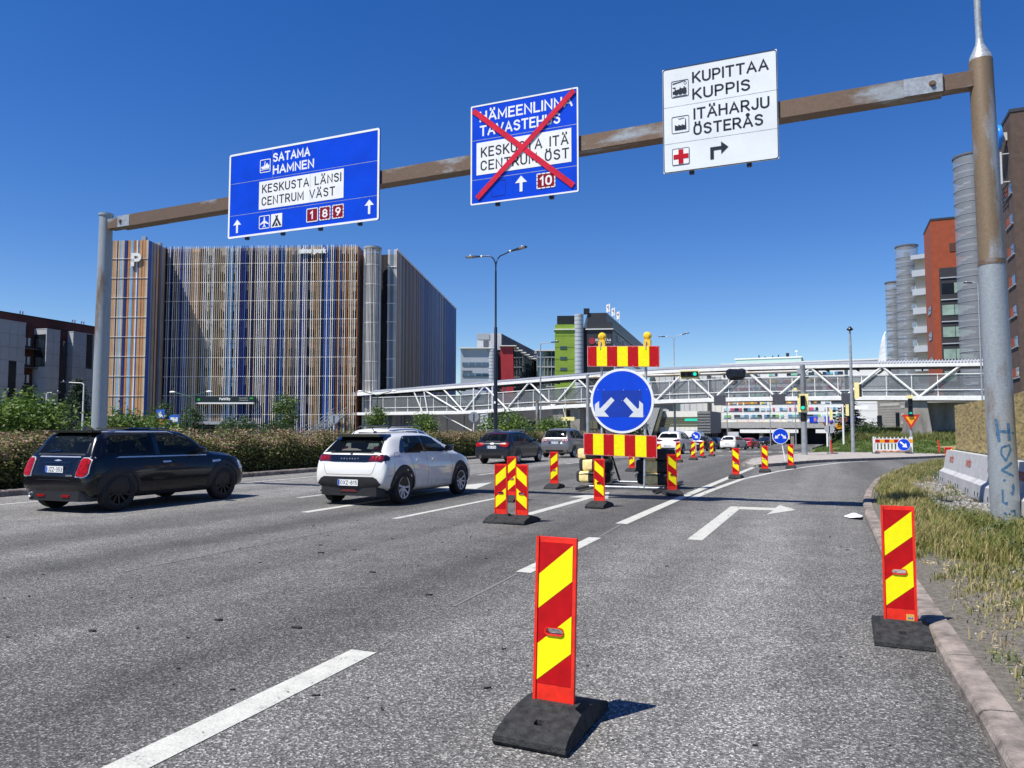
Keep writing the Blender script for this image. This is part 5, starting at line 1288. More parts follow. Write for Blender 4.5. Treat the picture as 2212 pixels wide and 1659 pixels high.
def make_marker(mirror, label):
    t = thing('road_delineator', label, 'delineator', (0, 0, 0), 0, 'red and yellow delineators')
    s = -1 if mirror else 1
    W2, T, B0 = .106, .915, .07
    fr = MB()
    fr.box(-W2, W2, -.012, .012, B0, T)
    fr.box(-W2, -W2 + .014, -.02, .02, B0, T); fr.box(W2 - .014, W2, -.02, .02, B0, T); fr.box(-W2, W2, -.02, .02, T - .014, T)
    panel = fr.build('panel', ORANGE_RED, t)
    sx = .088; top, bot = T - .026, T - .715
    def st(y0l, y1l, y0r, y1r):   # depths below the top at the left and right edge
        return [(-sx * s, T - y1l), (sx * s, T - y1r), (sx * s, T - y0r), (-sx * s, T - y0l)]
    red = MB().slab(rect(-sx, sx, bot, top), -.0135, -.0122).build('red_sheeting', DARK_RED, t)
    yl = MB()
    for a in ((.185, .353, .034, .209), (.525, .700, .377, .556)): yl.slab(st(*a) if s > 0 else st(*a)[::-1], -.015, -.0136)
    yel = yl.build('yellow_sheeting', YEL, t)
    zc, hw, hr = T - .459, .030, .0205
    cap_ = [(hw + hr * cos(a), zc + hr * sin(a)) for a in np.linspace(-pi / 2, pi / 2, 9)] + [(-hw + hr * cos(a), zc + hr * sin(a)) for a in np.linspace(pi / 2, 3 * pi / 2, 9)]
    cut = MB().slab(cap_, -.2, .2).build('cutter', ORANGE_RED)
    for o in (panel, red, yel): boolean_cut(o, cut)
    bpy.data.objects.remove(cut)
    inner = [(hw * 1.0 + (hr - .005) * cos(a), zc + (hr - .005) * sin(a)) for a in np.linspace(-pi / 2, pi / 2, 9)] + [(-hw + (hr - .005) * cos(a), zc + (hr - .005) * sin(a)) for a in np.linspace(pi / 2, 3 * pi / 2, 9)]
    k = len(cap_); m_ = MB()
    m_.add([(x, -.022, z) for x, z in cap_] + [(x, -.022, z) for x, z in inner] + [(x, .018, z) for x, z in cap_] + [(x, .018, z) for x, z in inner],
           [(i, (i + 1) % k, k + (i + 1) % k, k + i) for i in range(k)] + [(k + i, k + (i + 1) % k, 3 * k + (i + 1) % k, 3 * k + i) for i in range(k)] + [(2 * k + i, 3 * k + i, 3 * k + (i + 1) % k, 2 * k + (i + 1) % k) for i in range(k)])
    m_.build('grip_rim', ORANGE_RED, t)
    foot = chamfer_base().build('rubber_foot', RUBBER, t, smooth=25)
    c2_ = MB().box(-.02, .02, -.215, -.175, .03, .2).build('cutter', RUBBER)
    boolean_cut(foot, c2_); bpy.data.objects.remove(c2_)
    foot.data.set_sharp_from_angle(angle=radians(25))
    return t
mk_a = make_marker(False, 'large foreground red and yellow marker panel standing alone on black rubber foot')
mk_b = make_marker(True, '')
def place(src, x, y, rz, label, first=[False, False]):
    i = 0 if src is mk_a else 1
    if not first[i]:
        first[i] = True; o = src; o['label'] = label
    else: o = copy_tree(src, label=label)
    o.location = (x, y, zg(y)); o.rotation_euler = (0, 0, rz)
    return o
f0 = place(mk_a, -1.29, 3.56, radians(-1), 'large foreground red and yellow marker panel standing alone on its black rubber foot')
f0.rotation_euler = (radians(-2.5), radians(.6), radians(-1))
for c_ in f0.children:
    if c_.name.startswith('rubber_foot'): c_.rotation_euler = (radians(2.5), 0, 0)
f1 = place(mk_a, .42, 6.02, radians(-1), 'marker panel with a small yellow sticker beside the right kerb')
STK = mat('ochre_sticker', (0.62, 0.40, 0.08), 0.5, var=.05)
stk = MB().slab(rect(.035, .085, .115, .165), -.014, -.0125).build('sticker', STK, f1)
MB().slab([(.045, .135), (.055, .135), (.05, .15)], -.0155, -.0145).slab([(.056, .135), (.066, .135), (.061, .148)], -.0155, -.0145).slab([(.068, .135), (.078, .135), (.073, .15)], -.0155, -.0145).each('sticker_print', SIGN_BLUE, stk)
place(mk_a, -4.89, 11.07, radians(2), 'left of two marker panels standing side by side in front of the frame sign')
place(mk_b, -4.52, 11.05, radians(-2), 'right of the side by side pair, stripes falling to the right')
place(mk_a, -6.09, 14.35, radians(-3), 'marker panel half hidden behind the side by side pair')
place(mk_a, -6.45, 17.92, radians(2), 'marker panel on black foot just left of the striped tyre stacks, near the grey car')
place(mk_b, -4.07, 13.83, radians(-2), 'marker panel right in front of the sign frame and its lower striped board')
place(mk_b, -3.32, 17.07, radians(24), 'turned, duller marker panel beside the right tyre stack')
place(mk_a, -6.56, 26.4, 0, 'marker panel seen through the frame between the two tyre stacks')
place(mk_a, -6.5, 30.6, 0, 'marker panel peeping out right of the lower striped board beside white car')
place(mk_a, -6.47, 34.8, radians(4), 'scuffed marker panel in front of the white car with slim dark lamps')
place(mk_a, -6.29, 37.74, 0, 'leftmost of three far marker panels in front of the dark hatchback')
place(mk_a, -6.6, 42.45, 0, 'middle of three far marker panels in front of the dark hatchback')
place(mk_a, -6.86, 47.97, 0, 'rightmost of three far marker panels in front of the dark hatchback')
place(mk_b, -2.69, 23.76, radians(-3), 'nearest marker panel of three along the splitting white line')
place(mk_b, -2.15, 27.64, 0, 'middle marker panel of three, between the splitting line and the cobbled island')
place(mk_b, -1.45, 30.82, 0, 'marker panel at the edge of the cobbled island beside the small arrow disc')
place(mk_a, 3.45, 27.6, 0, 'marker panel almost hidden behind the left end of the concrete barriers')

# ------------------------------------------------------------------ big keep-either-side sign on its frame
sf = thing('arrow_sign_frame', 'tall steel frame with big blue double arrow disc and two striped boards', 'road works sign', (-4.70, 18.0, 0))
for x, xt in ((-.52, -.53), (.53, .60)):
    MB().tube([(x, 0, .06), (xt, .04, 3.55)], .033, 12).build('upright', GALV, sf, smooth=40)
MB().tube([(-.95, 0, .07), (1.0, 0, .07)], .032, 12).tube([(-.8, 1.9, .07), (.75, 1.9, .07)], .032, 12).each('cross_tube', GALV, sf, smooth=40)
for x in (-.9, .95):
    MB().box(x - .04, x + .04, -.85, 2.6, .03, .10).build('runner', DARK_METAL, sf)
for x in (-.53, .56): MB().tube([(x, .04, 1.6), (x + .0, 1.7, .12)], .028, 10).build('stay', DARK_METAL, sf, smooth=40)
MB().tube([(-.5, .03, 2.62), (.58, .03, 2.62)], .025, 8).tube([(-.5, .03, 1.62), (.58, .03, 1.62)], .025, 8).each('cross_bar', GALV, sf)
FRM = mat('board_edge_pink', (0.75, 0.30, 0.30), 0.4)
def striped(name, xl, xr, zl0, zl1, zr0, zr1, y, tilt=0):
    """board with seven red and yellow upright stripes; its corners drop slightly to the right"""
    t_ = lambda f, g: (xl + (xr - xl) * f, (zl0 + (zr0 - zl0) * f) * (1 - g) + (zl1 + (zr1 - zl1) * f) * g)
    b_ = MB().slab([t_(0, 0), t_(1, 0), t_(1, 1), t_(0, 1)], y, y + .03).build(name, FRM, sf)
    cuts = [.008, .135, .28, .425, .57, .715, .862, .992]
    for i in range(7):
        f0_, f1_ = cuts[i], cuts[i + 1]
        MB().slab([t_(f0_, .025), t_(f1_, .025), t_(f1_, .975), t_(f0_, .975)], y - .003, y).build('stripe', YEL if i % 2 else DARK_RED, b_)
    for f_ in (.03, .345, .64, .96):
        for g in (.06, .94):
            x, z = t_(f_, g); MB().lathe([(0, -.004), (.009, -.003), (.010, 0)], 8, (x, y - .003, z), 'y').build('rivet', GALV, b_)
    return b_
striped('upper_board', -.87, .94, 3.05, 3.56, 2.975, 3.49, -.05)
striped('lower_board', -.98, .85, .85, 1.39, .79, 1.325, -.05)
dc = (0.0, 2.175)
ds = MB().slab(disc(dc[0], dc[1], .795, 64), -.055, -.02).build('disc', WHITE, sf)
MB().slab(disc(dc[0], dc[1], .735, 64), -.058, -.055).build('blue_field', SIGN_BLUE, ds)
MB().box(-.50, .50, -.0595, -.058, 1.78, 2.43).build('cover_sheet', mat('cover_blue_film', (0.003, 0.036, 0.36), 0.35, var=.08, scale=3), ds)
ARW = mat('arrow_grey_white', (0.66, 0.69, 0.71), 0.4, var=.03)
ar = [(-.68, 1.80), (-.34, 1.79), (-.45, 1.905), (-.175, 2.18), (-.265, 2.27), (-.545, 1.995), (-.58, 2.16), (-.68, 2.10)]
MB().slab([(-.68, 1.80), (-.32, 1.79), (-.42, 1.90), (-.45, 1.905), (-.18, 2.19), (-.26, 2.27), (-.55, 1.99), (-.57, 2.02), (-.57, 2.18), (-.68, 2.10)], -.0625, -.0596).build('arrow', ARW, ds)
MB().slab([(.53, 1.77), (.18, 1.78), (.27, 1.88), (.30, 1.885), (.045, 2.18), (.12, 2.26), (.40, 1.97), (.43, 2.0), (.44, 2.17), (.53, 2.09)][::-1], -.0625, -.0596).build('arrow', ARW, ds)
for x, z in ((-.6, 2.46), (-.45, 2.46), (.05, 2.44), (.45, 2.43), (.62, 2.44), (0, 2.18), (-.1, 2.9), (.55, 1.8)): MB().lathe([(0, -.004), (.012, -.003), (.013, 0)], 8, (x, -.058, z), 'y').build('rivet', GALV, ds)
for x in (-.51, .63):
    bcn = MB(); bcn.slab(rrect(x - .085, x + .085, 3.53 - (x > 0) * .04, 3.70 - (x > 0) * .04, .02), -.02, .10)
    b_ = bcn.build('beacon', AMBER, sf)
    zc = 3.795 - (x > 0) * .04
    MB().lathe([(0, -.055), (.05, -.05), (.085, -.025), (.098, -.01), (.098, .06), (.085, .075), (.045, .10), (0, .105)], 24, (x, .03, zc), 'y').build('lens', AMBER, b_, smooth=30)
    MB().tube([(x - .01, -.03, zc - .14), (x - .015, -.045, zc - .24), (x - .02, -.06, zc - .32)], .013, 6).build('clamp', GALV, b_)

# ballast stacks of three painted lorry tyres, each tyre a thing of its own
TYRE = mat('old_tyre_rubber', (0.022, 0.023, 0.025), 0.8, var=.4, scale=9, bump=.5, bscale=60)
TYEL = mat('tyre_yellow_paint', (0.86, 0.68, 0.30), 0.75, var=.1, scale=14)
def tyre(x, y, z, r, h, rot, label, seed):
    t = thing('ballast_tyre', label, 'tyre', (x, y, z), rot, 'stacked yellow and black tyres')
    prof = [(r * .52, h * .12), (r * .60, 0), (r * .90, .0), (r * .985, h * .10), (r, h * .25), (r, h * .75), (r * .985, h * .90), (r * .90, h), (r * .60, h), (r * .52, h * .88)]
    n = 48; vs_ = []; rr = random.Random(seed)
    for q, (pr, pz) in enumerate(prof):
        for k in range(n):
            a = 2 * pi * k / n; vs_.append((pr * cos(a), pr * sin(a), pz))
    P = len(prof)
    def sector(k0, k1):
        m_ = MB(); K = k1 - k0 + 1
        V = []
        for pr, pz in prof:
            for k in range(k0, k1 + 1): V.append((pr * cos(2 * pi * k / n), pr * sin(2 * pi * k / n), pz))
        m_.add(V, [(q * K + k, q * K + k + 1, ((q + 1) % P) * K + k + 1, ((q + 1) % P) * K + k) for q in range(P) for k in range(K - 1)])
        return m_
    for j in range(3):
        sector(16 * j + 1, 16 * j + 6).build('yellow_sector', TYEL, t, smooth=45)
        b_ = sector(16 * j + 6, 16 * j + 17)
        b_.build('casing', TYRE, t, smooth=45)
        for z0_ in (.30, .44, .56, .70):
            g_ = MB(); K = 12
            V = [((r + d_) * cos(2 * pi * k / n), (r + d_) * sin(2 * pi * k / n), h * z0_ + e_) for d_, e_ in ((-.003, 0), (.006, .004), (.006, .022), (-.003, .026)) for k in range(16 * j + 6, 16 * j + 18)]
            g_.add(V, [(q * K + k, q * K + k + 1, (q + 1) * K + k + 1, (q + 1) * K + k) for q in range(3) for k in range(K - 1)])
            g_.build('tread_rib', TYRE, t)
    return t
st_lab = {(0, 0): 'bottom tyre of the left ballast stack on the frame', (0, 1): 'middle tyre of the left ballast stack on the frame', (0, 2): 'topmost tyre of the left ballast stack on the frame',
          (1, 0): 'bottom tyre of the right ballast stack on the frame', (1, 1): 'middle tyre of the right ballast stack on the frame', (1, 2): 'topmost tyre of the right ballast stack on the frame'}
for s_, (bx_, by_) in enumerate(((-5.69, 19.0), (-4.10, 18.85))):
    z = .11
    for lv, (h, r) in enumerate(((.29, .47), (.31, .45), (.26, .46))):
        tyre(bx_ + (.03, -.02, .05)[lv] * (1 if s_ else -1), by_ + .02 * lv, z, r, h, (3.86, 3.95, 3.7)[lv] + (.35 if s_ else 0), st_lab[(s_, lv)], lv + 3 * s_)
        z += h + .005
    rope = MB(); pts = [(bx_ + .485 * cos(a), by_ + .485 * sin(a), .33 + .03 * sin(3 * a)) for a in np.linspace(0, 2 * pi, 25)]
    rope.tube(pts, .011, 6)
    tag(rope.build('lashing_rope', SIG_BLK), ['black lashing rope wound round the left tyre stack', 'black lashing rope wound round the right tyre stack'][s_], 'rope', 'lashings on the tyre stacks')

# ------------------------------------------------------------------ concrete barriers with plywood hoarding
BAR = mat('pale_barrier_concrete', (0.40, 0.405, 0.41), 0.85, var=.06, scale=3, bump=.25, bscale=60)
RENTA = mat('red_stencil', (0.52, 0.09, 0.05), 0.7, var=.35, scale=30)
def barrier(y0, y1, label, first, right=False):
    t = thing('concrete_barrier', label, 'barrier', (2.86, y0, .11), 0, 'concrete barriers along the verge')
    Lb = y1 - y0
    prof = [(-.30, 0), (-.30, .08), (-.285, .30), (-.19, .38), (-.10, .84), (.10, .84), (.19, .38), (.285, .30), (.30, .08), (.30, 0)]
    n = len(prof)
    m_ = MB(); m_.add([(x, .012, z) for x, z in prof] + [(x, Lb - .012, z) for x, z in prof], [tuple(range(n)), tuple(range(2 * n - 1, n - 1, -1))] + [(i, n + i, n + (i + 1) % n, (i + 1) % n) for i in range(n)])
    b_ = m_.build('block', BAR, t)
    for f in (.16, .30, .72, .86):
        MB().box(-.304, -.27, Lb * f - .03, Lb * f + .03, .07, .15).build('lifting_slot', SIG_BLK, t)
    me_ = sign_text('renta', -.08, .48, 0, .20, 0, RENTA, t, 'stencil', w=.16)
    # lay it on the sloping upper face, reading from the road
    sl = math.atan2(.09, .46)
    me_.rotation_euler = (0, 0, 0)
    R_ = Matrix.Translation((-.164, Lb * .52 + .2, .56)) @ Matrix.Rotation(-pi / 2, 4, 'Z') @ Matrix.Rotation(-sl, 4, 'X')
    me_.data.transform(R_); me_.data.update()
    return t
bys = [(20.02, 22.45), (17.55, 19.98), (15.08, 17.51), (12.61, 15.04), (10.14, 12.57), (7.67, 10.10)]
bl = ['farthest concrete barrier, at the left end of the row with hoarding', 'second concrete barrier from the left end, crossed by the pole shadow', 'third concrete barrier from the left end, partly behind the gantry pole', 'concrete barrier directly behind the gantry pole', 'concrete barrier at the right edge just right of the gantry pole', 'nearest concrete barrier, at the right picture edge']
for i, (a, b_) in enumerate(bys): barrier(a, b_, bl[i], i == 0)
hd = thing('plywood_hoarding', 'tan plywood hoarding standing on top of the concrete barriers', 'hoarding', (2.93, 7.7, .95))
y = 0.0; k = 0
while y < 14.3:
    w_ = 1.22 if k else 1.1
    MB().box(-.012, .012, y + .003, min(y + w_, 14.35) - .003, .03 + .0 * k, 1.13 + .012 * (k % 2)).build('plywood_sheet', PLY, hd); y += w_; k += 1
for i in range(9): MB().box(.015, .06, .3 + 1.7 * i, .36 + 1.7 * i, -.6, 1.05).build('batten', PLY, hd)

# ------------------------------------------------------------------ white plastic barricade with arrow sign
bc = thing('barricade', 'white plastic road barricade with red and amber stripes on the island', 'barricade', (2.85, 60.95, zg(61) + .12), radians(19))
PLW = mat('white_plastic', (0.80, 0.80, 0.78), 0.45, var=.04)
AMB2 = mat('amber_film', (0.85, 0.36, 0.01), .35, var=.06)
for x in (0.0, 2.70): MB().box(x - .05, x + .05, -.03, .03, .05, 1.22).build('end_post', PLW, bc)
MB().box(0, 2.7, -.025, .025, .72, 1.08).build('top_rail', PLW, bc); MB().box(0, 2.7, -.025, .025, .10, .28).build('bottom_rail', PLW, bc)
for i in range(8): MB().box(.1 + .335 * i, .1 + .335 * i + .33, -.032, -.024, .78, 1.02).build('stripe', DARK_RED if i % 2 == 0 else AMB2, bc)
for i in range(10): MB().box(.1 + .25 * i, .1 + .25 * i + .245, -.032, -.024, .13, .20).build('stripe', DARK_RED if i % 2 == 0 else AMB2, bc)
for i in range(11): MB().box(.10 + .25 * i, .23 + .25 * i, -.02, .02, .27, .73).build('slat', PLW, bc)
for i in range(10): MB().box(.10 + .27 * i, .16 + .27 * i, -.02, .02, 1.08, 1.20).build('peg', PLW, bc)
for x in (.15, 2.5): MB().box(x - .15, x + .15, -.35, .35, -.0, .07).build('foot', RUBBER, bc)
rs = thing('arrow_disc', 'round blue keep right disc leaning on the white barricade', 'road sign', (4.85, 61.55, zg(61) + .75), radians(10))
MB().slab(disc(0, 0, .45, 36), -.02, .01).build('disc', WHITE, rs); MB().slab(disc(0, 0, .42, 36), -.024, -.02).build('blue_field', SIGN_BLUE, rs)
def diag_arrow(a, s_, cx=0, cz=0):
    base = [(-.06, .30), (-.06, -.02), (-.19, -.02), (0, -.30), (.19, -.02), (.06, -.02), (.06, .30)]
    return [(cx + s_ * (x * cos(a) - z * sin(a)), cz + s_ * (x * sin(a) + z * cos(a))) for x, z in base]
MB().slab(diag_arrow(radians(48), 1.05), -.028, -.024).build('arrow', WHITE, rs)
rd_ = thing('arrow_disc', 'small blue double arrow disc on a leaning white post at the cobbled island tip', 'road sign', (-1.91, 35.9, zg(36) + .1), radians(12))
MB().tube([(0, 0, 0), (-.17, .0, .95), (-.22, .0, 1.45)], .028, 10).build('post', WHITE_ST, rd_)
MB().slab(disc(-.20, 1.10, .355, 36), -.05, -.03).build('disc', WHITE, rd_); MB().slab(disc(-.20, 1.10, .325, 36), -.054, -.05).build('blue_field', SIGN_BLUE, rd_)
MB().slab(diag_arrow(radians(-48), .5, -.34, 1.08), -.058, -.054).slab(diag_arrow(radians(48), .5, -.06, 1.08), -.058, -.054).build('arrow', WHITE, rd_)

# ------------------------------------------------------------------ traffic signals
def head(parent, x, y, z0, z1, w, lit='green', plate=True, horiz=False, arrowm=False):
    if plate:
        MB().slab(rrect(x - w / 2, x + w / 2, z0, z1, .06), y + .02, y + .05).build('backing_board', SIG_YEL, parent)
    if horiz:
        bx0, bx1, bz0, bz1 = x - w / 2 + .07, x + w / 2 - .07, z0 + .12, z1 - .08
    else: bx0, bx1, bz0, bz1 = x - .15, x + .15, z0 + .12, z1 - .12
    h_ = MB().slab(rrect(bx0, bx1, bz0, bz1, .04), y - .16, y + .02).build('lamp_housing', SIG_BLK, parent)
    for i in range(3):
        f = (i + .5) / 3
        cx, cz = (bx0 + (bx1 - bx0) * f, (bz0 + bz1) / 2) if horiz else ((bx0 + bx1) / 2, bz1 - (bz1 - bz0) * f)
        r = .125 if horiz else .115
        on = i == 2
        MB().slab(disc(cx, cz, r, 20), y - .175, y - .165).build('lens', GREEN_L if on else SIG_BLK, h_) if not (on and arrowm) else MB().slab([(cx - .1, cz - .03), (cx + .0, cz - .03), (cx + .0, cz - .09), (cx + .11, cz), (cx, cz + .09), (cx, cz + .03), (cx - .1, cz + .03)], y - .175, y - .165).build('lens', GREEN_L, h_)
        v_ = MB(); n_ = 12
        vs_ = [(cx + (r + .012) * cos(a), y - .165 - d, cz + (r + .012) * sin(a)) for d in (0, .14) for a in np.linspace(-.15, pi + .15, n_)]
        v_.add(vs_, [(k, k + 1, n_ + k + 1, n_ + k) for k in range(n_ - 1)]); v_.build('visor', SIG_BLK, h_)
POLE_G = mat('grey_pole', (0.33, 0.345, 0.355), 0.5, 0.25, var=.12, scale=3)
BEAM_G = rust_mat('beam_stained', .35, steel=(.36, .35, .32), rust=(.25, .20, .13), stretch=(.5, 1, 1))
sg = thing('signal_gantry', 'grey signal gantry with a beam reaching left from the cobbled island pole', 'traffic signals', (-1.63, 53.0, zg(53) + .05))
m_ = MB(); m_.lathe([(.185, 0), (.165, 5.95), (.17, 5.96), (0, 6.0)], 20); m_.build('right_pole', POLE_G, sg, smooth=40)
m_ = MB(); m_.lathe([(.14, -.1), (.12, 5.75), (0, 5.76)], 16, (-14.8, 0, 0)); m_.build('left_pole', POLE_G, sg, smooth=40)
MB().tube([(-14.7, 0, 5.52), (-.1, 0, 5.52)], .11, 12).build('beam', BEAM_G, sg, smooth=40)
MB().box(-.35, -.1, -.13, .13, 5.35, 5.68).build('beam_plate', GALV, sg)
MB().lathe([(.175, 2.2), (.19, 2.22), (.19, 2.75), (.175, 2.77)], 20).build('black_sleeve', SIG_BLK, sg, smooth=40)
head(sg, -.02, -.25, 2.83, 4.02, .66)
head(sg, -7.35, -.2, 5.22, 5.80, 1.34, horiz=True)
MB().tube([(-.2, -.1, 4.2), (-.42, -.25, 4.32)], .03, 6).box(-.58, -.38, -.45, -.2, 4.25, 4.42).build('detector_camera', SIG_YEL, sg)
bag = MB(); rr = random.Random(9); n_ = 12; rings = []
for j, (sc_, zz) in enumerate(((.30, 5.80), (.42, 5.76), (.43, 5.66), (.44, 5.5), (.43, 5.34), (.42, 5.22), (.2, 5.06))):
    rings.append([(-4.25 + (1.45 * sc_ + rr.uniform(-.05, .05)) * math.copysign(abs(cos(2 * pi * k / n_)) ** .45, cos(2 * pi * k / n_)), -.1 + (sc_ * .55 + rr.uniform(-.03, .03)) * sin(2 * pi * k / n_), zz + rr.uniform(-.05, .05)) for k in range(n_)])
vs_ = [v for r_ in rings for v in r_]
bag.add(vs_, [(j * n_ + k, j * n_ + (k + 1) % n_, (j + 1) * n_ + (k + 1) % n_, (j + 1) * n_ + k) for j in range(6) for k in range(n_)] + [tuple(range(n_)), tuple(6 * n_ + k for k in range(n_))])
bgo = bag.build('bagged_signal', mat('black_plastic_bag', (.008, .008, .01), .25), sg)
lowb = thing('height_bar', 'short stained bar between a rusty post and a grey pole behind the estate car', 'height bar', (-22.3, 57.9, zg(58)))
m_ = MB(); m_.lathe([(.15, 0), (.14, 4.2), (0, 4.22)], 14); m_.build('post', rust_mat('post_rust', .8), lowb, smooth=40)
MB().tube([(0.1, 0, 4.0), (3.75, 1.5, 4.05)], .10, 10).build('bar', BEAM_G, lowb)
MB().box(1.9, 3.0, .6, .9, 2.55, 2.85).tube([(2.2, .8, 2.8), (2.2, .8, 4.0)], .02, 6).build('hanging_detector', SIG_YEL, lowb)
# right hand signal with yield triangle
def triangle_sign(parent, x, y, zt, w, name='yield_sign', back=False):
    h = w * .866
    if back: MB().slab([(x - w / 2, zt), (x, zt - h), (x + w / 2, zt)], y, y + .02).build(name, mat('red_brown_back', (.20, .06, .03), .5), parent); return
    s_ = MB().slab([(x - w / 2, zt), (x, zt - h), (x + w / 2, zt)], y, y + .02).build(name, mat('yield_red', (.50, .035, .012), .4), parent)
    MB().slab([(x - w * .29, zt - h * .15), (x, zt - h * .72), (x + w * .29, zt - h * .15)], y - .006, y).build('yield_field', AMB2, s_)
sp_ = thing('signal_pole', 'signal pole with green right arrow above a yield triangle near the barricade', 'traffic signals', (5.5, 63.2, zg(63) + .05))
m_ = MB(); m_.lathe([(.10, 0), (.09, 3.0), (.07, 4.15), (0, 4.16)], 14); m_.build('pole', POLE_G, sp_, smooth=40)
head(sp_, -.02, -.2, 2.72, 4.25, .5, plate=False, arrowm=True)
MB().box(-.2, .2, -.1, .1, 4.15, 4.4).build('cap_box', SIG_YEL, sp_)
triangle_sign(sp_, 0, -.22, 2.95, 1.25)
s2_ = thing('signal_pole', 'signal with yellow board and triangle peeping over hoarding beside the gantry pole', 'traffic signals', (10.9, 60.4, zg(60)))
m_ = MB(); m_.lathe([(.09, 0), (.08, 4.2), (0, 4.21)], 12); m_.build('pole', POLE_G, s2_)
head(s2_, 0, -.2, 3.1, 4.4, .7)
MB().slab([(.15, 3.05), (.95, 3.05), (.55, 3.85)], -.3, -.28).build('triangle', mat('yield_red', (.5, .035, .012), .4), s2_)
MB().slab([(.33, 3.12), (.77, 3.12), (.55, 3.6)], -.306, -.3).build('triangle_field', AMB2, s2_)
# two signal poles seen from behind with sign backs
for i, (x, y, h_, lab) in enumerate(((-.35, 84.0, 4.5, 'left white post with back of a triangle sign beyond the island'), (1.15, 82.0, 4.7, 'right white post with back of a triangle sign beyond the island'))):
    q = thing('sign_post', lab, 'road sign', (x, y, zg(y)), 0, 'posts with triangle backs')
    m_ = MB(); m_.lathe([(.10, 0), (.09, h_), (0, h_ + .01)], 12); m_.build('post', WHITE_ST, q)
    triangle_sign(q, .05, .15, 2.95 + i * .45, 1.0, back=True)
    MB().box(.25, .55, -.1, .2, 3.2 + .35 * i, 4.35 + .35 * i).build('lamp_housing', SIG_YEL, q)
    for j in range(3): MB().box(.55, .85, -.1, .15, 3.28 + .36 * j + .35 * i, 3.48 + .36 * j + .35 * i).build('visor', SIG_BLK, q)
# ------------------------------------------------------------------ cars; local y runs from the rear bumper forward, z up
def car_paint(name, c, metal=0.0, rough=.25, dust=.45):
    m = bpy.data.materials.new(name); m.use_nodes = True
    n, l = m.node_tree.nodes, m.node_tree.links
    p = n['Principled BSDF']
    p.inputs['Base Color'].default_value = (*c, 1); p.inputs['Metallic'].default_value = metal; p.inputs['Roughness'].default_value = rough
    p.inputs['Coat Weight'].default_value = 1.0 if c[0] > .02 else .35; p.inputs['Coat Roughness'].default_value = .03; p.inputs['Specular IOR Level'].default_value = .5 if c[0] > .02 else .3
    tc = n.new('ShaderNodeTexCoord'); no = n.new('ShaderNodeTexNoise'); no.inputs['Scale'].default_value = 5; no.inputs['Detail'].default_value = 6
    l.new(tc.outputs['Object'], no.inputs['Vector'])
    # road dust, thicker towards the sills
    sx = n.new('ShaderNodeSeparateXYZ'); l.new(tc.outputs['Object'], sx.inputs[0])
    mr = n.new('ShaderNodeMapRange'); mr.inputs[1].default_value = .75; mr.inputs[2].default_value = .15; mr.inputs[3].default_value = 0; mr.inputs[4].default_value = dust
    l.new(sx.outputs[2], mr.inputs[0])
    mu = n.new('ShaderNodeMath'); mu.operation = 'MULTIPLY'; l.new(mr.outputs[0], mu.inputs[0]); l.new(no.outputs['Fac'], mu.inputs[1])
    mx = n.new('ShaderNodeMix'); mx.data_type = 'RGBA'; mx.inputs[6].default_value = (*c, 1); mx.inputs[7].default_value = (.16, .15, .135, 1)
    l.new(mu.outputs[0], mx.inputs[0]); l.new(mx.outputs[2], p.inputs['Base Color'])
    ge = n.new('ShaderNodeNewGeometry'); mb_ = n.new('ShaderNodeMix'); mb_.data_type = 'RGBA'       # inside of the shell: dark lining
    l.new(ge.outputs['Backfacing'], mb_.inputs[0]); l.new(mx.outputs[2], mb_.inputs[6]); mb_.inputs[7].default_value = (.02, .02, .021, 1)
    l.new(mb_.outputs[2], p.inputs['Base Color'])
    r2_ = n.new('ShaderNodeMath'); r2_.operation = 'MULTIPLY_ADD'; r2_.inputs[1].default_value = .7; r2_.inputs[2].default_value = rough
    l.new(mu.outputs[0], r2_.inputs[0]); l.new(r2_.outputs[0], p.inputs['Roughness'])
    return m
CAR_GLASS = bpy.data.materials.new('car_window_glass'); CAR_GLASS.use_nodes = True
p = CAR_GLASS.node_tree.nodes['Principled BSDF']; p.inputs['Base Color'].default_value = (.014, .018, .017, 1); p.inputs['Roughness'].default_value = .03; p.inputs['Specular IOR Level'].default_value = .7; p.inputs['Coat Weight'].default_value = .5
CLEAR_G = bpy.data.materials.new('tinted_car_glass'); CLEAR_G.use_nodes = True
n, l = CLEAR_G.node_tree.nodes, CLEAR_G.node_tree.links
p = n['Principled BSDF']; p.inputs['Base Color'].default_value = (.008, .010, .010, 1); p.inputs['Roughness'].default_value = .03; p.inputs['Specular IOR Level'].default_value = .6
tr = n.new('ShaderNodeBsdfTransparent'); tr.inputs[0].default_value = (.55, .62, .58, 1); mx = n.new('ShaderNodeMixShader'); mx.inputs[0].default_value = .42
l.new(tr.outputs[0], mx.inputs[1]); l.new(p.outputs[0], mx.inputs[2]); l.new(mx.outputs[0], n['Material Output'].inputs['Surface'])
SEAT = mat('dark_seat_fabric', (.022, .022, .025), .9, var=.2, scale=12)
TRIM = mat('black_plastic_trim', (.014, .014, .016), .55, var=.2, scale=20)
GLOSS = mat('gloss_black_trim', (.006, .006, .008), .12, spec=.6, coat=.6)
SEAM = mat('panel_gap', (.012, .012, .012), .8)
TYRE_C = mat('car_tyre_rubber', (.013, .013, .014), .8, var=.3, scale=12)
CHROME = mat('bright_trim', (.62, .64, .66), .25, .55, var=.04)
ALU = mat('alloy_rim_silver', (.62, .63, .64), .35, .25, var=.05)
BLKRIM = mat('alloy_rim_black', (.012, .012, .013), .35, .3)
RED_LENS = mat('tail_lamp_red', (.30, .002, .004), .3, var=.4, scale=30, spec=.25, coat=.0)
DRED_LENS = mat('tail_lamp_dark_red', (.10, .004, .008), .12, var=.2, scale=30, spec=.7, coat=.8)
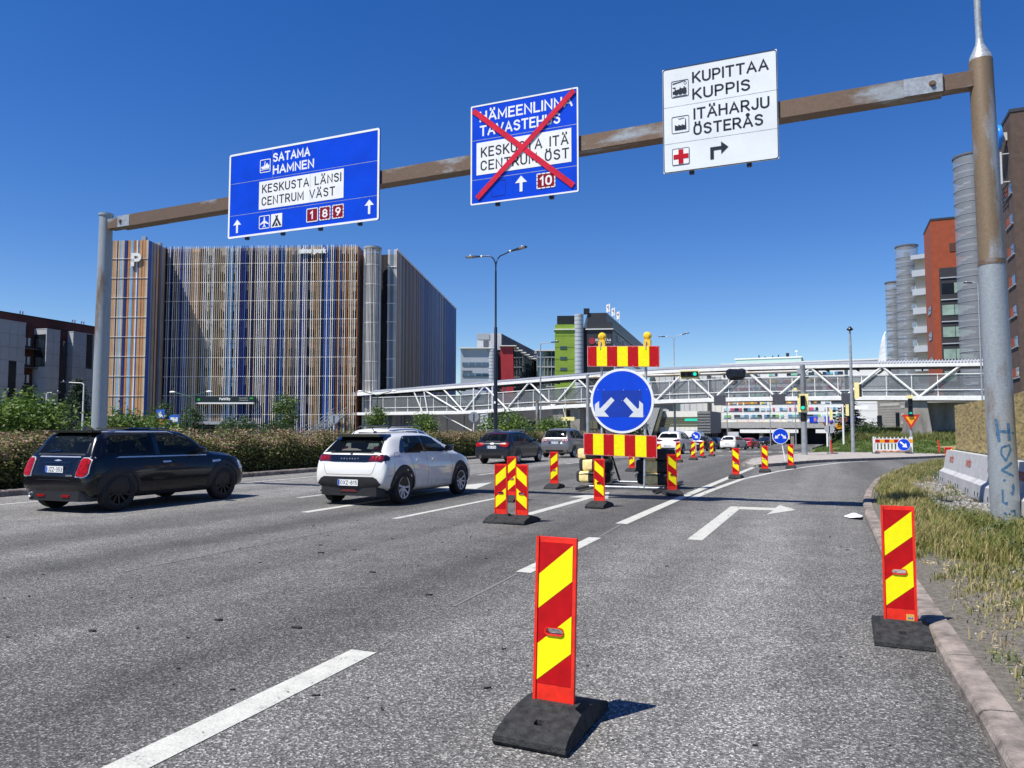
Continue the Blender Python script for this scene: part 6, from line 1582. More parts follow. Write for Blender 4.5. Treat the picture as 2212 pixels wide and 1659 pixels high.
CLEAR_LENS = mat('clear_lamp', (.55, .56, .58), .1, var=.2, scale=40, spec=.8, coat=1)
PLATE_W = mat('plate_white', (.78, .79, .78), .4, var=.03)
PLATE_B = mat('plate_blue', (.01, .09, .50), .4)
MESHCACHE = {}

class Car:
    def __init__(s, label, cat, st, W, paint, loc, rz, axles, r_w, group=None, rim='silver', arch=.055, spokes=9, tw=.2):
        s.t = thing('car' if cat != 'van' else 'van', label, cat, loc, rz, group)
        s.paint = paint; s.st = st
        rings = []
        for (y, zb_, zbelt, ztop, wl, wb, wt) in st:
            zbelt = min(zbelt, ztop - .035)
            L_ = lambda a, b, f: a + (b - a) * f
            h = zbelt - zb_
            half = [(0, zb_), (wl * .80, zb_), (wl * .955, zb_ + .045), (wl * .99, zb_ + .32 * h), (wl, zb_ + .66 * h), (L_(wl, wb, .75), zb_ + .92 * h), (wb, zbelt + .01),
                    (L_(wb, wt, .30), L_(zbelt, ztop, .33)), (L_(wb, wt, .66), L_(zbelt, ztop, .68)), (wt, L_(zbelt, ztop, .925)), (wt * .72, L_(zbelt, ztop, .99)), (0, ztop + .008)]
            rings.append([(x, y, z) for x, z in half] + [(-x, y, z) for x, z in half[-2:0:-1]])
        n = len(rings[0])
        mb = MB(); mb.add([v for r_ in rings for v in r_], [(i * n + k, (i + 1) * n + k, (i + 1) * n + (k + 1) % n, i * n + (k + 1) % n) for i in range(len(rings) - 1) for k in range(n)] + [tuple(range(n)), tuple((len(rings) - 1) * n + k for k in range(n - 1, -1, -1))])
        b = mb.build('body', [paint, TRIM], s.t)
        md = b.modifiers.new('sub', 'SUBSURF'); md.levels = 2; md.render_levels = 2
        bpy.context.view_layer.update()
        dg = bpy.context.evaluated_depsgraph_get()
        me = bpy.data.meshes.new_from_object(b.evaluated_get(dg)); b.modifiers.clear()
        old = b.data; b.data = me; bpy.data.meshes.remove(old); me.name = 'body'
        bm = bmesh.new(); bm.from_mesh(me); s.bvh = BVHTree.FromBMesh(bm); bm.free()
        # wheel wells
        cm = MB(); xw = W / 2
        for ya in axles:
            for sg_ in (1, -1):
                c_ = MB(); cm.lathe([(r_w + arch, 0), (r_w + arch, sg_ * .34)], 36, (sg_ * (xw - .27), ya, r_w), 'x')
        cut = cm.build('cutter', [paint, TRIM])
        boolean_cut(b, cut); bpy.data.objects.remove(cut)
        me = b.data
        mi = []
        for pl in me.polygons:
            c_ = pl.center; w_ = 0
            for ya in axles:
                d = math.hypot(c_.y - ya, c_.z - r_w)
                if d < r_w + arch + .004 and abs(c_.x) > xw - .30: w_ = 1
            mi.append(w_)
        me.polygons.foreach_set('material_index', mi)
        me.polygons.foreach_set('use_smooth', [True] * len(me.polygons)); me.set_sharp_from_angle(angle=radians(38))
        s.body = b; s.W = W; s.axles = axles; s.r_w = r_w; s.arch = arch
        # wheels
        key = (round(r_w, 3), rim, spokes, tw)
        for ya in axles:
            for sg_ in (1, -1):
                w_ = s.wheel(r_w, rim, spokes, tw, key)
                w_.location = (sg_ * (xw - .005), ya, r_w); w_.rotation_euler = (random.uniform(0, 1), 0, 0 if sg_ > 0 else pi)
    def wheel(s, r, rim, spokes, tw, key):
        rr = r * .665
        tr = MB(); tr.lathe([(rr, -tw), (r * .9, -tw), (r * .985, -tw * .9), (r, -tw * .7), (r, -tw * .28), (r * .985, -.02), (r * .9, 0), (rr * 1.02, -.004), (rr, -.02)], 40, axis='x', cap=False)
        if key not in MESHCACHE:
            t_ = tr.build('wheel', TYRE_C, s.t, smooth=40); MESHCACHE[key] = [t_.data, None]
        else: t_ = link('wheel', MESHCACHE[key][0], s.t)
        if MESHCACHE[key][1] is None:
            m_ = MB(); m_.lathe([(rr, -.015), (rr * .93, -.018), (rr * .90, -.05), (rr * .88, -.15), (0, -.15)], 40, axis='x', mi=1, cap=False)
            m_.lathe([(rr * 1.01, -.02), (rr * 1.01, -.006), (rr * .93, -.010), (rr * .92, -.03)], 40, axis='x', cap=False)
            for i in range(spokes):
                for d_ in ((-.11, .11) if spokes < 8 else (0,)):
                    a = 2 * pi * i / spokes + d_; a2 = a + (.10 if spokes >= 8 else 0)
                    w0, w1 = rr * .075, rr * (.10 if spokes >= 8 else .075)
                    p0, p1 = Vector((-.03, rr * .16 * cos(a), rr * .16 * sin(a))), Vector((-.016, rr * .95 * cos(a2), rr * .95 * sin(a2)))
                    q0, q1 = Vector((0, -sin(a), cos(a))), Vector((0, -sin(a2), cos(a2)))
                    dd = Vector((-.03, 0, 0))
                    m_.add([p0 - q0 * w0, p0 + q0 * w0, p1 + q1 * w1, p1 - q1 * w1, p0 - q0 * w0 + dd, p0 + q0 * w0 + dd, p1 + q1 * w1 + dd, p1 - q1 * w1 + dd], [(0, 1, 2, 3), (0, 4, 5, 1), (1, 5, 6, 2), (2, 6, 7, 3), (3, 7, 4, 0)])
            m_.lathe([(0, -.015), (rr * .16, -.018), (rr * .24, -.035), (rr * .24, -.08)], 20, axis='x')
            o = m_.build('rim', [BLKRIM if rim == 'black' else ALU, SIG_BLK], t_, smooth=30); MESHCACHE[key][1] = o.data
        else: o = link('rim', MESHCACHE[key][1], t_)
        return t_
    def decal(s, poly, mode, off, m, name, sgn=1, lvl=2, parent=None, sk=.012, bvh=None):
        bm = bmesh.new()
        vs_ = [bm.verts.new((a, c_, 0)) for a, c_ in poly]
        bm.faces.new(vs_)
        bmesh.ops.triangulate(bm, faces=bm.faces[:])
        for _ in range(lvl): bmesh.ops.subdivide_edges(bm, edges=bm.edges[:], cuts=1, use_grid_fill=True)
        base = {}
        for v in bm.verts:
            a, c_ = v.co.x, v.co.y
            if mode == 'side': o_, d = Vector((sgn * 3, a, c_)), Vector((-sgn, 0, 0))
            elif mode == 'rear': o_, d = Vector((a, -4, c_)), Vector((0, 1, 0))
            elif mode == 'front': o_, d = Vector((a, 9, c_)), Vector((0, -1, 0))
            else: o_, d = Vector((a, c_, 5)), Vector((0, 0, -1))
            hit, nn, _i, _d = s.bvh.ray_cast(o_, d)
            if hit is None:
                q = {'side': Vector((sgn * s.W / 2, a, c_)), 'rear': Vector((a, .05, c_)), 'front': Vector((a, 3.9, c_)), 'top': Vector((a, c_, 1.4))}[mode]
                hit, nn, _i, _d = s.bvh.find_nearest(q)
            if nn.dot(d) > 0: nn = -nn
            base[v] = hit - nn * sk; v.co = hit + nn * off
        be = [e for e in bm.edges if e.is_boundary]
        mp_ = {}
        for e in be:
            for v in e.verts:
                if v not in mp_: mp_[v] = bm.verts.new(base[v])
        for e in be:
            a, b_ = e.verts
            bm.faces.new((a, b_, mp_[b_], mp_[a]))
        bmesh.ops.recalc_face_normals(bm, faces=bm.faces)
        me = bpy.data.meshes.new(name); bm.to_mesh(me); bm.free()
        me.materials.append(m)
        me.polygons.foreach_set('use_smooth', [True] * len(me.polygons)); me.set_sharp_from_angle(angle=radians(40))
        return link(name, me, parent or s.t)
    def both(s, poly, off, m, name, **k):
        for sg_ in (1, -1): o = s.decal(poly, 'side', off, m, name, sgn=sg_, **k)
        return o
    def glaze(s, wins, margin=.022):
        """wins: (polygon, mode, name, offset); opens the body behind each pane, glazes it and puts seats inside"""
        def inside(P, a, b):
            c_ = False; dmin = 9
            for (x0, y0), (x1, y1) in zip(P, P[1:] + P[:1]):
                if (y0 > b) != (y1 > b) and a < (x1 - x0) * (b - y0) / (y1 - y0) + x0: c_ = not c_
                L2 = (x1 - x0) ** 2 + (y1 - y0) ** 2; t_ = max(0, min(1, ((a - x0) * (x1 - x0) + (b - y0) * (y1 - y0)) / max(L2, 1e-9)))
                dmin = min(dmin, math.hypot(a - x0 - t_ * (x1 - x0), b - y0 - t_ * (y1 - y0)))
            return dmin if c_ else -dmin
        bm = bmesh.new(); bm.from_mesh(s.body.data); kill = []
        for f in bm.faces:
            c_ = f.calc_center_median(); nn = f.normal
            for P, mode, _n, _o in wins:
                if mode == 'side' and abs(c_.x) > s.W * .3 and abs(nn.x) > .35: d = inside(P, c_.y, c_.z)
                elif mode == 'rear' and c_.y < 1.3 and nn.y < -.1 and c_.z > .8: d = inside(P, c_.x, c_.z)
                elif mode == 'top' and nn.y > .1 and nn.z > .1 and c_.z > .8: d = inside(P, c_.x, c_.y)
                else: continue
                if d > margin: kill.append(f); break
                if d > -.01: f.material_index = 1
        bmesh.ops.delete(bm, geom=kill, context='FACES'); bm.to_mesh(s.body.data); bm.free()
        for P, mode, nm, o_ in wins:
            if mode == 'side':
                for sg_ in (1, -1): s.decal(P, 'side', o_, CLEAR_G, nm, sgn=sg_, sk=.004)
            else: s.decal(P, mode, o_, CLEAR_G, nm, sk=.004)
        a0, a1 = s.axles; yf = a0 + (a1 - a0) * .56; yr = a0 + (a1 - a0) * .16; H_ = max(q[3] for q in s.st)
        for y, xs_ in ((yf, (-.37, .37)), (yr, (-.40, .40))):
            for x in xs_:
                m_ = MB(); m_.sideslab([(y - .10, .42), (y + .48, .42), (y + .50, .56), (y + .05, .56), (y - .12, H_ - .44), (y - .24, H_ - .45), (y - .14, .5)], x - .25, x + .25)
                m_.sideslab([(y - .15, H_ - .42), (y - .13, H_ - .24), (y - .22, H_ - .24), (y - .24, H_ - .42)], x - .13, x + .13); m_.build('seat', SEAT, s.t)
        MB().box(-s.W * .42, s.W * .42, yf + .62, yf + 1.05, .55, .93).build('dashboard', SEAT, s.t)
        m_ = MB(); m_.lathe([(.165, -.012), (.19, -.012), (.19, .012), (.165, .012), (.165, -.012)], 20, (-.37, yf + .52, .92), 'y', cap=False); m_.build('steering_wheel', TRIM, s.t)
    def seam(s, pts, mode='side', w=.007, name='door_gap', sides=(1, -1), off=.0015, m=None):
        for sg_ in (sides if mode == 'side' else (1,)):
            for (a0, c0), (a1, c1) in zip(pts[:-1], pts[1:]):
                d = Vector((a1 - a0, c1 - c0)).normalized(); q = Vector((-d.y, d.x)) * w / 2
                s.decal([(a0 - q.x, c0 - q.y), (a1 - q.x, c1 - q.y), (a1 + q.x, c1 + q.y), (a0 + q.x, c0 + q.y)], mode, off, m or SEAM, name, sgn=sg_, lvl=2, sk=.004)
    def arches(s, w=.06, off=.012, m=None):
        for ya in s.axles:
            for sg_ in (1, -1):
                r0, r1 = s.r_w + s.arch + .0, s.r_w + s.arch + w
                n = 20; a0, a1 = radians(-12), radians(192)
                V, F = [], []
                for k in range(n + 1):
                    a = a0 + (a1 - a0) * k / n
                    for r_ in (r0, (r0 + r1) / 2, r1):
                        y, z = ya + r_ * cos(a), s.r_w + r_ * sin(a)
                        hit, nn, _i, _d = s.bvh.ray_cast(Vector((sg_ * 3, y, max(z, .18))), Vector((-sg_, 0, 0)))
                        x = hit.x if hit else sg_ * (s.W / 2 - .03)
                        V.append((x + sg_ * off * (1 if r_ < r1 else .2), y, z))
                    V.append((V[-3][0] - sg_ * .06, V[-3][1], V[-3][2]))
                q = 4
                F = [(k * q + j, (k + 1) * q + j, (k + 1) * q + j + 1, k * q + j + 1) for k in range(n) for j in (0, 1)] + [(k * q + 3, (k + 1) * q + 3, (k + 1) * q, k * q) for k in range(n)]
                MB().add(V, F).build('wheel_arch', m or TRIM, s.t, smooth=60)
    def plate(s, text, z, y_hint=None, x=0, w=.43, h=.115, tilt=0):
        ys = []
        for dx in (-.2, 0, .2):
            hit = s.bvh.ray_cast(Vector((x + dx, -4, z)), Vector((0, 1, 0)))[0]
            if hit: ys.append(hit.y)
        y = (min(ys) if ys else 0) - .012
        pl = MB().slab(rrect(x - w / 2, x + w / 2, z - h / 2, z + h / 2, .012, 3), y - .008, y).build('number_plate', PLATE_W, s.t)
        MB().slab(rect(x - w / 2 + .004, x - w / 2 + .045, z - h / 2 + .005, z + h / 2 - .005), y - .0095, y - .008).build('plate_strip', PLATE_B, pl)
        sign_text(text, x - w / 2 + .065, x + w / 2 - .022, z - h * .33, h * .66, y - .008, SIG_BLK, pl, 'plate_text', w=.15, gap=.34)
        return pl
    def mirror(s, y, z, m, x=None):
        for sg_ in (1, -1):
            hit = s.bvh.ray_cast(Vector((sg_ * 3, y, z)), Vector((-sg_, 0, 0)))[0]
            x0 = abs(hit.x) if hit else s.W / 2 - .05
            mb = MB(); prof = [(.0, -.055), (.05, -.07), (.085, -.05), (.09, .02), (.07, .07), (.02, .085)]
            mb.lathe([(.03, -.05), (.075, -.04), (.085, 0), (.075, .055), (.035, .085), (0, .09)], 14, (sg_ * (x0 + .13), y, z + .03), 'y')
            for i, v in enumerate(mb.v): mb.v[i] = (sg_ * (x0 + .13) + (v[0] - sg_ * (x0 + .13)) * 1.25, v[1], z + .03 + (v[2] - z - .03) * .85)
            o = mb.build('mirror', m, s.t, smooth=50)
            MB().bar((sg_ * (x0 - .02), y + .03, z), (sg_ * (x0 + .08), y + .03, z + .02), .03, .04).build('mirror_arm', TRIM, o)
    def handle(s, ys, z, m, w=.17, sides=(1, -1)):
        for y in ys:
            for sg_ in sides: s.decal(rrect(y - w / 2, y + w / 2, z - .014, z + .016, .013, 3), 'side', .022, m, 'door_handle', sgn=sg_, lvl=1)
    def exhaust(s, x, z, r=.035, y=.0, m=None):
        MB().lathe([(r * .8, .12), (r * .8, .0), (r, -.01), (r, .12)], 16, (x, y, z), 'y').build('exhaust_pipe', m or CHROME, s.t, smooth=40)

def poly_scale(p): return p

# ---- black three-door hatchback
BLACKP = car_paint('black_car_paint', (.003, .0033, .006), 0, .2, .12)
mini_st = [(.02, .40, .60, .63, .66, .62, .52), (.05, .37, .62, .72, .79, .75, .60), (.10, .34, .72, .86, .83, .80, .66), (.155, .23, .88, .985, .845, .805, .69), (.25, .23, .935, 1.17, .84, .79, .635), (.36, .23, .94, 1.36, .85, .79, .60), (.46, .22, .94, 1.425, .855, .79, .595),
           (1.2, .20, .935, 1.455, .86, .79, .605), (1.9, .20, .925, 1.452, .86, .79, .60), (2.32, .20, .92, 1.415, .86, .79, .585), (2.57, .20, .92, 1.20, .86, .79, .64), (2.75, .20, .92, 1.015, .86, .785, .68), (3.05, .20, .905, .985, .855, .775, .62), (3.4, .21, .88, .96, .84, .75, .57), (3.64, .23, .82, .90, .80, .71, .52), (3.77, .26, .68, .76, .73, .65, .48), (3.82, .34, .54, .60, .64, .57, .42)]
c = Car('black three-door hatchback with dark roof and black rims, leftmost vehicle in the near lanes', 'car', mini_st, 1.715, BLACKP, (-12.74, 9.12, 0), radians(.65), (.64, 3.10), .335, 'cars on the road', rim='black', spokes=10)
MINI = c; c.t.scale = (1.045, 1.045, 1.02)
c.both([(.50, 1.385), (2.30, 1.385), (2.30, 1.397), (.50, 1.398)], .010, CHROME, 'roof_edge_strip')  # thin bright strip along the roof edge
c.glaze([([(-.60, 1.02), (.60, 1.02), (.585, 1.07), (.51, 1.315), (.485, 1.335), (-.485, 1.335), (-.51, 1.315), (-.585, 1.07)], 'rear', 'rear_window', .004),
         ([(.42, 1.00), (.56, 1.32), (.62, 1.34), (1.42, 1.355), (1.42, .985)], 'side', 'rear_side_window', .004),
         ([(1.55, .985), (1.55, 1.357), (2.12, 1.352), (2.24, 1.33), (2.63, 1.01), (2.64, .975)], 'side', 'front_side_window', .004),
         ([(-.60, 2.68), (.60, 2.68), (.52, 2.38), (-.52, 2.38)], 'top', 'windscreen', .004)])
c.both([(1.435, .98), (1.535, .98), (1.535, 1.365), (1.435, 1.365)], .003, GLOSS, 'door_pillar')
c.both([(.20, .940), (2.66, .920), (2.66, .940), (.20, .962)], .007, CHROME, 'belt_trim')
c.decal([(-.72, .952), (.72, .952), (.72, .970), (-.72, .970)], 'rear', .007, CHROME, 'belt_trim')
MB().prism([(-.53, .31), (.53, .31), (.53, .50), (-.53, .50)], 1.385, 1.425).build('roof_spoiler', BLACKP, c.t)
MB().slab([(-.44, 1.455), (.44, 1.455), (.40, 1.478), (-.40, 1.478)], 1.15, 2.0).build('sunroof', GLOSS, c.t)
MB().sideslab([(.58, 1.43), (.78, 1.44), (.66, 1.51), (.62, 1.51)], -.02, .02).build('roof_aerial', GLOSS, c.t)
for sx_ in (1, -1):
    lp = [(sx_ * a, z) for a, z in ((.54, .62), (.555, .90), (.59, .95), (.70, .95), (.765, .91), (.785, .69), (.755, .635), (.70, .61))]
    c.decal(lp, 'rear', .016, ALU, 'lamp_ring')
    cx_ = .665 * sx_
    c.decal([(cx_ + (x - cx_) * .88, .79 + (z - .79) * .91) for x, z in lp], 'rear', .026, RED_LENS, 'tail_light')
    MB().slab(rrect(.30 * sx_ - .09, .30 * sx_ + .09, .27, .31, .018, 3), .03, .06).build('reflector', RED_LENS, c.t)
c.decal(rrect(-.36, .36, .66, .87, .05, 4), 'rear', .003, BLACKP, 'tailgate_recess')
c.decal(rrect(-.335, .335, .845, .87, .012, 3), 'rear', .014, GLOSS, 'tailgate_handle')
c.plate('UZZ-353', .745)
c.seam([(-.70, .57), (.70, .57)], 'rear')
c.seam([(-.47, .60), (-.49, .93)], 'rear'); c.seam([(.47, .60), (.49, .93)], 'rear')
MB().prism([(-.60, .045), (.60, .045), (.74, .16), (.76, .34), (-.76, .34), (-.74, .16)], .20, .395).build('lower_bumper', TRIM, c.t)
c.decal([(-.10, .895), (-.05, .905), (0, .915), (.05, .905), (.10, .895), (.06, .89), (.02, .885), (-.02, .885), (-.06, .89)], 'rear', .008, CHROME, 'badge')
sign_text('COOPER', .30, .45, .63, .028, c.bvh.ray_cast(Vector((.4, -4, .64)), Vector((0, 1, 0)))[0].y - .002, CHROME, c.t, 'badge_text', w=.2)
c.decal([(-.30, 1.035), (-.02, 1.05), (-.03, 1.075), (-.28, 1.06)], 'rear', .018, GLOSS, 'rear_wiper')
c.exhaust(-.55, .30, .042, .03)
c.arches(.07, .012)
c.both([(1.02, .20), (2.72, .20), (2.72, .30), (1.02, .30)], .006, TRIM, 'sill_cladding')
c.seam([(1.49, .97), (1.49, .55), (1.42, .33), (2.62, .33), (2.70, .60), (2.66, .92)])
c.handle((1.66,), .83, CHROME)
c.both([(2.80, .775), (3.02, .79), (3.02, .83), (2.80, .82)], .012, CHROME, 'side_indicator')
c.mirror(2.42, 1.0, GLOSS)
c.both([(3.55, .62), (3.72, .60), (3.75, .74), (3.58, .80)], .01, CLEAR_LENS, 'headlight')

# ---- white five-door hatchback
WHITEP = car_paint('white_car_paint', (.74, .73, .69), 0, .25)
peu_st = [(.02, .42, .62, .66, .66, .60, .50), (.05, .36, .66, .80, .76, .70, .58), (.085, .34, .78, .93, .80, .75, .62), (.15, .31, .92, 1.015, .825, .78, .68), (.30, .24, .97, 1.17, .84, .80, .62), (.46, .23, .98, 1.315, .86, .80, .575), (.60, .22, .985, 1.385, .865, .80, .565),
          (1.3, .20, .975, 1.43, .865, .79, .58), (2.0, .19, .955, 1.42, .86, .785, .575), (2.4, .19, .945, 1.365, .86, .785, .56), (2.75, .19, .94, 1.19, .86, .785, .62), (3.06, .20, .94, 1.02, .86, .785, .68), (3.4, .20, .91, .965, .855, .775, .6), (3.75, .21, .83, .885, .83, .73, .55), (3.95, .24, .70, .75, .76, .67, .5), (4.04, .32, .55, .58, .64, .56, .42)]
c = Car('white five-door hatchback with black roof spoiler behind the black three-door car', 'car', peu_st, 1.735, WHITEP, (-8.64, 12.2, 0), radians(.6), (.70, 3.24), .325, 'cars on the road', spokes=9)
FR = [(.62, 1.025), (.70, 1.12), (.83, 1.24), (.98, 1.325), (1.10, 1.345), (1.86, 1.345), (2.10, 1.325), (2.28, 1.28), (2.80, 1.035), (2.84, .995), (.66, 1.005)]
c.glaze([([(-.64, 1.02), (.64, 1.02), (.63, 1.06), (.535, 1.285), (.50, 1.31), (-.50, 1.31), (-.535, 1.285), (-.63, 1.06)], 'rear', 'rear_window', .005),
         ([(.83, 1.035), (.93, 1.17), (1.04, 1.29), (1.14, 1.318), (1.60, 1.325), (1.62, 1.015), (.85, 1.02)], 'side', 'rear_side_window', .007),
         ([(1.72, 1.012), (1.70, 1.325), (1.88, 1.322), (2.10, 1.30), (2.26, 1.26), (2.70, 1.04), (2.74, 1.005)], 'side', 'front_side_window', .007),
         ([(-.60, 2.98), (.60, 2.98), (.52, 2.45), (-.52, 2.45)], 'top', 'windscreen', .004)])
c.decal([(-.58, 1.25), (.58, 1.25), (.555, 1.335), (.50, 1.365), (-.50, 1.365), (-.555, 1.335)], 'rear', .014, GLOSS, 'rear_window_edge')
MB().slab([(-.50, 1.325), (.50, 1.325), (.47, 1.38), (-.47, 1.38)], .345, .60).build('roof_spoiler', GLOSS, c.t)
for P_ in ([(.62, 1.025), (.70, 1.12), (.83, 1.24), (.98, 1.325), (.94, 1.19), (.825, 1.02), (.66, 1.005)], [(1.615, 1.01), (1.725, 1.005), (1.705, 1.345), (1.595, 1.345)], [(.98, 1.325), (1.10, 1.345), (1.86, 1.345), (2.10, 1.325), (2.28, 1.28), (2.255, 1.262), (2.09, 1.302), (1.87, 1.323), (1.14, 1.32), (1.04, 1.292)]): c.both(P_, .004, GLOSS, 'window_frame')
c.decal([(-.70, .84), (.70, .84), (.755, .88), (.755, .945), (.69, .985), (.45, .975), (-.45, .975), (-.69, .985), (-.755, .945), (-.755, .88)], 'rear', .008, GLOSS, 'lamp_band')
for sx_ in (1, -1):
    tl = c.decal([(sx_ * a, z) for a, z in ((.44, .855), (.46, .965), (.70, .975), (.735, .94), (.735, .89), (.70, .855))], 'rear', .012, DRED_LENS, 'tail_light')
    for k in range(3):
        xx = .505 + .075 * k
        c.decal([(sx_ * (xx - .018), .868), (sx_ * (xx + .022), .868), (sx_ * (xx + .034), .95), (sx_ * (xx - .002), .95)], 'rear', .016, RED_LENS, 'lamp_claw', parent=tl)
    c.decal([(.02, .855), (.22, .87), (.25, .925), (.20, .975), (.02, .97)], 'side', .007, GLOSS, 'lamp_band_end', sgn=sx_)
yy = c.bvh.ray_cast(Vector((0, -4, .905)), Vector((0, 1, 0)))[0].y - .011
sign_text('PEUGEOT', -.20, .20, .893, .024, yy, CHROME, c.t, 'badge_text', w=.2, gap=1.1)
c.decal([(-.025, .985), (.02, .985), (.03, 1.0), (.01, 1.012), (-.02, 1.008)], 'rear', .01, GLOSS, 'badge')
c.decal([(-.64, .37), (.64, .37), (.72, .42), (.64, .52), (.56, .56), (-.56, .56), (-.64, .52), (-.72, .42)], 'rear', .012, TRIM, 'lower_bumper')
MB().prism([(-.62, .05), (.62, .05), (.72, .16), (.74, .40), (-.74, .40), (-.72, .16)], .19, .385).build('diffuser', TRIM, c.t)
c.decal(rrect(-.29, .29, .385, .53, .02, 3), 'rear', .014, TRIM, 'plate_recess')
c.plate('OXZ-815', .445, w=.46, h=.118)
MB().slab([(-.20, .27), (.20, .27), (.15, .315), (-.15, .315)], .035, .06).build('reflector', DRED_LENS, c.t)
c.seam([(-.60, .83), (-.55, .66), (-.50, .60), (.50, .60), (.55, .66), (.60, .83)], 'rear')
c.decal([(-.26, 1.045), (.22, 1.05), (.08, 1.085), (-.10, 1.09), (-.24, 1.07)], 'rear', .02, TRIM, 'rear_wiper')
MB().tube([(.05, .88, 1.40), (0.02, .74, 1.56)], .008, 6).lathe([(.04, 0), (.03, .03), (0, .035)], 10, (.05, .88, 1.405)).build('roof_aerial', TRIM, c.t)
c.arches(.075, .014)
c.both([(1.10, .185), (2.86, .185), (2.86, .235), (1.10, .235)], .005, TRIM, 'sill_cladding')
c.seam([(.98, .98), (1.06, .80), (1.14, .52), (1.20, .28), (1.68, .25), (1.68, .62), (1.66, 1.0)]); c.seam([(1.68, .25), (2.72, .25), (2.80, .62), (2.78, 1.0)])
c.seam([(.40, .93), (.43, 1.01), (.56, 1.02), (.60, .93), (.40, .93)], sides=(1,))
c.handle((1.28, 1.98), .84, WHITEP)
c.mirror(2.60, 1.04, GLOSS)
c.seam([(.08, .55), (.35, .60), (.38, .84)])

def generic(label, st, W, paint, loc, rz, axles, r_w, H, belt, win, rw, lamps, plate_z, plate_t, trim_low=.30, clear=False, rim='silver', spokes=9, cat='car', lamp_mat=None, rails=None, detail=True, low_mat=None):
    c = Car(label, cat, st, W, paint, loc, rz, axles, r_w, 'cars on the road', rim=rim, spokes=spokes)
    if clear:
        L = max(q[0] for q in st); b_ = belt
        c.glaze([(rw, 'rear', 'rear_window', .005)] + [(w_, 'side', 'side_window', .005) for w_ in win] + [([(-W * .34, L * .725), (W * .34, L * .725), (W * .30, L * .585), (-W * .30, L * .585)], 'top', 'windscreen', .004)])
    else:
        c.decal(rw, 'rear', .005, CAR_GLASS, 'rear_window')
        for w_ in win: c.both(w_, .005, CAR_GLASS, 'side_window')
    for sx_ in (1, -1): c.decal([(sx_ * a, z) for a, z in lamps], 'rear', .014, lamp_mat or RED_LENS, 'tail_light')
    if plate_t: c.plate(plate_t, plate_z)
    x = W / 2 - .14
    c.decal([(-x, trim_low - .06), (x, trim_low - .06), (x, trim_low + .06), (-x, trim_low + .06)], 'rear', .008, low_mat or TRIM, 'lower_bumper')
    c.mirror(win[-1][-1][0] - .12, belt + .06, GLOSS if paint is not BLACKP else GLOSS)
    if rails:
        for sx_ in (1, -1): MB().tube([(sx_ * rails[0], y, z) for y, z in rails[1]], .02, 8).build('roof_rail', rails[2], c.t, smooth=40)
    return c
def hatch_st(L, W, H, belt, slant=.45, tail=.16, roof_r=.55, roof_f=.55, cowl=.74, nose=.66, wagon=0):
    w = W / 2; b = belt
    return [(.02, .38, .60, .66, w * .76, w * .70, w * .56), (.06, .28, .70, .82, w * .89, w * .83, w * .66), (.10, .25, .82, b - .02, w * .93, w * .88, w * .72), (tail, .24, b - .04, b + .05, w * .955, w * .905, w * .78),
            (tail + slant * .45, .23, b, b + (H - b) * .55, w * .98, w * .92, w * .70), (tail + slant * .82, .22, b, H - .085, w * .99, w * .92, w * .655), (tail + slant + .12, .21, b, H - .035, w, w * .92, w * .645),
            (L * .32, .20, b - .005, H, w, w * .915, w * .66), (L * .48, .19, b - .02, H - .005, w, w * .91, w * .66), (L * .57, .19, b - .03, H - .06, w, w * .91, w * .645), (L * .66, .19, b - .035, b + (H - b) * .5, w, w * .91, w * .71), (L * cowl, .20, b - .04, b + .06, w, w * .91, w * .78),
            (L * .83, .20, b - .07, b - .005, w * .985, w * .89, w * .7), (L * .92, .22, b - .16, b - .09, w * .95, w * .84, w * .62), (L * .975, .25, b - .28, b - .22, w * .87, w * .77, w * .56), (L, .34, .54, .57, w * .74, w * .65, w * .48)]
# ---- dark blue-black estate
BLUEBLACK = car_paint('blue_black_car_paint', (.010, .012, .020), .1, .25)
H = 1.43; st = hatch_st(4.70, 1.77, H, .93, slant=.55, tail=.2)
c = generic('dark blue estate car with twin exhausts ahead of the white five-door car', st, 1.765, BLUEBLACK, (-13.45, 29.4, 0), radians(.8), (1.02, 3.66), .318, H, .93,
            [[(.62, .99), (.86, 1.26), (.94, 1.29), (1.36, 1.32), (1.36, .985)], [(1.44, .985), (1.44, 1.325), (2.12, 1.33), (2.12, .98)], [(2.2, .98), (2.2, 1.33), (2.42, 1.325), (2.62, 1.28), (3.14, 1.0), (3.14, .97)]],
            [(-.62, 1.0), (.62, 1.0), (.53, 1.27), (.48, 1.30), (-.48, 1.30), (-.53, 1.27)], ((.38, .80), (.40, .90), (.70, .925), (.77, .90), (.74, .76), (.60, .745)), .735, 'ZKI-970', trim_low=.33, clear=True,
            rails=(.55, [(.7, 1.40), (.8, 1.46), (2.4, 1.47), (2.55, 1.42)], CHROME))
c.exhaust(-.52, .34, .045, .02); c.exhaust(.52, .34, .045, .02)
c.seam([(-.72, .62), (.72, .62)], 'rear'); c.seam([(1.40, .97), (1.44, .5), (1.5, .30), (2.16, .28), (2.16, .97)]); c.seam([(2.16, .28), (3.06, .28), (3.16, .6), (3.12, .96)])
c.handle((1.66, 2.36), .84, BLUEBLACK); c.arches(.03, .006, BLUEBLACK)
for k in range(4): c.decal(disc(-.06 + .04 * k, .88, .024, 14), 'rear', .008, CHROME, 'badge_ring')
c.decal([(-.42, 1.30), (.42, 1.30), (.40, 1.33), (-.40, 1.33)], 'rear', .012, DRED_LENS, 'brake_light')
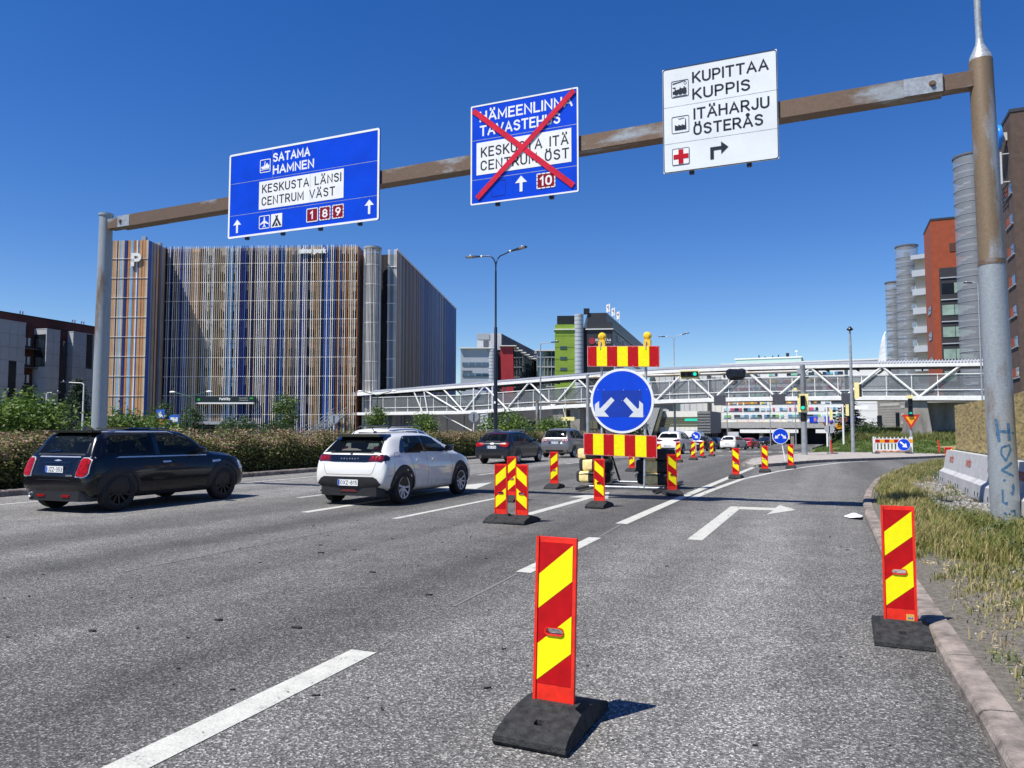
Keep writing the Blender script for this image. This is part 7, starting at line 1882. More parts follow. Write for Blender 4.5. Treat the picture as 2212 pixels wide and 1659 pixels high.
# ---- silver-grey tall hatchback
GREYC = car_paint('silver_grey_car_paint', (.24, .225, .21), .65, .32)
H = 1.58; st = hatch_st(4.2, 1.76, H, 1.02, slant=.33, tail=.15)
c = generic('silver grey tall hatchback with round lamp rings and a white triangle sticker', st, 1.755, GREYC, (-13.6, 37.8, 0), radians(-.5), (.80, 3.38), .318, H, 1.02,
            [[(.50, 1.08), (.66, 1.40), (1.20, 1.45), (1.20, 1.06)], [(1.28, 1.06), (1.28, 1.455), (1.90, 1.46), (1.90, 1.05)], [(1.98, 1.05), (1.98, 1.455), (2.3, 1.42), (2.86, 1.09), (2.86, 1.05)]],
            [(-.64, 1.08), (.64, 1.08), (.56, 1.42), (.50, 1.455), (-.50, 1.455), (-.56, 1.42)], ((.40, .90), (.40, .99), (.50, 1.02), (.72, 1.02), (.76, .96), (.73, .86), (.50, .85)), .80, 'HJU-820', trim_low=.36, clear=True)
for sx_ in (1, -1):
    for xx, r_ in ((.49, .06), (.65, .075)): c.decal(disc(sx_ * xx, .94, r_, 16), 'rear', .02, CLEAR_LENS, 'lamp_ring'); c.decal(disc(sx_ * xx, .94, r_ * .5, 12), 'rear', .024, RED_LENS, 'lamp_core')
c.decal(rrect(-.36, .36, .725, .875, .03, 3), 'rear', .003, TRIM, 'plate_recess')
c.decal([(.30, .74), (.46, .74), (.38, .87)], 'rear', .012, PLATE_W, 'triangle_sticker')
c.decal(disc(0, 1.0, .045, 16), 'rear', .01, CHROME, 'badge')
c.seam([(-.72, .66), (.72, .66)], 'rear'); c.seam([(1.24, 1.05), (1.26, .5), (1.34, .3), (1.94, .28), (1.94, 1.05)]); c.seam([(1.94, .28), (2.8, .28), (2.9, .6), (2.88, 1.04)])
c.handle((1.5, 2.14), .93, GREYC); c.arches(.03, .005, GREYC)
# ---- the rest of the queue
H = 1.55; st = hatch_st(4.5, 1.84, H, 1.02, slant=.45, tail=.16)
generic('white crossover almost hidden behind the white five-door car, only its roof rails showing', st, 1.84, WHITEP, (-12.65, 18.4, 0), radians(-2), (.86, 3.55), .34, H, 1.02,
        [[(.62, 1.08), (.86, 1.38), (1.38, 1.42), (1.38, 1.05)], [(1.46, 1.05), (1.46, 1.425), (2.1, 1.43), (2.1, 1.04)], [(2.18, 1.04), (2.18, 1.43), (2.5, 1.38), (3.06, 1.07), (3.06, 1.04)]],
        [(-.64, 1.08), (.64, 1.08), (.53, 1.40), (-.53, 1.40)], ((.46, .86), (.46, .98), (.74, 1.0), (.78, .9)), .72, None, rails=(.56, [(.66, 1.51), (.8, 1.585), (2.3, 1.60), (2.55, 1.54)], GLOSS))
H = 1.67; st = hatch_st(4.68, 1.90, H, 1.08, slant=.62, tail=.2)
c = generic('white sporty crossover with slim dark lamps right of the lower striped board', st, 1.90, WHITEP, (-10.75, 53.6, zg(55)), radians(-4), (.9, 3.72), .36, H, 1.08,
        [[(.75, 1.15), (1.05, 1.42), (1.40, 1.50), (1.40, 1.12)], [(1.48, 1.12), (1.48, 1.515), (2.2, 1.53), (2.2, 1.10)], [(2.28, 1.10), (2.28, 1.53), (2.6, 1.47), (3.2, 1.14), (3.2, 1.10)]],
        [(-.66, 1.17), (.66, 1.17), (.55, 1.46), (-.55, 1.46)], ((.34, 1.0), (.36, 1.04), (.78, 1.08), (.86, 1.04), (.80, .93), (.58, .92)), .62, 'CHM-215', lamp_mat=DRED_LENS, trim_low=.42, clear=True)
c.decal(disc(0, 1.03, .06, 14), 'rear', .01, CHROME, 'badge')
# white van
w_ = .97; vs_st = [(.02, .40, .9, 1.0, .90, .88, .84), (.06, .30, 1.1, 1.7, .94, .93, .86), (.12, .28, 1.15, 2.05, .96, .94, .84), (.30, .27, 1.15, 2.17, .97, .94, .80), (1.5, .25, 1.15, 2.2, .97, .94, .80), (3.0, .25, 1.12, 2.18, .97, .94, .80), (3.4, .25, 1.10, 2.05, .97, .93, .76), (3.8, .25, 1.08, 1.6, .97, .93, .80), (4.15, .25, 1.06, 1.2, .96, .91, .82), (4.6, .27, .95, 1.02, .93, .86, .7), (4.85, .32, .74, .8, .84, .76, .6), (4.92, .4, .6, .63, .7, .62, .5)]
c = Car('tall white panel van in the queue behind the white crossover', 'van', vs_st, 1.94, WHITEP, (-15.2, 89.0, zg(90)), radians(-5), (.9, 3.95), .34, 'cars on the road')
c.decal([(-.86, .72), (.86, .72), (.86, .78), (-.86, .78)], 'rear', .01, TRIM, 'rub_strip'); c.both([(3.1, 1.2), (3.1, 1.85), (3.45, 1.8), (3.95, 1.22)], .006, CAR_GLASS, 'side_window')
c.seam([(0, .5), (0, 1.95)], 'rear', .015); c.decal([(-.8, .36), (.8, .36), (.8, .55), (-.8, .55)], 'rear', .01, TRIM, 'lower_bumper')
for sx_ in (1, -1): c.decal([(sx_ * .82, .9), (sx_ * .90, .9), (sx_ * .90, 1.25), (sx_ * .82, 1.25)], 'rear', .012, RED_LENS, 'tail_light')
c.mirror(3.75, 1.25, TRIM)
def far_car(label, L, W, H, belt, paint, x, y, rz, slant, lamps, rim='silver', lm=None, pl=None, rails=None):
    st = hatch_st(L, W, H, belt, slant=slant, tail=.16)
    t_ = H - .15
    return generic(label, st, W - .01, paint, (x, y, zg(y + 2)), rz, (L * .19, L * .79), .33, H, belt,
        [[(.16 + slant * .8, belt + .06), (.3 + slant, t_ - .03), (L * .33, t_), (L * .33, belt + .05)], [(L * .345, belt + .05), (L * .345, t_), (L * .49, t_), (L * .49, belt + .04)], [(L * .505, belt + .04), (L * .505, t_), (L * .56, t_ - .04), (L * .67, belt + .07), (L * .67, belt + .04)]],
        [(-W * .36, belt + .06), (W * .36, belt + .06), (W * .29, t_ - .01), (-W * .29, t_ - .01)], lamps, .72, pl, lamp_mat=lm, rails=rails)
DARKP = car_paint('black_green_car_paint', (.008, .009, .011), .1, .25)
REDP_ = car_paint('red_car_paint', (.46, .012, .016), 0, .25)
STEELP = car_paint('steel_blue_car_paint', (.10, .12, .15), .5, .3)
LAMP = ((.42, .84), (.42, .95), (.72, .97), (.78, .9), (.7, .82))
far_car('dark hatchback behind three marker panels with a pale bumper strip', 4.3, 1.82, 1.47, .98, DARKP, -11.6, 71.5, radians(-6), .42, LAMP, pl='ABZ-104')
far_car('steel blue saloon partly hidden by the dark hatchback', 4.6, 1.84, 1.44, .96, STEELP, -13.6, 94.0, radians(-8), .55, LAMP)
far_car('white estate style crossover with thin dark lamps left of the red car', 4.66, 1.89, 1.64, 1.06, WHITEP, -10.6, 86.0, radians(-12), .40, ((.42, 1.0), (.42, 1.06), (.80, 1.08), (.84, 1.0)), lm=DRED_LENS, pl='IRT-662')
c = far_car('bright red hatchback, farthest car of the queue under the bridge', 4.05, 1.75, 1.46, .97, REDP_, -10.7, 105.5, radians(-14), .40, LAMP, lm=DRED_LENS, pl='NKV-508')
c.decal(disc(0, .98, .06, 14), 'rear', .01, CHROME, 'badge')
far_car('white car parked beyond the hedge left of the green lamp post', 4.7, 1.85, 1.5, .97, WHITEP, -33.0, 29.5, radians(105), .5, LAMP)
far_car('silver car far off beyond the hedge at the left edge', 4.4, 1.8, 1.46, .95, GREYC, -43.0, 22.5, radians(110), .5, LAMP)
far_car('small dark blue car coming towards us left of the small arrow disc', 4.2, 1.8, 1.45, .95, BLUEBLACK, -10.0, 138.0, radians(165), .45, LAMP)
# ------------------------------------------------------------------ street lamps and small signs
def led_head(parent, a, b, w=.30):
    """flat LED lantern from a to b with a bright photocell on top"""
    a, b = Vector(a), Vector(b); d = (b - a).normalized(); u = Vector((-d.y, d.x, 0)).normalized()
    up = Vector((0, 0, 1)); n = d.cross(u).normalized() * -1
    if n.z < 0: n = -n
    Ls = (b - a).length
    prof = [(0, .06), (.12, .10), (.55, .5), (.90, .5), (1.0, .22)]
    V = []
    for f, ww in prof:
        c_ = a + d * (Ls * f)
        for sgn in (-1, 1): V += [c_ + u * (w * ww * sgn) - n * .045]
        for sgn in (1, -1): V += [c_ + u * (w * ww * sgn * .8) + n * (.05 if 0.05 < f < .95 else .02)]
    m_ = MB(); k = len(prof)
    m_.add(V, [(i * 4 + j, i * 4 + (j + 1) % 4, (i + 1) * 4 + (j + 1) % 4, (i + 1) * 4 + j) for i in range(k - 1) for j in range(4)] + [(0, 3, 2, 1), (4 * k - 4, 4 * k - 3, 4 * k - 2, 4 * k - 1)])
    h_ = m_.build('lantern', DARK_METAL, parent)
    c_ = a + d * Ls * .7
    MB().lathe([(.05, .04), (.05, .10), (.035, .13), (0, .135)], 10, tuple(c_)).build('photocell', WHITE_ST, h_)
    c2_ = a + d * Ls * .72 - n * .05
    m_ = MB(); q = [c2_ + d * x + u * y for x, y in ((-.16, -.09), (.16, -.09), (.16, .09), (-.16, .09))]
    m_.add(q + [v + n * .01 for v in q], [(3, 2, 1, 0), (4, 5, 6, 7), (0, 1, 5, 4), (1, 2, 6, 5), (2, 3, 7, 6), (3, 0, 4, 7)]); m_.build('led_window', mat('led_lens', (.35, .31, .25), .3), h_)
def double_lamp(label, x, y, h, m, z0=0, reach=1.15, r=(.10, .055), hl=.95, ang=0, up=(0, .14)):
    t = thing('street_lamp', label, 'street lamp', (x, y, z0), ang, 'street lamps')
    hs = h * .62
    MB().lathe([(r[0], 0), (r[0], hs * .15), (r[0] * .72, hs), (r[1], hs + .05), (r[1] * .9, h - 1.2)], 16).build('pole', m, t, smooth=40)
    for s_, u_ in ((-1, up[0]), (1, up[1])):
        pts = [(0, 0, h - 1.25)] + [(s_ * reach * .5 * (1 - cos(a)), 0, h - 1.0 + .7 * sin(a)) for a in np.linspace(.25, pi / 2, 6)] + [(s_ * reach * .95, 0, h - .28 + u_)]
        MB().tube(pts, r[1] * .62, 10).build('arm', m, t, smooth=40)
        MB().tube([(s_ * reach * .92, 0, h - .29 + u_), (s_ * reach * 1.02, 0, h - .27 + u_ * 1.1)], r[1] * .95, 10).build('clamp', WHITE_ST, t)
        led_head(t, (s_ * reach, 0, h - .28 + u_), (s_ * (reach + hl), 0, h - .24 + u_ * 2.0))
    return t
L1 = double_lamp('tall dark double armed street lamp standing in the hedge in front of the footbridge', -17.75, 39.4, 11.95, DARK_METAL, reach=.95, hl=1.0, r=(.125, .06))
MB().box(-.06, .06, -.14, -.10, 3.0, 3.12).build('pole_tag', WHITE, L1)
double_lamp('distant grey double armed street lamp right of the striped board', -17.2, 90.5, 13.9, POLE_G, z0=-.8, reach=.95, hl=.9, r=(.14, .06))
t = thing('street_lamp', 'slim grey mast with a small round top beside the barricade', 'street lamp', (1.6, 65.9, zg(66)), 0, 'street lamps')
MB().lathe([(.15, 0), (.14, 3.0), (.085, 9.2), (.06, 9.9), (0, 9.95)], 14).build('pole', POLE_G, t, smooth=40)
MB().lathe([(.05, 9.85), (.25, 9.95), (.25, 10.0), (.08, 10.2), (0, 10.25)], 16).build('lantern', DARK_METAL, t, smooth=40)
MB().box(.2, 1.15, -.03, .03, 3.55, 3.85).build('street_name_plate', WHITE, t); MB().slab(rrect(.2, .55, 4.4, 5.7, .05), -.05, .0).build('signal_board', SIG_YEL, t); MB().box(.3, .75, 0, .3, 4.55, 5.55).build('lamp_housing', SIG_BLK, t)
def single_lamp(label, x, y, h, d, reach, m=None, z0=None, r=.08):
    t = thing('street_lamp', label, 'street lamp', (x, y, zg(y) if z0 is None else z0), d, 'street lamps')
    MB().lathe([(r, 0), (r * .6, h - .4), (r * .5, h)], 12).build('pole', m or GALV, t, smooth=40)
    MB().tube([(0, 0, h - .1), (reach * .15, 0, h + .05), (reach, 0, h + .1)], r * .45, 8).build('arm', m or GALV, t)
    led_head(t, (reach * .95, 0, h + .1), (reach + .65, 0, h + .14), .24)
    return t
single_lamp('grey lamp with one arm to the left, standing in front of the largest mesh cylinder', 11.6, 72.3, 14.2, pi, .4)
single_lamp('slim lamp over the height bar in front of the green tower', -22.2, 58.4, 9.0, .3, .9)
single_lamp('low pale lamp left of the gantry pole with its arm to the right', -57.8, 40.7, 4.4, .5, .4, WHITE_ST, 0)
single_lamp('low pale lamp just left of the gantry pole with its arm to the left', -55.0, 41.8, 5.2, pi + .4, 1.2, WHITE_ST, 0)
for x, y, h_, lab in ((-14.5, 118, 9.5, 'thin far lamp mast left of the arrow disc under the bridge'), (-9.0, 128, 9.0, 'thin far lamp mast above the red car'), (-5.0, 124, 9.6, 'thin far lamp mast between red car and small arrow disc'), (-20.5, 120, 8.0, 'thin far lamp mast beside the pavilion')):
    single_lamp(lab, x, y, h_, 0, .6)
gl_ = thing('street_lamp', 'green two armed lamp post in front of the parking house entrance', 'street lamp', (-55.0, 52.7, 0), radians(10), 'street lamps')
GRN = mat('green_painted_pole', (.015, .075, .045), .5)
MB().tube([(0, 0, 0), (0, 0, 4.7)], .06, 8).build('pole', GRN, gl_)
for s_ in (-1, 1): MB().tube([(0, 0, 4.6), (s_ * 1.6, 0, 5.0)], .045, 8).build('arm', GRN, gl_); MB().lathe([(0, -.35), (.09, -.2), (.10, .1), (0, .35)], 10, (s_ * 1.95, 0, 5.06), 'x').build('lantern', WHITE_ST, gl_, smooth=40)
g2 = copy_tree(gl_, label='green two armed lamp post below the left end of the footbridge'); g2.location = (-44.5, 68.0, 0.6)
def sign_post(label, x, y, h, shapes, z0=.1, rz=0, m=None):
    t = thing('sign_post', label, 'road sign', (x, y, z0), rz)
    MB().tube([(0, 0, 0), (0, 0, h)], .035, 8).build('post', m or GALV, t)
    for f in shapes: f(t)
    return t
def back_disc(z): return lambda t: (MB().slab(disc(0, z, .32, 28), -.06, -.04).build('disc_back', SIGN_BACK, t), MB().box(-.03, .03, -.075, -.06, z - .28, z + .2).build('fixing_rail', DARK_METAL, t))
sign_post('grey back of a round sign on a white post in front of the steel stair', -29.2, 39.7, 2.35, [back_disc(2.1)], m=WHITE_ST, rz=radians(25))
sign_post('grey back of a round sign on a white post between lattice pier and tall lamp', -20.6, 42.4, 2.45, [back_disc(2.2)], m=WHITE_ST, rz=radians(25))
sign_post('grey back of a round sign on the cobbled island beyond the small arrow disc', -.1, 57.5, 2.2, [back_disc(1.75)], z0=zg(57) + .1)
PEDB = mat('crossing_blue', (.02, .12, .50), .4)
sign_post('blue crossing sign over an orange triangle back behind the black car roof', -41.1, 36.9, 2.6, [lambda t: MB().slab(rect(-.28, .28, 2.15, 2.75), -.06, -.04).build('blue_plate', PEDB, t), lambda t: MB().slab([(-.2, 2.22), (.2, 2.22), (0, 2.65)], -.065, -.06).build('white_triangle', WHITE, t), lambda t: MB().slab([(-.42, 2.1), (0, 1.4), (.42, 2.1)], -.08, -.06).build('triangle', mat('orange_back', (.45, .13, .02), .5), t), lambda t: MB().box(-.3, .3, -.05, .0, .3, 1.35).build('bollard_panel', WHITE, t)], rz=radians(25))
sign_post('small blue bus stop sign right of the crossing sign', -48.3, 44.7, 2.6, [lambda t: MB().slab(rect(-.4, .4, 1.8, 2.6), -.06, -.04).build('blue_plate', PEDB, t), lambda t: MB().box(-.28, .28, -.066, -.06, 2.05, 2.4).build('bus_symbol', WHITE, t)], rz=radians(25))
for i, (x, y) in enumerate(((-6.5, 121), (-2.6, 126))):
    sign_post(['small orange speed disc on a grey plate below the deck, left of the red car', 'small orange speed disc on a grey plate below the deck, right of the white posts'][i], (-16.4, 1.0)[i], (112, 104)[i], 3.4, [lambda t: MB().slab(disc(0, 3.0, .42, 24), -.06, -.04).build('disc', AMB2, t), lambda t: MB().box(-.55, .55, -.08, -.05, .9, 2.3).build('grey_plate', SIGN_BACK, t)], z0=-1.0)
sign_post('white bordered plate on two posts beyond the white estate crossover', -6.4, 122, 2.4, [lambda t: MB().box(-.6, .6, -.08, -.04, 1.2, 2.3).build('plate', SIG_YEL, t)], z0=-1.1)
for i, (x, y) in enumerate(((1.95, 58.9), (7.3, 62.8))):
    t = thing('marker_stick', ['leaning orange stick on a dark foot left of the white barricade', 'leaning orange stick right of the signal pole'][i], 'marker', (x - 1.9 * (i == 0), y, zg(y) + .1), .3, 'orange sticks')
    MB().bar((0, 0, 0), (-.12, 0, 1.0), .09, .03).build('stick', ORANGE_RED, t); MB().box(-.35, .35, -.15, .15, 0, .06).build('foot', RUBBER, t)
pl_ = thing('plank_stack', 'pale timber planks lying beside the bridge pier', 'timber', (8.0, 66.5, -.35), .1)
for i in range(3): MB().box(-.2 * i, 3.0, .2 * i, .2 * i + .18, .42 + .06 * i, .47 + .06 * i).build('plank', mat('pale_timber', (.45, .36, .2), .8, var=.15), pl_)
for x in (.6, 2.3): MB().box(x, x + .12, -.1, .7, 0, .42).build('trestle', PLY, pl_)

# white post and rail terrace beyond the hoarding at the right edge
tr = thing('terrace_rail', 'white frame and dark railing above the hoarding at the right edge', 'railing', (14.2, 59.0, 2.2), radians(-20))
for x in (0, .7): MB().box(x, x + .12, 0, .12, 0, 2.0).build('white_post', WHITE_ST, tr)
MB().box(0, .8, 0, .12, 1.9, 2.05).build('white_beam', WHITE_ST, tr)
for i in range(14): MB().box(.9 + .22 * i, .94 + .22 * i, .5, .54, 1.6, 3.0).build('bar', DARK_METAL, tr)
MB().box(.8, 4, .48, .56, 3.0, 3.06).build('hand_rail', DARK_METAL, tr); MB().box(.8, 4.5, .5, 2, 0, 1.6).build('plinth', CONC, tr)
for i in range(2): MB().bar((.6 + .6 * i, .2, 3.1), (1.3 + .6 * i, .2, 3.9), .06).build('strut', WHITE_ST, tr)

fgt = thing('sail_flag', 'white sail shaped flag showing above the bridge roof left of the mesh cylinders', 'flag', (6.2, 99.2, 0))
MB().tube([(0, 0, -.5), (0, 0, 12.9), (.15, 0, 13.3)], .04, 6).build('pole', WHITE_ST, fgt)
m_ = MB(); V = [(-.95 * (1 - f) ** .6 * (0 if f > .99 else 1), .06 * sin(7 * f), 8.5 + 4.7 * f) for f in np.linspace(0, 1, 9)] + [(.05, .0, 8.5 + 4.7 * f) for f in np.linspace(0, 1, 9)]
V += [(x, y + .03, z) for x, y, z in V]
m_.add(V, [(i, i + 1, 10 + i, 9 + i) for i in range(8)] + [(27 + i, 28 + i, 19 + i, 18 + i) for i in range(8)] + [(i, 18 + i, 19 + i, i + 1) for i in range(8)] + [(9 + i, 10 + i, 28 + i, 27 + i) for i in range(8)])
m_.build('flag_cloth', WHITE, fgt)
kr = thing('arrow_disc', 'small blue keep right disc just above the white crossover roof', 'road sign', (-10.4, 63.8, zg(64)), 0)
MB().tube([(0, 0, 0), (0, 0, 1.6)], .03, 8).build('post', WHITE_ST, kr)
MB().slab(disc(0, 1.35, .40, 28), -.05, -.03).build('disc', WHITE, kr); MB().slab(disc(0, 1.35, .36, 28), -.054, -.05).build('blue_field', SIGN_BLUE, kr); MB().slab(diag_arrow(radians(48), .9, 0, 1.35), -.058, -.054).build('arrow', WHITE, kr)

# low wire fence and guard rail behind the hedge
wf = thing('wire_fence', 'thin green wire fence behind the hedge in front of the parking house', 'fence', (-36.5, 36.0, .1), math.atan2(18, -2))
for i in range(9): MB().tube([(3 * i, 0, 0), (3 * i, 0, 1.6)], .03, 6).build('post', GRN, wf)
for z in (.4, .8, 1.2, 1.6): MB().tube([(0, 0, z), (24, 0, z)], .012, 5).build('wire', GRN, wf)
gr_ = thing('guard_rail', 'grey guard rail behind the hedge in front of the entrance', 'guard rail', (-41.5, 39.5, .1), math.atan2(12, -1))
MB().box(0, 14, -.03, .03, .95, 1.05).build('rail', GALV, gr_)
for i in range(8): MB().box(2 * i, 2 * i + .07, -.03, .03, 0, 1).build('post', GALV, gr_)
# ------------------------------------------------------------------ vegetation
def leaf_mat(name, cols, rough=.6, trans=.25):
    m = bpy.data.materials.new(name); m.use_nodes = True
    n, l = m.node_tree.nodes, m.node_tree.links
    p = n['Principled BSDF']; p.inputs['Roughness'].default_value = rough
    at = n.new('ShaderNodeAttribute'); at.attribute_name = 'tint'
    ra = n.new('ShaderNodeValToRGB'); e = ra.color_ramp.elements
    e[0].color = (*cols[0], 1); e[1].color = (*cols[-1], 1)
    for i, c_ in enumerate(cols[1:-1]):
        k = e.new((i + 1) / (len(cols) - 1)); k.color = (*c_, 1)
    l.new(at.outputs['Fac'], ra.inputs[0]); l.new(ra.outputs[0], p.inputs['Base Color'])
    tl = n.new('ShaderNodeBsdfTranslucent'); l.new(ra.outputs[0], tl.inputs[0])
    mx = n.new('ShaderNodeMixShader'); mx.inputs[0].default_value = trans
    l.new(p.outputs[0], mx.inputs[1]); l.new(tl.outputs[0], mx.inputs[2]); l.new(mx.outputs[0], n['Material Output'].inputs['Surface'])
    return m
def leaves(name, P, size, m, parent=None, kind=None, tint=None, up=.4, aspect=.55):
    """P (N,3) -> one folded four-corner leaf per point"""
    N = len(P)
    a = rng.normal(size=(N, 3)); a[:, 2] *= .6; a /= np.linalg.norm(a, axis=1)[:, None]
    nrm = rng.normal(size=(N, 3)); nrm[:, 2] = np.abs(nrm[:, 2]) + up
    b = np.cross(nrm, a); b /= np.linalg.norm(b, axis=1)[:, None] + 1e-9
    s = (size * (.6 + .8 * rng.random(N)))[:, None]
    V = np.empty((N, 4, 3)); V[:, 0] = P - a * s * .5; V[:, 1] = P + b * s * aspect * .5; V[:, 2] = P + a * s * .5; V[:, 3] = P - b * s * aspect * .5
    me = bpy.data.meshes.new(name)
    me.vertices.add(4 * N); me.vertices.foreach_set('co', V.ravel())
    me.loops.add(4 * N); me.loops.foreach_set('vertex_index', np.arange(4 * N))
    me.polygons.add(N); me.polygons.foreach_set('loop_start', np.arange(0, 4 * N, 4)); me.polygons.foreach_set('loop_total', np.full(N, 4))
    me.update(calc_edges=True)
    at = me.attributes.new('tint', 'FLOAT', 'FACE')
    tv = tint if tint is not None else rng.random(N)
    at.data.foreach_set('value', np.clip(tv, 0, 1).astype(np.float32))
    me.materials.append(m)
    return link(name, me, parent, kind=kind)
def clumps(n, per, ctr, rad, cr, flat_=.7):
    """clumped points over the shell and volume of an ellipsoid"""
    d = rng.normal(size=(n, 3)); d /= np.linalg.norm(d, axis=1)[:, None]
    r = .35 + .65 * rng.random(n) ** .5
    cc = np.array(ctr) + d * r[:, None] * np.array(rad)
    q = np.repeat(cc, per, axis=0) + rng.normal(size=(n * per, 3)) * np.array([cr, cr, cr * flat_])
    return q, np.repeat(rng.random(n), per)
BARK = mat('bark', (.075, .055, .04), .9, var=.3, scale=12)
GREEN_BUSH = leaf_mat('bush_leaves', [(.03, .07, .012), (.075, .14, .018), (.16, .23, .035)])
GREEN_DARK = leaf_mat('dark_leaves', [(.018, .045, .012), (.035, .075, .018), (.065, .11, .03)])
SPRUCE = leaf_mat('spruce_needles', [(.010, .026, .013), (.020, .046, .02), (.04, .072, .03)], trans=.05)
HEDGE_M = leaf_mat('hedge_leaves', [(.055, .095, .016), (.11, .145, .026), (.17, .155, .05), (.29, .175, .115), (.38, .25, .19)])

def hedge(label, y0, y1, n, top):
    t = thing('hedge', label, 'hedge', (-18.45, y0, .1))
    L = y1 - y0
    core = MB(); k = int(L / .6)
    ring = []
    for i in range(k + 1):
        y = L * i / k; h = (top - .28) * (1 + .10 * sin(i * 1.7) + .05 * sin(i * 4.1)); dx = -.012 * max(0, y0 + y - 38)
        ring.append([(dx + x, y, z) for x, z in ((1.15, 0), (1.2, h * .45), (1.05, h * .85), (.7, h), (-1.0, h), (-1.4, h * .7), (-1.4, 0))])
    q = 7
    core.add([v for r_ in ring for v in r_], [(i * q + j, i * q + j + 1, (i + 1) * q + j + 1, (i + 1) * q + j) for i in range(k) for j in range(q - 1)] + [tuple(range(q)), tuple(k * q + j for j in range(q - 1, -1, -1))])
    core.build('inner_twigs', mat('hedge_twigs', (.022, .018, .010), .95, var=.4, scale=12, bump=1, bscale=30), t)
    ys = L * rng.random(n); u = rng.random(n)
    h = top * (1 + .10 * np.sin(ys / .6 * 1.7) + .08 * np.sin(ys * 2.9) + .07 * np.sin(ys * 5.3)) + rng.normal(size=n) * .085
    # front face, top face, little at the back
    x = np.where(u < .55, 1.28 + rng.normal(size=n) * .09, 1.25 - 2.6 * rng.random(n)); z = np.where(u < .55, h * rng.random(n) ** .75, h - np.abs(rng.normal(size=n)) * .10)
    x = np.where(u < .55, x - .35 * (z / top) ** 3, x) + (-.012 * np.maximum(0, y0 + ys - 38))
    P = np.stack([x, ys, np.maximum(z, .02)], 1)
    fl = np.clip((z / h - .70) * 2.6, 0, 1)
    patch = .5 + .5 * np.sin(ys * 1.3 + x * 2) * np.sin(ys * .37)
    tint = np.where(rng.random(n) < fl * (.50 + .4 * patch), .62 + .38 * rng.random(n), .05 + .45 * rng.random(n) + .12 * patch)
    leaves('foliage', P, .085, HEDGE_M, t, tint=tint)
    return t
hedge('long low hedge with faded pinkish brown flower heads along the left kerb', 3.0, 62.0, 150000, 1.10)

def bush(name, label, x, y, z0, rad, h, m, n=60, per=60, cr=.28, size=.16, stems=5, group=None, cat='bush', crown_bot=.15):
    t = thing(name, label, cat, (x, y, z0), rng.random() * 6, group)
    m_ = MB(); nb = 0
    for i in range(stems):
        a = 2 * pi * i / stems + rng.random(); rr = rad * (.3 + .5 * rng.random())
        m_.tube([(0.08 * cos(a), .08 * sin(a), 0), (rr * .45 * cos(a), rr * .45 * sin(a), h * .45), (rr * cos(a), rr * sin(a), h * .85)], [.035, .025, .01], 5)
    m_.build('stem', BARK, t)
    P, tn = clumps(n, per, (0, 0, h * (.5 + crown_bot / 2)), (rad, rad, h * (.5 - crown_bot / 2)), cr)
    P[:, 2] = np.maximum(P[:, 2], .03)
    leaves('crown', P, size, m, t, tint=.15 + .5 * tn + .35 * rng.random(len(P)))
    return t
def conifer(label, x, y, z0, h, rad):
    t = thing('spruce_tree', label, 'spruce', (x, y, z0), 0, 'dark spruces')
    MB().tube([(0, 0, 0), (0, 0, h * .95)], [.14, .02], 8).build('trunk', BARK, t)
    Q = []; br = MB()
    lv = int(h / .28)
    for i in range(lv):
        f = i / lv; z = h * (.06 + .92 * f); r = rad * (1 - f) ** .85 * (.85 + .3 * rng.random()); nb = 7
        for k in range(nb):
            a = 2 * pi * (k + rng.random() * .7) / nb; rr = r * (.7 + .45 * rng.random())
            tip = (rr * cos(a), rr * sin(a), z - rr * .22 + .1)
            br.tube([(0, 0, z), tip], [.02, .006], 4)
            m_ = 62
            s = rng.random(m_) ** .7
            Q.append(np.stack([tip[0] * s, tip[1] * s, z + (tip[2] - z) * s], 1) + rng.normal(size=(m_, 3)) * np.array([.13, .13, .06]))
    br.build('branch', BARK, t)
    P = np.concatenate(Q)
    leaves('crown', P, .22, SPRUCE, t, up=.1, aspect=.35)
    return t
bush('bush', 'large green bush left of the gantry pole, behind the hedge', -30.2, 20.0, .1, 1.9, 2.75, GREEN_BUSH, 130, 70, .32, .17, 8)
bush('bush', 'pale green bush at the far left edge above the hedge', -31.5, 15.0, .1, 1.9, 1.15, GREEN_BUSH, 110, 50, .30, .16, 6)
bush('bush', 'yellowish bush hugging the left side of the gantry pole', -26.6, 21.8, .1, 1.1, 2.2, GREEN_BUSH, 80, 50, .25, .15, 5)
bush('bush', 'light green bush just right of the gantry pole', -26.4, 23.4, .1, 1.05, 1.95, GREEN_BUSH, 95, 45, .26, .15, 6)
bush('bush', 'low green plants filling the gap behind the black car roof', -23.4, 22.5, .1, 1.2, .95, GREEN_BUSH, 60, 45, .25, .14, 5)
bush('bush', 'low green shrubs behind the hedge right of the black car', -22.8, 27.5, .1, 1.3, 1.0, GREEN_BUSH, 70, 45, .26, .14, 5)
conifer('left dark spruce in front of the grey cladding blocks', -74, 50.0, .1, 6.1, 3.3)
conifer('right dark spruce in front of the grey cladding blocks', -66.6, 50, .1, 6.5, 2.9)
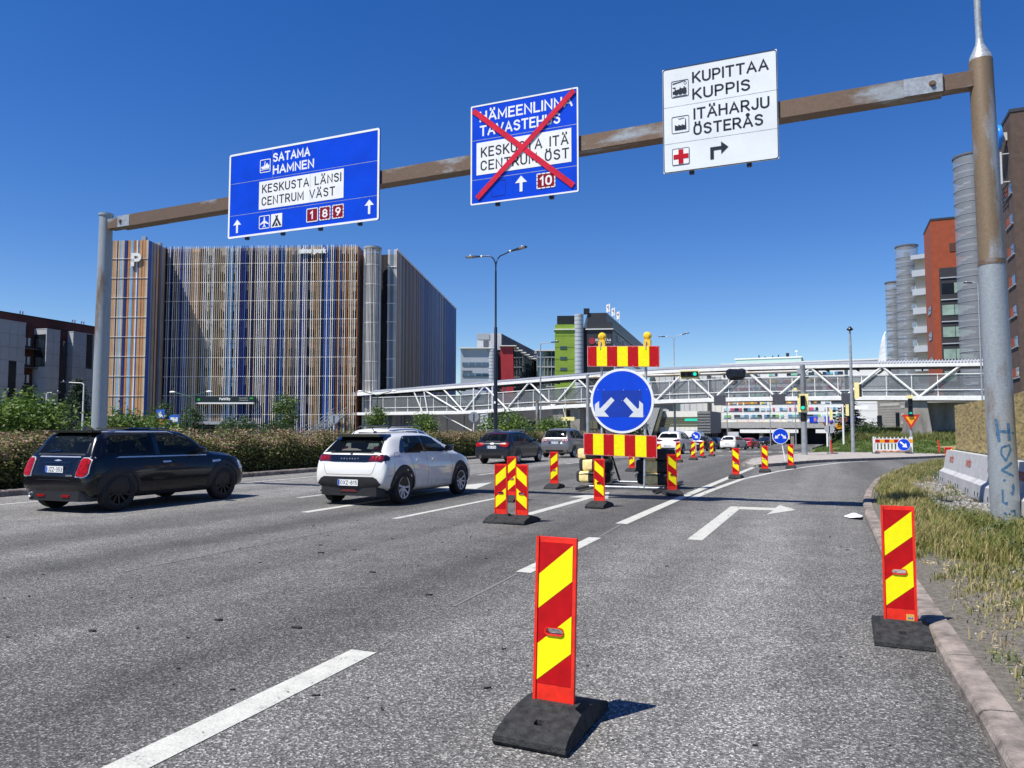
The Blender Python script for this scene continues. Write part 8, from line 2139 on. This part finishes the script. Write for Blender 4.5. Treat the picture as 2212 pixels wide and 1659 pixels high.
for i, (x, y, h_, r_, mt, lab) in enumerate(((-65.5, 59, 4.4, 1.2, GREEN_DARK, 'small tree at the foot of the slatted tower, left of the pair'), (-62.6, 60.3, 4.1, 1.1, GREEN_DARK, 'small tree in front of the parking house, right of the pair'), (-44.9, 48.3, 2.6, 1.5, GREEN_DARK, 'dark spreading shrub in front of the entrance canopy'), (-48.7, 51.3, 1.9, 1.0, GREEN_BUSH, 'lighter shrub at the left of the dark spreading shrub'), (-46.8, 56.2, 4.9, 1.1, GREEN_BUSH, 'upright young tree right of the poster on the parking house'), (-41.0, 47.8, 2.2, 1.0, GREEN_DARK, 'loose shrub between the dark shrub and the steel stair'),
                                              (-39.0, 59.5, 3.6, .75, GREEN_BUSH, 'slender young tree under the left end of the footbridge'), (-19.1, 44.0, 2.55, 1.55, GREEN_BUSH, 'leafy bush right of the tall dark lamp behind the estate car'), (-27.8, 49.0, 2.6, .8, GREEN_BUSH, 'small bush left of the lattice pier under the bridge'), (-19.2, 53.0, 2.3, 1.3, GREEN_BUSH, 'low bush between estate car and silver grey car'), (-15.6, 62.0, 3.0, 1.5, GREEN_DARK, 'dark bush right of the silver grey car'))):
    bush('small_tree' if h_ > 4 else 'bush', lab, x, y, .0, r_, h_, mt, 75, 45, .28 * max(1, r_ / 1.4), .17, 5, cat='tree' if h_ > 4 else 'bush')
conifer('dark spruce at the corner of the grey brick building', 1.9, 88.5, -.2, 5.6, 2.7)
bush('bush', 'dark bush at the foot of the spruce on the grass bank', 3.6, 86.0, .0, 1.6, 2.2, GREEN_DARK, 80, 40, .35, .18, 5)

# long grass: one mesh of blades per area
def grass(name, P, hgt, m, lean=.35, width=.006, tint=None, kind='stuff'):
    N = len(P)
    a = rng.random(N) * 2 * pi; lean = lean * (.3 + 1.9 * rng.random(N) ** 1.5)[:, None]; hh = hgt * (.45 + .9 * rng.random(N) ** 1.4); w = width * (.7 + .8 * rng.random(N))
    dirv = np.stack([np.cos(a), np.sin(a), np.zeros(N)], 1); sd = np.stack([-np.sin(a), np.cos(a), np.zeros(N)], 1)
    wind = (rng.normal(size=(N, 1)) * .12 + .10) * np.array([1.0, .4, 0])
    b1 = P + (dirv * lean * .35 + wind * .25) * hh[:, None] * .6 + np.array([0, 0, 1.]) * (hh * .58)[:, None]
    tp = P + (dirv * lean + wind) * hh[:, None] + np.array([0, 0, 1.]) * (hh * .95)[:, None]
    V = np.empty((N, 5, 3)); V[:, 0] = P - sd * w[:, None]; V[:, 1] = P + sd * w[:, None]; V[:, 2] = b1 + sd * (w * .75)[:, None]; V[:, 3] = b1 - sd * (w * .75)[:, None]; V[:, 4] = tp
    me = bpy.data.meshes.new(name); me.vertices.add(5 * N); me.vertices.foreach_set('co', V.ravel())
    idx = np.arange(N)[:, None] * 5
    loops = np.concatenate([idx + np.array([[0, 1, 2, 3]]), idx + np.array([[3, 2, 4]])], 1).ravel()
    me.loops.add(7 * N); me.loops.foreach_set('vertex_index', loops)
    me.polygons.add(2 * N); ls = (np.arange(N)[:, None] * 7 + np.array([[0, 4]])).ravel(); lt = np.tile([4, 3], N)
    me.polygons.foreach_set('loop_start', ls); me.polygons.foreach_set('loop_total', lt)
    me.update(calc_edges=True)
    at = me.attributes.new('tint', 'FLOAT', 'FACE'); tv = rng.random(N) if tint is None else tint
    at.data.foreach_set('value', np.repeat(np.clip(tv, 0, 1), 2).astype(np.float32))
    me.materials.append(m)
    return link(name, me, kind=kind)
GRASS_M = leaf_mat('verge_grass_blades', [(.04, .08, .012), (.095, .145, .022), (.18, .19, .04), (.30, .26, .09), (.42, .34, .16)], trans=.3)
def vpatch(x, y): return .5 + .28 * np.sin(1.9 * x + .7 * y) * np.sin(1.1 * y - .8 * x) + .22 * np.sin(4.3 * x - 2.1 * y + 1)
kxv = lambda y: np.interp(y, KY, KX)
NT = 8500
ty = 2.3 + 36 * rng.random(NT) ** 1.3; kk = kxv(ty)
wid = np.where(ty < 23, 2.7 - kk, 2.2 + .15 * (ty - 23))
tx = kk + .30 + (wid - .30) * rng.random(NT)
dens = vpatch(tx * 1.4, ty * 1.1); t_ = (tx - kk) / np.maximum(wid, .3)
bare = np.where(ty < 9, np.clip((.60 - t_) * 1.9, 0, .92), np.clip((.18 - t_) * 3, 0, .6))
keep = (rng.random(NT) > bare) & (rng.random(NT) < .45 + .8 * dens) & (~((ty > 13.5) & (t_ > .50)) | (rng.random(NT) < .06))
tx, ty, t_, dens = tx[keep], ty[keep], t_[keep], dens[keep]
nb = (14 + 26 * rng.random(len(tx)) * (.5 + dens)).astype(int)
ix = np.repeat(np.arange(len(tx)), nb); M_ = len(ix)
sp_r = (.035 + .06 * rng.random(len(tx)))[ix]
gx = tx[ix] + rng.normal(size=M_) * sp_r; gy_ = ty[ix] + rng.normal(size=M_) * sp_r * 1.2
gz = np.array([zverge(a, b) for a, b in zip(gx, gy_)])
th = ((.05 + .13 * rng.random(len(tx)) ** 1.3) * np.where(ty < 9, .62, 1.1) * (.6 + .7 * dens))[ix]
dry = (.14 + .76 * rng.random(len(tx)) ** .9 * np.where((t_ < .45) | (ty > 16), 1.15, .85))[ix]
grass('verge_grass', np.stack([gx, gy_, gz - .01], 1), th, GRASS_M, width=.0042, lean=.5, tint=dry + .22 * rng.random(M_) - .08)
# pebbles, straw and flakes lying on the bare soil
pm = MB(); N = 9000
for _ in range(N):
    y = 2.2 + 12 * rng.random() ** 1.5; x = kx(y) + .26 + 2.2 * rng.random() ** 1.3
    z = zverge(x, y); r = .003 + .010 * rng.random() ** 3; a = rng.random() * 6.3; c_, s_ = cos(a), sin(a)
    el = 1.0 if rng.random() < .7 else 3.5
    q = [(x + r * (c_ * u_ * el - s_ * v_ * .8), y + r * (s_ * u_ * el + c_ * v_ * .8), z - .002) for u_, v_ in ((-1, -.6), (1, -.9), (1.1, .8), (-.8, 1))]
    pm.add(q + [(x + .2 * r, y, z + r * (.9 if el < 2 else .4))], [(0, 1, 4), (1, 2, 4), (2, 3, 4), (3, 0, 4)], int(rng.integers(0, 3)) if el < 2 else 3)
pm.build('pebbles', [GRAVEL, mat('dark_pebble', (.12, .115, .105), .9, var=.3, scale=30), mat('brown_pebble', (.20, .16, .125), .9, var=.3, scale=30), mat('straw', (.42, .34, .18), .8)], kind='stuff')
# taller weeds in clumps
WEED = leaf_mat('weed_leaves', [(.03, .06, .02), (.055, .095, .03), (.10, .14, .05)])
Q, T = [], []
for cx, cy, n_, s_ in ((2.25, 8.0, 420, .16), (2.45, 7.2, 380, .16), (1.75, 12.6, 300, .14), (2.05, 11.4, 320, .16), (1.55, 14.2, 260, .15), (2.6, 6.0, 360, .18), (2.5, 23.2, 300, .2), (3.0, 24.8, 320, .22), (2.0, 9.6, 260, .13), (2.45, 5.1, 260, .14), (2.0, 6.6, 240, .13), (3.6, 27, 300, .25), (2.3, 4.4, 200, .12)):
    p_ = np.array([cx, cy, 0]) + rng.normal(size=(n_, 3)) * np.array([s_ * 1.1, s_ * 1.2, 0])
    p_[:, 2] = .12 + np.abs(rng.normal(size=n_)) * s_ * .75; Q.append(p_)
leaves('weeds', np.concatenate(Q), .042, WEED, kind='stuff', up=.6)
N = 42000
x = -1.5 + 14 * rng.random(N); y = 70.5 + 25 * rng.random(N)
z = np.array([zbank(a, b) for a, b in zip(x, y)])
BANK_G = leaf_mat('bank_grass_blades', [(.05, .10, .015), (.09, .15, .02), (.14, .17, .04), (.24, .20, .08)], trans=.3)
grass('bank_grass', np.stack([x, y, z], 1), np.where(z > .45, .55, .16), BANK_G, width=.02, tint=np.where(z > .45, .45 + .5 * rng.random(N), .05 + .4 * rng.random(N)))
